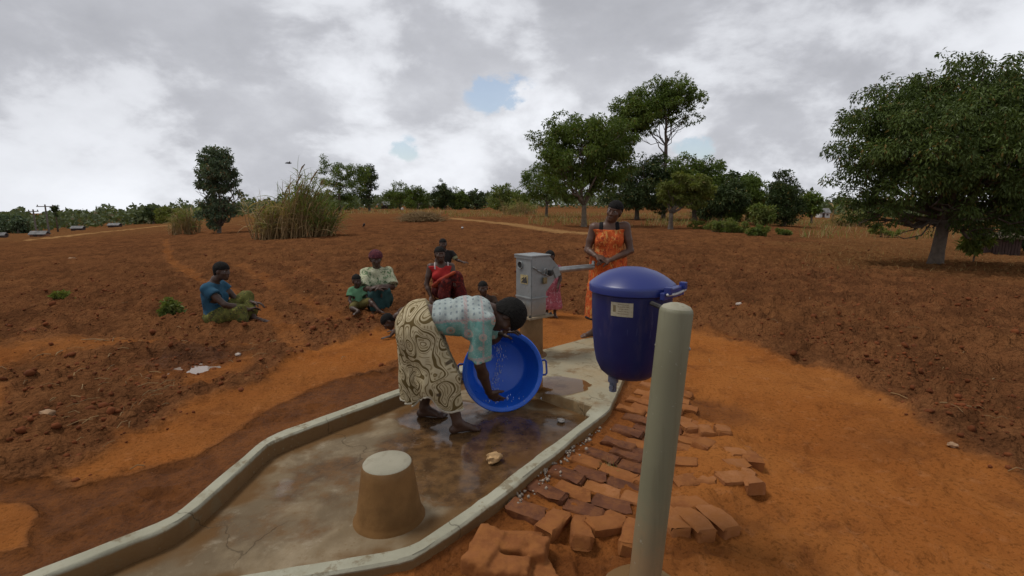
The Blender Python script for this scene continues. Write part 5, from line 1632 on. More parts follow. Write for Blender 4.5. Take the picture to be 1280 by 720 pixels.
def straps(root, J, k, mat, x0, w, z0, grow=0.008, slope=0.0, h=0.007):
    """two bands that follow the body over the shoulders"""
    for q in (-1, 1):
        s_ = torso_only(J, k, 0.0).grown(grow)
        lat = nv(np.array(J['shl']) - np.array(J['shr'])); c = np.array(J['chest'])
        s_.fn(lambda X, Y, Z, d, q=q: np.maximum(np.maximum(d, np.abs((X - c[0]) * lat[0] + (Y - c[1]) * lat[1] + (Z - c[2]) * lat[2] - q * (x0 + slope * (Z - z0))) - w), z0 - Z))
        V, F = s_.mesh(h); put('strap', V, F, mat, root)


straps(stand_w, JS, 1.0, blackcl, 0.096, 0.021, 1.19, slope=-0.10)


# ------------------------------------------------------------------ the people sitting on the field
# in blue, arms round the knees, looking to the pump
JU = dict(pelvis=(-0.17, 0.02, 0.115), chest=(-0.175, 0.0, 0.42), neck=(-0.13, -0.03, 0.60), head=(-0.055, -0.06, 0.70), hfwd=(0.75, -0.68, -0.08), hup=(0.10, -0.06, 1.0),
          shl=(-0.085, 0.12, 0.505), shr=(-0.24, -0.135, 0.50), ell=(0.07, 0.10, 0.31), wrl=(0.27, -0.02, 0.255), elr=(-0.06, -0.27, 0.305), wrr=(0.20, -0.22, 0.205),
          hipl=(-0.11, 0.09, 0.10), hipr=(-0.17, -0.08, 0.10), knl=(0.19, 0.11, 0.31), knr=(0.08, -0.235, 0.20), anl=(0.25, -0.10, 0.08), anr=(0.13, -0.29, 0.07), tl=(0.9, -0.4, 0), tr=(0.95, -0.2, 0),
          hl=((0.85, -0.4, -0.1), (0.1, -0.3, -1), (0.2, -1, 0), 0.7), hr=((0.8, 0.45, 0.12), (0.3, -0.2, -1), (-0.2, 0.8, 0.3), 0.7))
blu, sU = person(290, 405, 'woman sitting on the ground at left in a blue top and green skirt', JU, 1.0, skinM[2], h=0.012, hh=0.0068, hairkw=dict(thick=0.012, line=0.03))
garment(blu, 'top', torso_only(JU, 1.02, 0.42, hips=True, slr=1.25), 0.010, cloth('blue_jersey', (0.018, 0.062, 0.105), (0.030, 0.095, 0.15)), 0.012, [folds(0.005, 24, 20, 30, 0.7), cut_above((0, 0, 0.14), (0, 0, -1)), scoop((-0.10, -0.05, 0.625), 0.075)])
greenpr = spot_print('olive_print', (0.115, 0.115, 0.03), [(0.045, 0.05, 0.02), (0.20, 0.19, 0.045), (0.12, 0.06, 0.03)], 20)
s = Sdf(); s.ell((-0.15, 0.0, 0.115), (0.17, 0.17, 0.125), None, 0.05); s.cap((-0.15, -0.08, 0.12), (0.08, -0.235, 0.20), 0.115, 0.092, 0.06); s.cap((0.08, -0.235, 0.20), (0.115, -0.28, 0.11), 0.09, 0.075, 0.04)
s.cap((-0.1, 0.08, 0.13), (0.19, 0.11, 0.31), 0.115, 0.085, 0.06); s.cap((0.19, 0.11, 0.31), (0.235, -0.03, 0.14), 0.085, 0.08, 0.05); s.cap((0.0, 0.0, 0.13), (0.12, -0.08, 0.12), 0.11, 0.09, 0.08)
garment(blu, 'skirt', s, 0.010, greenpr, 0, [folds(0.006, 30, 28, 24, 2.0), cut_above((0, 0, 0.0), (0, 0, -1))])

# in a pale green blouse and headscarf
JH = dict(pelvis=(0.03, 0.10, 0.16), chest=(0.03, 0.06, 0.50), neck=(0.025, 0.02, 0.665), head=(0.02, -0.01, 0.775), hfwd=(0.12, -1.0, -0.22), hup=(0, -0.15, 1.0),
          shl=(0.19, 0.04, 0.575), shr=(-0.135, 0.04, 0.575), ell=(0.235, -0.13, 0.37), wrl=(0.065, -0.36, 0.43), elr=(-0.175, -0.15, 0.36), wrr=(0.0, -0.385, 0.405),
          hipl=(0.12, 0.05, 0.13), hipr=(-0.06, 0.05, 0.13), knl=(0.125, -0.27, 0.36), knr=(-0.03, -0.29, 0.33), anl=(0.08, -0.25, 0.08), anr=(-0.045, -0.29, 0.08), tl=(0.1, -1, 0), tr=(-0.15, -1, 0),
          hl=((-0.95, -0.2, -0.05), (0, 0.2, -1), (0, -1, 0), 0.5), hr=((0.9, 0.1, 0.15), (0, 0.2, -1), (0, -1, 0), 0.5))
hs, sH = person(471, 388, 'woman sitting in a pale green patterned blouse, dark red headscarf and teal skirt', JH, 1.0, skinM[2], h=0.012, hh=0.0068, hairkw=dict(thick=0.026, line=0.035, name='headscarf', mat=spot_print('headscarf', (0.10, 0.028, 0.035), [(0.05, 0.02, 0.03), (0.16, 0.06, 0.06)], 18), lumps=0.0025, vol=(1.05, 1.0, 1.0)))
palegr = spot_print('pale_green_print', (0.47, 0.47, 0.31), [(0.075, 0.13, 0.06), (0.13, 0.21, 0.10), (0.50, 0.49, 0.36)], 17)
garment(hs, 'blouse', torso_only(JH, 1.05, 0.86, hips=True, slr=1.5), 0.010, palegr, 0.014, [folds(0.006, 26, 20, 30, 2.7), cut_above((0, 0, 0.20), (0, 0, -1)), scoop((0.03, -0.13, 0.685), 0.105)])
tealM = cloth('teal_cloth', (0.016, 0.045, 0.045), (0.030, 0.075, 0.070))
s = Sdf(); s.ell((0.03, 0.08, 0.16), (0.185, 0.16, 0.15), None, 0.05); s.cap((0.115, 0.05, 0.15), (0.125, -0.26, 0.34), 0.12, 0.078, 0.04); s.cap((-0.05, 0.05, 0.15), (-0.035, -0.28, 0.31), 0.12, 0.078, 0.04)
s.cap((0.125, -0.26, 0.34), (0.095, -0.25, 0.12), 0.080, 0.080, 0.03); s.cap((-0.035, -0.28, 0.31), (-0.03, -0.28, 0.12), 0.080, 0.080, 0.03); s.cap((0.04, -0.05, 0.18), (0.04, -0.20, 0.12), 0.11, 0.09, 0.06)
garment(hs, 'skirt', s, 0.010, tealM, 0, [folds(0.012, 30, 26, 16, 3.0), cut_above((0, 0, 0.035), (0, 0, -1))])

# small child in green beside her
kc = 0.56
JG = dict(pelvis=(0.0, 0.02, 0.08), chest=(-0.02, 0.0, 0.245), neck=(-0.025, -0.02, 0.335), head=(-0.02, -0.035, 0.415), hfwd=(0.35, -1, -0.15), hup=(-0.03, -0.05, 1), hk=0.80, handk=0.58,
          shl=(0.075, 0.0, 0.285), shr=(-0.105, 0.0, 0.28), ell=(0.12, -0.07, 0.16), wrl=(0.13, -0.17, 0.115), elr=(-0.13, -0.06, 0.15), wrr=(-0.09, -0.16, 0.06), hipl=(0.05, 0.0, 0.07), hipr=(-0.05, 0.0, 0.07),
          knl=(0.145, -0.20, 0.145), knr=(-0.10, -0.21, 0.06), anl=(0.24, -0.33, 0.05), anr=(-0.02, -0.32, 0.045), tl=(0.8, -0.6, 0), tr=(-0.7, -0.7, 0),
          hl=((0.3, -0.9, -0.2), (0, 0.3, -1), (-1, 0, 0), 0.4), hr=((-0.2, -0.9, -0.3), (0, 0.3, -1), (1, 0, 0), 0.4))
gc, sG = person(450, 392, 'small child in a mint green shirt sitting beside the headscarf woman', JG, kc, skinM[2], h=0.010, hh=0.006, fem=False, hairkw=dict(thick=0.006, line=0.045))
garment(gc, 'shirt', torso_only(JG, kc * 1.05, 0.62, False, True, 1.4), 0.009, cloth('mint_cloth', (0.085, 0.20, 0.105), (0.12, 0.27, 0.15)), 0.012, [folds(0.004, 36, 30, 34, 1.0), cut_above((0, 0, 0.075), (0, 0, -1)), scoop((-0.025, -0.03, 0.345), 0.045)])
s = Sdf(); s.ell((0, 0.02, 0.07), (0.10, 0.10, 0.075), None, 0.03); s.cap((0.05, 0.0, 0.075), (0.125, -0.17, 0.135), 0.07, 0.055, 0.03); s.cap((-0.05, 0, 0.075), (-0.09, -0.18, 0.07), 0.07, 0.052, 0.03)
garment(gc, 'shorts', s, 0.009, cloth('olive_cloth', (0.12, 0.10, 0.03)), 0, [cut_above((0, 0, 0.0), (0, 0, -1))])

# in red, one knee up
JR = dict(pelvis=(0.03, 0.08, 0.12), chest=(0.0, 0.04, 0.43), neck=(-0.01, 0.0, 0.595), head=(-0.02, -0.025, 0.70), hfwd=(0.22, -1, -0.02), hup=(0.02, -0.05, 1),
          shl=(0.155, 0.03, 0.505), shr=(-0.17, 0.03, 0.505), ell=(0.19, -0.08, 0.28), wrl=(0.19, -0.22, 0.34), elr=(-0.235, -0.02, 0.24), wrr=(-0.165, -0.13, 0.06), hipl=(0.12, 0.03, 0.11), hipr=(-0.05, 0.03, 0.11),
          knl=(0.22, -0.24, 0.37), knr=(0.05, -0.32, 0.30), anl=(0.30, -0.30, 0.08), anr=(0.02, -0.36, 0.08), tl=(0.3, -1, 0), tr=(0, -1, 0),
          hl=((0.1, -0.8, -0.2), (0, -0.3, -1), (-1, 0, 0), 0.7), hr=((0.05, -0.6, -0.35), (-0.2, 0.3, -1), (1, 0, 0), 0.3))
rw, sR = person(553, 381, 'woman sitting in a red vest with white straps behind the bending woman', JR, 1.0, skinM[0], h=0.012, hh=0.0068, hairkw=dict(thick=0.013, line=0.048))
redM = cloth('red_cloth', (0.34, 0.022, 0.022), (0.42, 0.035, 0.03))
garment(rw, 'vest', torso_only(JR, 1.02, 0.0, hips=True), 0.010, redM, 0.012, [folds(0.004, 28, 24, 26, 1.7), cut_above((0, 0, 0.12), (0, 0, -1)), scoop((-0.01, -0.10, 0.60), 0.115), cut_above((0, 0, 0.525), (0, 0.1, 1))])
straps(rw, JR, 1.0, cloth('white_strap', (0.50, 0.42, 0.40)), 0.10, 0.012, 0.47, grow=0.015, h=0.008)
maroon = spot_print('dark_red_cloth', (0.10, 0.016, 0.014), [(0.03, 0.012, 0.012), (0.19, 0.03, 0.02)], 12)
s = Sdf(); s.ell((0.05, 0.06, 0.13), (0.19, 0.16, 0.13), None, 0.05); s.cap((0.12, 0.03, 0.13), (0.22, -0.24, 0.37), 0.12, 0.085, 0.06); s.cap((0.22, -0.24, 0.37), (0.29, -0.29, 0.10), 0.09, 0.09, 0.06); s.cap((-0.03, 0.03, 0.13), (0.05, -0.32, 0.30), 0.12, 0.09, 0.06); s.cap((0.05, -0.32, 0.30), (0.03, -0.35, 0.12), 0.09, 0.09, 0.05)
garment(rw, 'skirt', s, 0.010, maroon, 0, [folds(0.007, 26, 26, 20, 5.0), cut_above((0, 0, 0.03), (0, 0, -1))])
s = Sdf(); s.cap((-0.115, -0.20, 0.24), (0.0, -0.33, 0.34), 0.045, 0.055, 0.05, flat=((0.3, 0.2, 1), 1.7)); s.cap((0.0, -0.33, 0.36), (0.17, -0.32, 0.45), 0.055, 0.045, 0.05, flat=((-0.5, 0.2, 1), 1.7))
garment(rw, 'wrap', s, 0.009, cloth('orange_red_wrap', (0.33, 0.065, 0.025), (0.25, 0.03, 0.02)), 0, [folds(0.004, 40, 40, 40, 2)])

# boy standing behind her, arm held out
kb = 0.60
JY = dict(pelvis=(0.02, 0.0, 0.46), chest=(0.03, 0.0, 0.64), neck=(0.01, -0.01, 0.755), head=(-0.01, -0.02, 0.845), hfwd=(0.12, -1, -0.1), hup=(-0.03, 0, 1), hk=0.82, handk=0.62,
          shl=(0.135, 0.0, 0.69), shr=(-0.085, 0.0, 0.70), ell=(0.215, -0.05, 0.575), wrl=(0.32, -0.12, 0.545), elr=(-0.14, -0.02, 0.56), wrr=(-0.12, -0.1, 0.45), hipl=(0.07, 0, 0.44), hipr=(-0.04, 0, 0.44), knl=(0.08, -0.02, 0.24), knr=(-0.05, -0.02, 0.24), anl=(0.08, 0.02, 0.05), anr=(-0.05, 0.02, 0.05), tl=(0.2, -1, 0), tr=(-0.2, -1, 0),
          hl=((0.9, -0.3, -0.05), (0, 0.2, -1), (0, -1, 0), 0.3), hr=((0, -0.4, -1), (0.8, 0, 0), (0.2, -1, 0), 0.4))
by, sY = person(556, 368, 'boy in a dark shirt standing behind the woman in red', JY, kb, skinM[2], h=0.010, hh=0.0065, fem=False, hairkw=dict(thick=0.006, line=0.045))
garment(by, 'shirt', torso_only(JY, kb * 1.05, 0.55, False, True, 1.35), 0.009, cloth('dark_grey_cloth', (0.022, 0.019, 0.018)), 0.012, [folds(0.004, 36, 30, 34, 1.0), cut_above((0, 0, 0.43), (0, 0, -1)), scoop((0.01, -0.03, 0.765), 0.05)])
cf = Sdf(); ea = np.array(JY['shl']) * .55 + np.array(JY['ell']) * .45; eb = np.array(JY['shl']) * .12 + np.array(JY['ell']) * .88; cf.cap(ea, eb, 0.043, 0.045, 0.01)
garment(by, 'sleeve_band', cf, 0.008, cloth('khaki_band', (0.24, 0.235, 0.13)), 0, [cut_above(eb, np.array(JY['ell']) - np.array(JY['shl'])), cut_above(ea, np.array(JY['shl']) - np.array(JY['ell']))])
s = Sdf(); s.ell((0.015, 0, 0.45), (0.115, 0.085, 0.08), None, 0.03); s.cap((0.07, 0, 0.43), (0.08, -0.02, 0.26), 0.068, 0.062, 0.03); s.cap((-0.04, 0, 0.43), (-0.05, -0.02, 0.26), 0.068, 0.062, 0.03)
garment(by, 'shorts', s, 0.009, cloth('brown_cloth', (0.06, 0.04, 0.025)), 0, [cut_above((0, 0, 0.25), (0, 0, -1))])

# child on hands and knees behind the skirt
JC = dict(pelvis=(0.22, 0.05, 0.27), chest=(0.02, 0.0, 0.265), neck=(-0.09, -0.02, 0.24), head=(-0.185, -0.03, 0.175), hfwd=(-0.55, -0.25, -0.75), hup=(-0.75, 0.0, 0.6), hk=0.84, handk=0.62,
          shl=(-0.03, -0.105, 0.24), shr=(-0.03, 0.10, 0.25), ell=(-0.07, -0.14, 0.12), wrl=(-0.17, -0.17, 0.03), elr=(-0.06, 0.13, 0.13), wrr=(-0.11, 0.13, 0.03), hipl=(0.22, -0.02, 0.25), hipr=(0.22, 0.11, 0.25), knl=(0.19, -0.05, 0.05), knr=(0.19, 0.14, 0.05), anl=(0.40, -0.05, 0.04), anr=(0.40, 0.14, 0.04),
          hl=((-0.9, -0.15, -0.12), (0, 0, -1), (0.2, 1, 0), 0.15), hr=((-0.9, 0.1, -0.12), (0, 0, -1), (0.2, -1, 0), 0.15))
cc, sC = person(506, 418, 'child crawling on hands and knees behind the bending woman', JC, 0.60, skinM[2], h=0.010, hh=0.006, fem=False, foot=False, hairkw=dict(thick=0.006, line=0.03))
garment(cc, 'shirt', torso_only(JC, 0.63, 0.4, False, True, 1.2), 0.009, cloth('faded_brown_cloth', (0.07, 0.045, 0.032)), 0.011, [folds(0.004, 36, 30, 34, 1.0), scoop((-0.10, -0.02, 0.24), 0.05)])

# child sitting beyond her back
JK = dict(pelvis=(0.0, 0.03, 0.09), chest=(0.01, 0.01, 0.275), neck=(0.0, -0.01, 0.37), head=(-0.02, -0.02, 0.455), hfwd=(0.0, -1, -0.12), hup=(-0.04, 0, 1), hk=0.82, handk=0.6, shl=(0.115, 0.0, 0.305), shr=(-0.09, 0.0, 0.315), ell=(0.15, -0.1, 0.20), wrl=(0.08, -0.2, 0.17), elr=(-0.13, -0.09, 0.20), wrr=(-0.03, -0.2, 0.17),
          hipl=(0.05, 0, 0.08), hipr=(-0.05, 0, 0.08), knl=(0.09, -0.2, 0.2), knr=(-0.08, -0.2, 0.2), anl=(0.08, -0.3, 0.05), anr=(-0.07, -0.3, 0.05), tl=(0, -1, 0), tr=(0, -1, 0), hl=((-0.8, -0.5, -0.1), (0, 0.2, -1), (0, -1, 0), 0.4), hr=((0.8, -0.5, -0.1), (0, 0.2, -1), (0, -1, 0), 0.4))
kd, sK = person(606, 403, 'child in a dark brown shirt sitting beyond the bending woman\'s back', JK, 0.58, skinM[2], h=0.010, hh=0.006, fem=False, hairkw=dict(thick=0.006, line=0.05))
garment(kd, 'shirt', torso_only(JK, 0.61, 0.6, False, True, 1.3), 0.009, cloth('dark_brown_cloth', (0.05, 0.032, 0.022)), 0.012, [folds(0.004, 36, 30, 34, 1.0), cut_above((0, 0, 0.07), (0, 0, -1)), scoop((0.0, -0.02, 0.38), 0.045)])
s = Sdf(); s.ell((0, 0.02, 0.07), (0.10, 0.10, 0.07), None, 0.03); s.cap((0.05, 0.0, 0.08), (0.09, -0.19, 0.19), 0.068, 0.052, 0.03); s.cap((-0.05, 0, 0.08), (-0.08, -0.19, 0.19), 0.068, 0.052, 0.03)
garment(kd, 'shorts', s, 0.009, cloth('grey_brown_cloth', (0.07, 0.05, 0.035)), 0, [cut_above((0, 0, 0.0), (0, 0, -1))])

# child in pink behind the pump
JP = dict(pelvis=(0.01, 0.0, 0.45), chest=(0.0, 0.0, 0.63), neck=(-0.01, -0.01, 0.74), head=(-0.02, -0.02, 0.83), hfwd=(-0.35, -1, -0.12), hup=(-0.02, 0, 1), hk=0.82, handk=0.6, shl=(0.10, 0.0, 0.68), shr=(-0.11, 0.0, 0.68), ell=(0.13, -0.03, 0.55), wrl=(0.10, -0.1, 0.46), elr=(-0.14, -0.03, 0.55), wrr=(-0.10, -0.1, 0.47),
          hipl=(0.06, 0, 0.43), hipr=(-0.05, 0, 0.43), knl=(0.06, -0.02, 0.24), knr=(-0.05, -0.02, 0.24), anl=(0.06, 0.02, 0.05), anr=(-0.05, 0.02, 0.05), tl=(0.2, -1, 0), tr=(-0.2, -1, 0), hl=((0, -0.4, -1), (-0.8, 0, 0), (-0.2, -1, 0), 0.4), hr=((0, -0.4, -1), (0.8, 0, 0), (0.2, -1, 0), 0.4))
pk, sP = person(688, 396, 'small child in a pink dress half hidden behind the pump head', JP, 0.58, skinM[2], h=0.010, hh=0.006, fem=False, hairkw=dict(thick=0.008, line=0.045))
s = torso_only(JP, 0.61, 0.35, False, True, 1.2); s.cap((0.0, 0, 0.5), (0.005, 0.0, 0.17), 0.10, 0.145, 0.05, flat=((0, 1, 0), 1.25))
garment(pk, 'dress', s, 0.009, spot_print('pink_print', (0.36, 0.10, 0.12), [(0.42, 0.22, 0.24), (0.22, 0.05, 0.07)], 18), 0.012, [lambda X, Y, Z, d: d + 0.007 * np.clip((0.5 - Z) * 3, 0, 1) * np.sin(np.arctan2(Y, X) * 10 + Z * 4), cut_above((0, 0, 0.12), (0, 0, -1)), scoop((-0.01, -0.02, 0.75), 0.05)])

# ================================================================== TREES AND OTHER PLANTS
def leaf_quads(P_, D_, N_, L, Wd):
    """diamond leaves: base P, direction D, normal N"""
    S = np.cross(D_, N_); S /= np.linalg.norm(S, axis=1)[:, None] + 1e-9
    L = L[:, None]; Wd = Wd[:, None]
    a = P_; b = P_ + D_ * L * 0.45 + S * Wd + N_ * L * 0.06; c = P_ + D_ * L - N_ * L * 0.10; d = P_ + D_ * L * 0.45 - S * Wd + N_ * L * 0.06
    V = np.stack([a, b, c, d], 1).reshape(-1, 3)
    F = np.arange(len(V)).reshape(-1, 4)
    return V, F


def rdir(n):
    v = rng.normal(size=(n, 3)); return v / np.linalg.norm(v, axis=1)[:, None]


def crown_leaves(lobes, n, leaf, wid=0.22, droop=0.5, sub=26, subr=0.30, shell=0.75, dryf=0.0):
    """lobes: (x,y,z,rx,ry,rz). Leaves sit in small tufts spread through the outer part of each lobe"""
    lob = np.array(lobes, float)
    wt = lob[:, 3] * lob[:, 5]; wt /= wt.sum()
    cl = []
    for L_, w in zip(lob, wt):
        m = max(5, int(sub * len(lob) * w))
        d = rdir(m); r = (shell + (1.02 - shell) * rng.random(m)) * np.where(rng.random(m) < 0.22, 0.55, 1.0)
        c = L_[:3] + d * r[:, None] * L_[3:]
        rad = subr * L_[3:].min() * rng.uniform(0.6, 1.35, m)
        cl.append(np.concatenate([c, rad[:, None], rng.random((m, 1))], 1))
    cl = np.concatenate(cl)
    w = cl[:, 3] ** 2; w /= w.sum()
    k = rng.choice(len(cl), n, p=w)
    d = rdir(n); r = cl[k, 3] * rng.random(n) ** 0.45
    P_ = cl[k, :3] + d * r[:, None] * np.array([1.15, 1.15, 0.8])
    D_ = d * 0.8 + rdir(n) * 0.8 + np.array([0, 0, -droop]); D_ /= np.linalg.norm(D_, axis=1)[:, None]
    N_ = rdir(n) * 0.9 + np.array([0, 0, 0.9]); N_ -= D_ * (N_ * D_).sum(1)[:, None]; N_ /= np.linalg.norm(N_, axis=1)[:, None] + 1e-9
    L = leaf * rng.uniform(0.65, 1.3, n)
    V, F = leaf_quads(P_, D_, N_, L, L * wid)
    tint = np.clip(0.45 * cl[k, 4] + 0.4 * rng.random(n) + 0.1, 0, 1)
    dry = np.where(rng.random(n) < dryf * (0.3 + 1.4 * cl[k, 4]), 1.0, 0.0)
    return V, F, np.repeat(tint, 4), np.repeat(dry, 4), cl


barkM, N, b = pmat('grey_brown_bark', (0.13, 0.098, 0.07), 0.9, 0.4, 6, bump=0.8, bscale=22, bdist=0.03, color2=(0.075, 0.055, 0.04))
palebark = pmat('pale_bark', (0.15, 0.115, 0.078), 0.9, 0.35, 6, bump=0.6, bscale=22, bdist=0.03)[0]
GREEN = dict(
    mango=leaf_mat('mango_leaves', (0.030, 0.051, 0.012), (0.112, 0.154, 0.036), 0.18, 0.45, (0.193, 0.129, 0.037)),
    mid=leaf_mat('green_leaves', (0.041, 0.069, 0.015), (0.159, 0.216, 0.041), 0.25, 0.5, (0.181, 0.148, 0.037)),
    light=leaf_mat('light_leaves', (0.075, 0.120, 0.022), (0.200, 0.220, 0.064), 0.28, 0.5, (0.200, 0.168, 0.049)),
    dark=leaf_mat('dark_leaves', (0.022, 0.039, 0.012), (0.078, 0.108, 0.036), 0.15, 0.5, (0.186, 0.154, 0.048)),
    blue=leaf_mat('grey_green_leaves', (0.052, 0.081, 0.045), (0.144, 0.190, 0.106), 0.2, 0.5, (0.200, 0.144, 0.072)),
    olive=leaf_mat('olive_leaves', (0.093, 0.112, 0.022), (0.200, 0.220, 0.054), 0.28, 0.55, (0.200, 0.168, 0.062)),
    far=leaf_mat('distant_leaves', (0.066, 0.087, 0.041), (0.159, 0.193, 0.093), 0.2, 0.6, (0.181, 0.154, 0.086)))


def limb(mb, a, b, ra, rb, bend=0.12, n=6, seg=6):
    a = np.array(a, float); b = np.array(b, float); L = np.linalg.norm(b - a)
    pts = [a + (b - a) * t + rng.normal(size=3) * L * bend * 0.35 * math.sin(math.pi * t) for t in np.linspace(0, 1, n)]
    mb.tube(pts, np.linspace(ra, rb, n), seg)
    return pts


def tree(px, py, lobes, label, mat='mid', n=6000, leaf=0.22, trunk=0.12, fork=0.3, name='tree', bark=None, droop=0.5, sub=26, subr=0.3, dryf=0.03, lk=1.0, base=None, group=None, shell=0.75, wid=0.22, extra=None, stems=1):
    """lobes in photograph pixels (cx, cy, rx, ry): set out in metres on the upright plane where the trunk stands"""
    p, t = G(px, py) if base is None else base
    m = t / F_PX
    root = empty(name, (p.x, p.y, p.z - 0.02), 0, label=label, cat='tree', group=group)
    Ls = []
    for q in lobes:
        cx, cy, rx, ry = q[:4]
        dy = q[4] if len(q) > 4 else rng.uniform(-0.45, 0.45) * rx
        Ls.append(((cx - px) * m, dy * m, (py - cy) * m, rx * m, 0.5 * (rx + ry) * m, ry * m))
    V, F, ti, dr, cl = crown_leaves(Ls, n, leaf, wid, droop, sub, subr, shell, dryf)
    put('crown', V, F, GREEN[mat], root, smooth=False, attrs=dict(tint=ti, dry=dr))
    top = min(q[1] + q[3] for q in lobes); 
    mb = MB()
    H = max(c[2] for c in Ls)
    for s_ in range(stems):
        off = np.array([0, 0, 0]) if stems == 1 else np.array([rng.normal() * trunk, rng.normal() * trunk, 0])
        fk = np.array([rng.normal() * 0.004 * H, rng.normal() * 0.02 * H, H * fork]) + off * 2.5
        mb.tube([off + np.array([0, 0, -0.15]), off + np.array([0, 0, 0.06]), off * 1.2 + fk * 0.35, fk * 0.7 + off * .5, fk], np.array([1.75, 1.3, 1.02, 0.95, 0.9]) * trunk / math.sqrt(stems), 12)
        for c in (Ls if stems == 1 else Ls[s_::stems] or Ls):
            c = np.array(c); tgt = c[:3] + rng.normal(size=3) * c[3] * 0.15
            mid = limb(mb, fk - np.array([0, 0, 0.02]), tgt, trunk * 0.55 * lk, trunk * 0.16 * lk, 0.2)
            for _ in range(4):
                e = c[:3] + rdir(1)[0] * c[3:] * 0.85
                limb(mb, mid[rng.integers(2, 5)], e, trunk * 0.2 * lk, trunk * 0.05 * lk, 0.2, 5, 5)
    if extra: extra(mb, m, p)
    mb.build('trunk', bark or barkM, root, smooth=True)
    return root


# the great mango at the right
tree(1168, 334, [(1165, 172, 80, 62, 0), (1090, 200, 55, 62, -20), (1235, 190, 72, 78, 10), (1115, 150, 58, 42, 30), (1200, 140, 72, 40, -10), (1075, 245, 32, 32, 10), (1150, 235, 58, 36, -40), (1225, 255, 62, 38, -25), (1290, 175, 52, 85, 0),
     (1056, 205, 32, 40, 0), (1062, 175, 30, 30, 10), (1080, 152, 36, 30, 0), (1108, 122, 42, 26, 0), (1150, 104, 46, 24, 0), (1215, 108, 44, 24, 0), (1075, 270, 30, 16, -10), (1120, 285, 34, 12, -10), (1180, 112, 55, 28, 10), (1255, 130, 55, 34, 20), (1095, 262, 42, 20, 0), (1205, 278, 58, 20, 10), (1058, 238, 26, 26, 0), (1250, 285, 40, 22, 20), (1140, 272, 30, 14, 30), (1185, 200, 60, 50, -60), (1110, 185, 50, 50, -60), (1130, 258, 30, 18, -30), (1290, 255, 40, 40, 0)],
     'great round dark mango tree standing alone at the right of the field', 'mango', 122000, 0.105, 0.155, 0.26, sub=34, subr=0.25, shell=0.82, dryf=0.035, droop=0.85, wid=0.18, name='mango_tree')
tree(1262, 318, [(1268, 262, 20, 30), (1290, 270, 24, 36), (1275, 235, 20, 25)], 'dark dense tree at the right edge behind the mango', 'dark', 7000, 0.30, 0.14, 0.3, droop=0.8)
tree(1216, 330, [(1214, 302, 13, 10), (1226, 296, 11, 9), (1205, 296, 8, 7)], 'small thin sapling in the shade right of the mango trunk', 'olive', 900, 0.20, 0.022, 0.35, sub=10)
# middle group, from left to right
tree(683, 271, [(680, 228, 30, 22), (662, 240, 18, 14), (705, 235, 20, 18), (685, 215, 20, 14)], 'small round tree with thin straight trunk left of the forked tree', 'mid', 11000, 0.26, 0.17, 0.28)
tree(730, 284, [(722, 188, 42, 34, 0), (688, 178, 24, 22), (745, 165, 34, 22), (705, 160, 26, 16), (712, 225, 38, 22), (755, 200, 32, 32), (748, 232, 24, 16), (772, 175, 24, 24), (695, 205, 24, 18)],
     'broad tree with a pale forked trunk behind the standing woman', 'mid', 34000, 0.20, 0.17, 0.22, bark=palebark, dryf=0.03, sub=28, subr=0.28, wid=0.2)
def tallx(mb, m, p):
    P = lambda x, y, d=0: np.array([(x - 829) * m, d * m, (274 - y) * m])
    limb(mb, P(829, 200), P(826, 150), 0.16, 0.1, 0.05); limb(mb, P(829, 200), P(818, 182), 0.08, 0.05, 0.1); limb(mb, P(818, 182), P(808, 170), 0.05, 0.03, 0.1); limb(mb, P(826, 165), P(858, 148), 0.07, 0.03, 0.1); limb(mb, P(826, 170), P(845, 160), 0.06, 0.03, 0.1)
tree(829, 274, [(815, 122, 28, 17), (845, 126, 22, 16), (785, 140, 26, 17), (860, 152, 14, 9), (838, 112, 18, 11), (800, 160, 22, 14), (845, 160, 11, 6), (866, 135, 9, 8), (775, 168, 20, 20), (822, 142, 22, 14), (792, 152, 30, 24), (805, 132, 26, 18), (836, 148, 24, 14), (812, 150, 24, 16), (770, 150, 16, 14), (838, 128, 30, 18)],
     'tallest tree of the middle group with open flat crown and bare upper stem', 'mid', 28000, 0.25, 0.19, 0.55, extra=tallx, lk=0.42, sub=22, subr=0.26, shell=0.6)
tree(796, 275, [(800, 232, 34, 30), (775, 240, 24, 22), (820, 222, 26, 24), (795, 208, 26, 16), (830, 245, 18, 18)], 'dark bushy tree below the tall flat-crowned tree', 'dark', 18000, 0.26, 0.22, 0.22, dryf=0.05)
tree(838, 287, [(842, 243, 20, 13), (858, 230, 24, 14), (830, 238, 14, 10), (876, 240, 20, 14), (866, 250, 18, 10)], 'yellow-green open tree with a thick leaning trunk before the dark crowns', 'olive', 9500, 0.19, 0.14, 0.36, sub=20, subr=0.25, shell=0.6)
tree(868, 276, [(868, 214, 32, 18), (848, 210, 22, 16), (885, 228, 18, 22), (862, 238, 34, 24)], 'round dark crown just right of the tall tree', 'mid', 16000, 0.26, 0.22, 0.2, dryf=0.02)
tree(922, 277, [(922, 240, 28, 22), (902, 235, 18, 18), (940, 246, 20, 24), (925, 260, 32, 16)], 'dense green tree left of the dark conical tree', 'mid', 15000, 0.25, 0.2, 0.15, dryf=0.02)
tree(979, 283, [(979, 262, 22, 18, 0), (976, 245, 18, 18, 0), (974, 230, 12, 14, 0), (990, 250, 12, 16, 0), (970, 218, 6, 8, 0), (992, 236, 8, 10, 0)], 'dark conical tree standing out against the sky', 'dark', 12000, 0.2, 0.16, 0.12, droop=-0.1)
tree(1014, 280, [(1013, 258, 11, 11), (1015, 248, 9, 8)], 'small round tree between the conical tree and the mango', 'mid', 2600, 0.30, 0.1, 0.35)
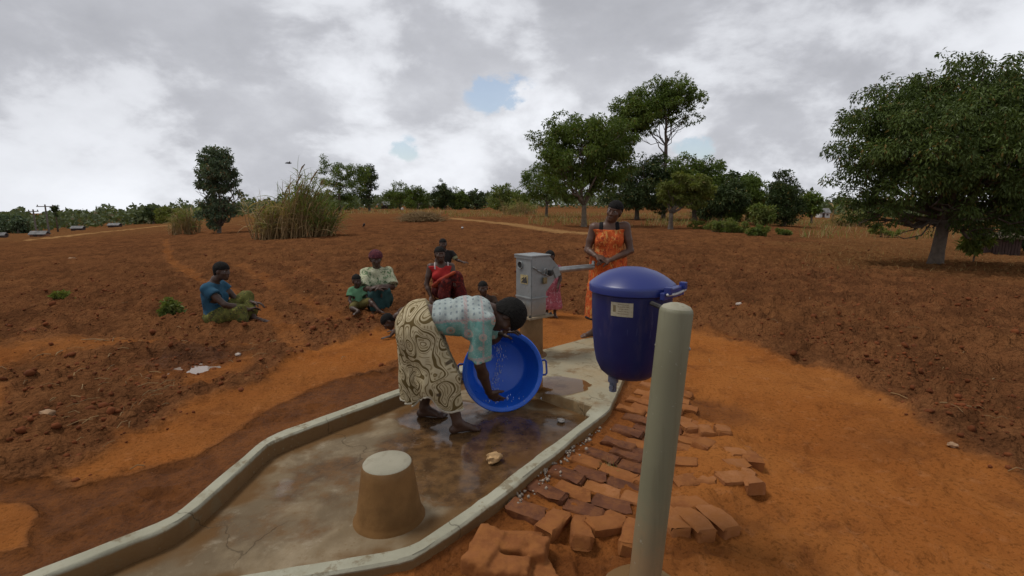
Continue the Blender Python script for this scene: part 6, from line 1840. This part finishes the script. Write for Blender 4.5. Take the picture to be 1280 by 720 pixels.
tree(900, 279, [(900, 245, 24, 22), (884, 255, 18, 16), (912, 228, 14, 12)], 'dark green tree filling the gap left of the dense green tree', 'dark', 9000, 0.26, 0.16, 0.2, dryf=0.02)
tree(955, 283, [(952, 268, 13, 12), (944, 262, 8, 9)], 'small yellow-green bushy tree at the foot of the conical tree', 'light', 2200, 0.26, 0.06, 0.2)
# trees left of the reeds and beyond them
tree(274, 292, [(270, 199, 13, 11, 0), (286, 198, 11, 12, 0), (266, 216, 14, 12, 5), (284, 214, 17, 14, -5), (300, 222, 8, 13, 0), (258, 234, 12, 9, 0), (276, 234, 15, 12, 0), (292, 238, 12, 9, 0), (304, 243, 6, 5, 0), (270, 252, 18, 10, 0), (290, 256, 14, 7, 0), (262, 266, 14, 10, 0), (282, 268, 18, 9, 0), (270, 281, 13, 7, 0), (296, 268, 8, 6, 0)],
     'tall grey-green gum tree left of the tall dry reeds', 'blue', 15000, 0.20, 0.12, 0.1, sub=16, subr=0.36, dryf=0.09, wid=0.2, shell=0.5)
tree(425, 266, [(428, 212, 26, 13), (412, 206, 14, 9), (445, 216, 16, 12), (430, 232, 26, 18), (420, 250, 24, 14)], 'tree with a flat leaning crown directly behind the reeds', 'mid', 13000, 0.38, 0.28, 0.45, sub=22)
tree(462, 264, [(461, 218, 11, 12), (458, 234, 10, 14), (466, 228, 9, 12), (460, 250, 9, 10)], 'narrow dark tree right of the flat-crowned one', 'dark', 4500, 0.5, 0.25, 0.2)
midfar = [(500, 262, 19, 20, 'mid', 'round green tree behind the first small house'), (522, 262, 15, 18, 'mid', 'green tree between the two small houses'), (556, 262, 17, 19, 'dark', 'dark tree with a ragged top right of the houses'), (553, 262, 6, 24, 'dark', 'thin tall top sticking out of the dark tree'),
          (575, 262, 14, 16, 'mid', 'mid green tree right of the ragged tree'), (596, 262, 15, 14, 'dark', 'low dark rounded tree before the bright bushes'), (628, 264, 17, 20, 'light', 'pale yellow-green tree left of the small round one'), (650, 265, 12, 14, 'light', 'low pale tree beside the pale yellow-green tree')]
for (x, y, rx, hh_, mt, lab) in midfar:
    tree(x, y, [(x - rx * .35, y - hh_ * .85, rx * .7, hh_ * .5), (x + rx * .4, y - hh_ * .8, rx * .65, hh_ * .48), (x, y - hh_ * 1.2, rx * .65, hh_ * .5), (x, y - hh_ * .45, rx, hh_ * .42)], lab, mt, 4200, 0.5, 0.25, 0.25, group='trees along the far edge of the field')
farl = [(8, 297, 16, 30, 'dark', 'dark tree at the very left edge of the skyline'), (24, 297, 10, 27, 'dark', 'dark round tree standing tallest above the lowest roof'), (41, 293, 8, 18, 'far', 'low tree above the left tin roof'), (86, 289, 14, 19, 'far', 'low spreading tree right of the power poles'), (108, 286, 8, 22, 'dark', 'small tree with a pale gap above the second roof'),
        (128, 284, 14, 16, 'far', 'low green tree left of the third roof'), (150, 282, 15, 17, 'far', 'green tree behind the third roof'), (192, 281, 15, 28, 'dark', 'dark rounded tree left of the banana clump'), (176, 281, 10, 20, 'dark', 'dark low tree joined to the rounded dark tree'), (212, 280, 12, 25, 'olive', 'olive tree just behind the banana clump'), (66, 290, 10, 15, 'far', 'low bush-like tree under the power poles')]
for (x, y, rx, hh_, mt, lab) in farl:
    hh_ *= 0.72; y -= 5.0 if x < 160 else 1.0
    mt = {'dark': 'blue'}.get(mt, mt) if x < 160 else mt
    tree(x, y, [(x - rx * .35, y - hh_ * .7, rx * .7, hh_ * .34), (x + rx * .4, y - hh_ * .65, rx * .65, hh_ * .36), (x, y - hh_ * .85, rx * .6, hh_ * .3), (x, y - hh_ * .3, rx * 1.05, hh_ * .32)], lab, mt, 3200, 0.5, 0.22, 0.25, group='trees along the left skyline')

# far wood reads as one dark band
n = 42000
az = np.radians(rng.uniform(-62, 62, n)); r = rng.uniform(165, 300, n)
x = r * np.sin(az); y = r * np.cos(az)
hgt_ = (3.0 + 5.0 * fbm(np.degrees(az) * 0.9 + 50, r * 0.012, 4, 5) ** 1.3 * (1 + 0.4 * (r - 165) / 135))
zz_ = height(x, y) + hgt_ * rng.random(n) ** 0.6
D_ = rdir(n); N_ = rdir(n); N_ -= D_ * (N_ * D_).sum(1)[:, None]; N_ /= np.linalg.norm(N_, axis=1)[:, None]
L = rng.uniform(0.7, 1.5, n)
V, F = leaf_quads(np.stack([x, y, zz_], 1), D_, N_, L, L * 0.4)
o = put('distant_woodland', V, F, GREEN['far'], smooth=False, attrs=dict(tint=np.repeat(rng.random(n) * (0.4 + 0.6 * fbm(np.degrees(az) * 0.5 + 9, r * 0.02, 3, 6)), 4), dry=np.repeat((rng.random(n) < 0.03) * 1.0, 4)))
tag(o, 'far off belt of scrub and trees along the horizon', kind='stuff')


def blades(pos, n_per, Lr, wr, lean, curve, seg=4, up=1.0):
    """arching grass blades as ribbons; returns V, F and one random per blade"""
    n = len(pos)
    a = rng.uniform(0, 2 * math.pi, n)
    L = rng.uniform(*Lr, n); W_ = rng.uniform(*wr, n)
    ln = rng.uniform(*lean, n); cv = rng.uniform(*curve, n)
    d = np.stack([np.cos(a), np.sin(a), np.zeros(n)], 1); s_ = np.stack([-np.sin(a), np.cos(a), np.zeros(n)], 1)
    s_ = s_ * 0.8 + np.stack([np.zeros(n), np.zeros(n), rng.normal(size=n) * 0.5], 1)
    Vs = []
    for k in range(seg + 1):
        t = k / seg
        th = ln + cv * t
        h_ = L * (np.sin(np.pi / 2 - ln - cv * t * 0.5)) * t; o_ = L * np.sin(ln + cv * t * 0.5) * t
        c = pos + d * o_[:, None] + np.array([0, 0, 1.0]) * h_[:, None]
        w = (W_ * (1 - t) ** 0.7 * (0.55 + 0.9 * min(t * 3, 1) * 0.5))[:, None]
        Vs += [c - s_ * w, c + s_ * w]
    V = np.stack(Vs, 1); m = V.shape[1]
    f = np.array([[2 * k, 2 * k + 1, 2 * k + 3, 2 * k + 2] for k in range(seg)])
    F = (f[None] + (np.arange(n) * m)[:, None, None]).reshape(-1, 4)
    return V.reshape(-1, 3), F, m


dryM = leaf_mat('dry_cane', (0.18, 0.115, 0.05), (0.46, 0.32, 0.16), 0.2, 0.7)
reedM = leaf_mat('reed_leaves', (0.065, 0.09, 0.016), (0.20, 0.24, 0.06), 0.3, 0.5, (0.34, 0.245, 0.115))


def reeds(name, px, py, wpx, hpx, ncane, nleaf, label, green_side=0.3, lean=0.25, plumes=True):
    p, t = G(px, py); m = t / F_PX
    Wd = wpx * m / 2; H = hpx * m
    root = empty(name, (p.x, p.y, p.z - 0.03), 0, label=label, cat='reeds')
    V = []; F = []; k = 0; tops = []; tint = []
    for i in range(ncane):
        a = rng.uniform(0, 2 * math.pi); rr_ = math.sqrt(rng.random())
        b0 = np.array([math.cos(a) * Wd * rr_, math.sin(a) * Wd * 0.5 * rr_, 0.0])
        h_ = H * rng.uniform(0.42, 1.0) * (1 - 0.18 * rr_) * (0.72 + 0.28 * math.sin(b0[0] * 2.1 + 1) )
        ln = np.array([rng.normal() * 0.16 + lean * 0.35 + b0[0] / Wd * 0.15, rng.normal() * 0.12, 1.0])
        e = b0 + ln * h_
        mid = (b0 + e) / 2 + np.array([rng.normal() * .05, rng.normal() * .05, 0.0]); e = e + np.array([lean * 0.15 * h_, 0, -0.03 * h_])
        tv, tf = tube_np([b0, mid, e], [0.024, 0.019, 0.009], 4)
        V.append(tv); F.append(tf + k); k += len(tv); tops.append((b0, e)); tint.append(np.full(len(tv), rng.random()))
    put('canes', np.concatenate(V), np.concatenate(F), dryM, root, attrs=dict(tint=np.concatenate(tint)))
    # leaves along the canes: dry ones low, green ones high
    T = np.array([[*a, *b] for a, b in tops]); q = rng.integers(len(T), size=nleaf); tt = 1 - 0.8 * rng.random(nleaf) ** 1.4
    pos = T[q, :3] + (T[q, 3:] - T[q, :3]) * tt[:, None]
    Vb, Fb, mm = blades(pos, 1, (0.4, 1.25), (0.014, 0.032), (0.1, 1.1), (0.4, 1.9), 4)
    Vb[:, 0] += lean * 0.35 * np.repeat(rng.random(nleaf), mm) * np.tile(np.repeat(np.linspace(0, 1, mm // 2), 2) ** 1.5, nleaf)
    gr = tt + (pos[:, 0] / Wd) * green_side + rng.normal(size=nleaf) * 0.18
    put('leaves', Vb, Fb, reedM, root, smooth=False, attrs=dict(tint=np.repeat(np.clip(rng.random(nleaf) * .6 + tt * .4, 0, 1), mm), dry=np.repeat((gr < 0.80) * 1.0, mm)))
    if plumes:
        for (b0, e) in [tops[i] for i in rng.choice(len(tops), min(len(tops), 34), replace=False)]:
            d = nv(np.array([lean + rng.normal() * .1 + 0.12, rng.normal() * .1, 1.0])); L_ = rng.uniform(0.4, 0.8)
            pts = [e - d * .1, e + d * L_ * .3, e + d * L_ * .7 + np.array([.05 * L_, 0, 0]), e + d * L_ + np.array([.12 * L_, 0, -.02])]
            tv, tf = tube_np(pts, [0.008, 0.03, 0.026, 0.004], 6)
            tv = tv + rng.normal(size=tv.shape) * 0.010
            put('plume', tv, tf, dryM, root, attrs=dict(tint=np.full(len(tv), rng.random() * .6)))
    return root


reeds('tall_reeds', 366, 298, 104, 90, 330, 2500, 'big clump of tall dry reeds with green leaves in the left field', 0.42, 0.42)
reeds('maize_clump', 231, 293, 38, 42, 90, 700, 'small clump of dry maize stalks left of the gum tree', 0.1, 0.05, False)
reeds('cane_clump', 1062, 283, 44, 26, 120, 1200, 'low clump of green cane left of the mango', 0.6, 0.0, False)
reeds('cane_clump', 892, 275, 60, 22, 110, 900, 'dry cane and grass under the dense green tree', -0.1, 0.0, False)
reeds('cane_clump', 650, 268, 46, 26, 130, 1000, 'tall pale grass stand left of the small round tree', 0.1, 0.0, False)


def banana(px, py, hpx, label):
    p, t = G(px, py); H = hpx * t / F_PX
    root = empty('banana_plant', (p.x, p.y, p.z), 0, label=label, cat='plant')
    mb = MB(); mb.tube([(0, 0, -.1), (0.03, 0, H * .3), (0.0, 0, H * .55)], [0.13, 0.1, 0.06], 8); mb.build('stem', dryM, root, smooth=True)
    n_ = 8
    for i in range(n_):
        pos = np.array([[0, 0, H * .5]]); V, F, mm = blades(pos, 1, (H * .55, H * .8), (0.14, 0.2), (0.1, 0.7), (0.5, 1.6), 6)
        put('leaf', V, F, reedM, root, smooth=False, attrs=dict(tint=np.full(len(V), rng.random()), dry=np.full(len(V), 1.0 if i % 4 == 0 else 0.0)))


banana(1040, 279, 34, 'ragged banana plant left of the cane clump near the mango')
banana(1056, 279, 36, 'banana plant rising out of the cane left of the mango')
banana(243, 287, 32, 'banana plant with pale leaf beside the maize stalks')


def bush(px, py, lobes, label, mat, n, leaf, name='bush', cat='bush'):
    p, t = G(px, py); m = t / F_PX
    root = empty(name, (p.x, p.y, p.z - 0.03), 0, label=label, cat=cat)
    Ls = [((a - px) * m, rng.uniform(-.3, .3) * c * m, (py - b_) * m, c * m, 0.5 * (c + d) * m, d * m) for a, b_, c, d in lobes]
    V, F, ti, dr, cl = crown_leaves(Ls, n, leaf, 0.2, 0.0, 14, 0.3, 0.5, 0.04)
    gm = V[:, 2] > -0.05
    V[:, 2] = np.maximum(V[:, 2], 0.0)
    put('foliage', V, F, GREEN[mat], root, smooth=False, attrs=dict(tint=ti, dry=dr))
    mb = MB()
    for c in Ls:
        for _ in range(4): limb(mb, (rng.normal() * .05, rng.normal() * .05, 0), np.array(c[:3]) + rdir(1)[0] * np.array(c[3:]) * .7, 0.018, 0.006, .15, 4, 5)
    mb.build('stems', barkM, root, smooth=True)
    return root


bush(908, 291, [(908, 282, 17, 9), (922, 284, 11, 8), (893, 285, 10, 6)], 'bright green low bush below the dense trees at right', 'light', 4200, 0.12)
bush(947, 296, [(947, 288, 14, 8), (938, 290, 9, 6)], 'low green bush right of the bright one', 'light', 3000, 0.11)
bush(978, 295, [(978, 290, 9, 5), (985, 291, 6, 4)], 'small green bush at the foot of the conical tree', 'light', 1600, 0.11)
bush(872, 287, [(872, 281, 12, 6), (884, 282, 8, 5)], 'small dull green bush at the foot of the yellow-green tree', 'olive', 1800, 0.11)
bush(1100, 297, [(1098, 288, 14, 7), (1118, 290, 12, 6)], 'dry reddish scrub under the mango crown', 'olive', 1600, 0.13)
bush(80, 381, [(80, 371, 8, 9)], 'small olive weed in the left of the field', 'olive', 520, 0.075, 'weed', 'weed')
bush(216, 395, [(214, 382, 10, 11), (222, 384, 8, 9)], 'leafy green weed standing beside the trail', 'light', 900, 0.07, 'weed', 'weed')

# brush heap far out in the field
p, t = G(528, 277); m = t / F_PX
root = empty('brush_heap', tuple(p), 0, label='low heap of dry brushwood in the middle of the field', cat='brush heap')
V = []; F = []; k = 0; ti = []
for _ in range(900):
    a = rng.normal() * 0.42; b0 = np.array([np.clip(a, -1, 1) * 24 * m, rng.normal() * 1.0, 0]); top = max(0.05, (1 - (b0[0] / (26 * m)) ** 2)) * 9 * m
    b0[2] = rng.random() * top; d = rdir(1)[0] * rng.uniform(.5, 1.6); d[2] = abs(d[2]) * .35
    tv, tf = tube_np([b0, b0 + d * .5 + [0, 0, .08], b0 + d], [0.025, 0.018, 0.008], 4); V.append(tv); F.append(tf + k); k += len(tv); ti.append(np.full(len(tv), rng.random() * .5))
put('sticks', np.concatenate(V), np.concatenate(F), dryM, root, attrs=dict(tint=np.concatenate(ti)))

# dry verge grass beyond the ploughed field and under the trees; green tufts by the kerb
def grass_mass(pts, Lr, wr, mat, label, name, dryp=0.8, seg=2):
    P_ = np.array([tuple(G(a, b)[0]) for a, b in pts])
    P_[:, 2] = gz_at(P_[:, 0], P_[:, 1]) - 0.02
    V, F, mm = blades(P_, 1, Lr, wr, (0.0, 0.5), (0.1, 0.9), seg)
    n_ = len(P_)
    o_ = put(name, V, F, mat, smooth=False, attrs=dict(tint=np.repeat(rng.random(n_), mm), dry=np.repeat((rng.random(n_) < dryp) * 1.0, mm)))
    tag(o_, label, kind='stuff')


pts = []
for _ in range(9000):
    x = rng.uniform(560, 1040) if _ % 6 else rng.uniform(1040, 1280)
    lo_, hi_ = (264, 272) if x < 660 else ((268, 284) if x < 1000 else (276, 300))
    y = lo_ + (hi_ - lo_) * rng.random() ** 1.4
    if vnoise(np.array(x * .05), np.array(y * .3), 3) > 0.32: pts.append((x, y))
grass_mass(pts, (0.25, 0.75), (0.012, 0.03), reedM, 'dry grass along the far edge of the field', 'verge_grass', 0.5)
pts = [(rng.uniform(0, 560), rng.uniform(262, 268))  for _ in range(3500)]
grass_mass([q for q in pts if q[1] > 300 - q[0] * .12 or q[0] > 290], (0.4, 0.9), (0.03, 0.06), reedM, 'dry grass on the far left edge of the field', 'dry_grass', 0.75)
pts = [(1000 + 290 * rng.random(), 300 + 45 * rng.random()) for _ in range(500)]
grass_mass(pts, (0.06, 0.22), (0.004, 0.009), reedM, 'short dry grass under the mango', 'short_grass', 0.9)

def tuft(px, py, n_, Lr, label):
    c, _ = G(px, py, 0.03)
    pos = np.stack([c.x + rng.normal(size=n_) * .022, c.y + rng.normal(size=n_) * .022, np.full(n_, 0.02)], 1)
    V, F, mm = blades(pos, 1, Lr, (0.0018, 0.0035), (0.1, 1.0), (0.2, 1.3), 4)
    V[:, :] -= np.array([c.x, c.y, 0.02])
    o_ = put('grass_tuft', V, F, reedM, smooth=False, loc=(c.x, c.y, 0.02), attrs=dict(tint=np.repeat(rng.random(n_) * .8, mm), dry=np.repeat((rng.random(n_) < .35) * 1.0, mm)))
    tag(o_, label, 'grass tuft')


tuft(731, 541, 46, (0.03, 0.09), 'green grass tuft in the joint by the kerb, nearest the pump')
tuft(714, 556, 40, (0.03, 0.08), 'yellowish grass tuft halfway along the kerb joint')
tuft(695, 573, 30, (0.02, 0.06), 'small grass tuft lowest along the kerb joint')
tuft(760, 586, 46, (0.03, 0.085), 'little star-shaped weed growing between the paving bricks')

# ------------------------------------------------------------------ far houses, poles, birds
wallM = pmat('mud_brick_wall', (0.22, 0.10, 0.055), 0.9, 0.3, 3)[0]
darkwall = pmat('dark_wall', (0.06, 0.035, 0.028), 0.9, 0.3, 3)[0]
whitewall = pmat('white_wall', (0.55, 0.53, 0.5), 0.9, 0.2, 3)[0]
tinM = pmat('tin_roof', (0.21, 0.205, 0.20), 0.85, 0.4, 2, spec=0.15)[0]
thatchM = pmat('old_thatch', (0.12, 0.09, 0.06), 0.95, 0.4, 5)[0]


def house(px, py, wpx, hpx, rz, wall, roof, label, pitch=0.35, mono=False):
    p, t = G(px, py); m = t / F_PX; w = wpx * m; h_ = hpx * m; d = w * 0.7
    root = empty('house', (p.x, p.y, p.z - .05), rz, label=label, cat='house')
    wh = h_ * 0.55
    mb = MB(); mb.box((0, 0, wh / 2), (w * .9, d * .9, wh)); mb.build('wall', wall, root)
    mb = MB(); rh = h_ - wh
    if mono:
        V = [(-w / 2, -d / 2, wh), (w / 2, -d / 2, wh + rh), (w / 2, d / 2, wh + rh), (-w / 2, d / 2, wh), (-w / 2, -d / 2, wh + .08), (w / 2, -d / 2, wh + rh + .08), (w / 2, d / 2, wh + rh + .08), (-w / 2, d / 2, wh + .08)]
        mb.raw(V, [[0, 3, 2, 1], [4, 5, 6, 7], [0, 1, 5, 4], [1, 2, 6, 5], [2, 3, 7, 6], [3, 0, 4, 7]])
    else:
        V = [(-w / 2, -d * .6, wh), (w / 2, -d * .6, wh), (w / 2, 0, wh + rh), (-w / 2, 0, wh + rh), (-w / 2, d * .6, wh), (w / 2, d * .6, wh)]
        V += [(a, b_, c - .1) for a, b_, c in V]
        mb.raw(V, [[0, 1, 2, 3], [3, 2, 5, 4], [7, 6, 9, 8], [8, 9, 10, 11], [0, 6, 7, 1], [4, 5, 11, 10], [0, 3, 9, 6], [3, 4, 10, 9], [1, 7, 8, 2], [2, 8, 11, 5]])
    mb.build('roof', roof, root)
    mb = MB(); mb.box((-w * .12, -d * .45 - .03, wh * .42), (min(0.9, w * .2), 0.06, wh * .84)); mb.build('door', darkwall, root)
    mb = MB(); mb.box((w * .22, -d * .45 - .03, wh * .6), (min(0.8, w * .16), 0.06, wh * .3)); mb.build('window', darkwall, root)


house(50, 296, 17, 8, 0.35, wallM, tinM, 'lowest house at far left with red wall and pale sloping roof')
house(98, 288, 13, 6, 0.3, darkwall, tinM, 'second small house with pale tin roof, right of the power poles')
house(144, 284, 13, 5.5, 0.2, darkwall, tinM, 'third small house with pale roof among the left trees')
house(3, 297, 10, 7, 0.2, darkwall, tinM, 'house half out of view at the left edge')
house(483, 261, 19, 9, -0.15, darkwall, tinM, 'dark small house with pale roof at the far edge of the field')
house(531, 260, 17, 9, 0.1, wallM, tinM, 'small red brick house with tin roof right of the dark house')
house(1028, 272, 14, 12, 0.0, whitewall, tinM, 'small white building seen between banana plant and trees')
p, t = G(1262, 322)
m = t / F_PX
root = empty('shed', (p.x + 0.5, p.y + 1.2, p.z - .05), -0.5, label='dark board shed at the right edge under the trees', cat='shed')
w_ = 42 * m; hw = 26 * m
for i in range(14):
    mb = MB(); mb.box((-w_ / 2 + (i + .5) * w_ / 14, -0.6 + rng.normal() * .008, hw / 2), (w_ / 14 - .012, 0.025, hw * rng.uniform(.97, 1.0))); mb.build('plank', darkwall, root)
mb = MB(); mb.box((0, 0.0, hw / 2 - .02), (w_ * .98, 1.1, hw * .94)); mb.build('wall', darkwall, root)
mb = MB(); mb.box((0, 0, hw + .03), (w_ * 1.1, 1.6, 0.06), R=Matrix.Rotation(.08, 3, 'X')); mb.build('roof', thatchM, root)

poleM = pmat('grey_pole', (0.16, 0.14, 0.12), 0.9, 0.3, 4)[0]
for (x, yb, yt, lab, sq) in ((61.5, 291, 256, 'left power pole with cross arm above the far trees', False), (46, 292, 262, 'faint far power pole left of the nearer one', False)):
    p, t = G(x, yb); m = t / F_PX; H = (yb - yt) * m
    root = empty('power_pole', tuple(p), 0.3, label=lab, cat='power pole')
    mb = MB(); mb.tube([(0, 0, -.2), (0, 0, H)], [0.16, 0.11], 8); mb.build('pole', poleM, root, smooth='auto')
    mb = MB(); mb.box((0, 0, H - .35), (2.4 if x > 50 else 1.4, 0.14, 0.14)); mb.build('cross_arm', poleM, root)
    for q in (-1, 0, 1):
        mb = MB(); mb.lathe([(0.05, 0), (0.09, 0.08), (0.09, .14), (0.05, .22)], 8, c=(q * (1.05 if x > 50 else .6), 0, H - .27)); mb.build('insulator', poleM, root)
p, t = G(72.5, 290); m = t / F_PX
root = empty('tree', tuple(p), 0, label='thin tall palm-like tree with a small round top beside the power pole', cat='tree')
mb = MB(); mb.tube([(0, 0, -.2), (0.05, 0, 16 * m), (0, 0, 29 * m)], [0.16, 0.1, 0.07], 7); mb.build('trunk', barkM, root, smooth=True)
V, F, ti, dr, cl = crown_leaves([(0, 0, 29.5 * m, 2.8 * m, 2.8 * m, 2.2 * m), (0.1, 0, 22 * m, 1.7 * m, 1.5 * m, 1.1 * m)], 420, 0.5, .2, .3, 10)
put('crown', V, F, GREEN['dark'], root, smooth=False, attrs=dict(tint=ti, dry=dr))


def bird(px, py, dist, label, flying):
    if flying:
        d = pix_dir(px, py).normalized(); p = Vector((0, 0, CAM_H)) + d * dist; t = dist
    else:
        p, t = on_ground(px, py)
    root = empty('bird', tuple(p), rng.uniform(-1, 1), label=label, cat='bird')
    s = Sdf()
    if flying:
        s.cap((-.16, 0, 0), (.12, 0, 0.01), .03, .055, .02); s.ell((.19, 0, .02), (.045, .035, .035), None, .02); s.cap((.22, 0, .018), (.27, 0, .01), .016, .004, .01)
        for q in (-1, 1):
            s.cap((.05, q * .03, .02), (.06, q * .28, .10), .05, .035, .02, flat=((0, -.2 * q, 1), 4)); s.cap((.06, q * .28, .10), (-.04, q * .55, .06), .035, .012, .01, flat=((0, .1 * q, 1), 3.5))
    else:
        s.cap((-.13, 0, .15), (.07, 0, .24), .03, .07, .03); s.ell((.13, 0, .30), (.05, .04, .04), None, .03); s.cap((.16, 0, .30), (.23, 0, .285), .018, .005, .01); s.cap((-.13, 0, .15), (-.28, 0, .07), .03, .014, .02)
        for q in (-1, 1): s.cap((0, q * .03, .17), (0.01, q * .035, .0), .014, .008, .01)
    V, F = s.mesh(.011); put('body', V, F, pmat('black_feathers', (0.012, 0.011, 0.012), 0.6, 0.3, 20)[0], root)


bird(455, 287, 0, 'black bird standing on the ploughed field', False)
bird(360, 204, 38, 'small bird in flight above the reeds', True)
whitem = pmat('white_scrap', (0.6, 0.58, 0.55), 0.8, 0.2, 10)[0]
crumple('scrap', 503, 261.5 + 1.0, None, (0.35, 0.2, 0.35), whitem, 'white bundle lying near the far houses', 'bundle', 5)
crumple('scrap', 578, 287, None, (0.07, 0.06, 0.05), whitem, 'white scrap on the ploughed field right of the brush heap', 'scrap', 6)
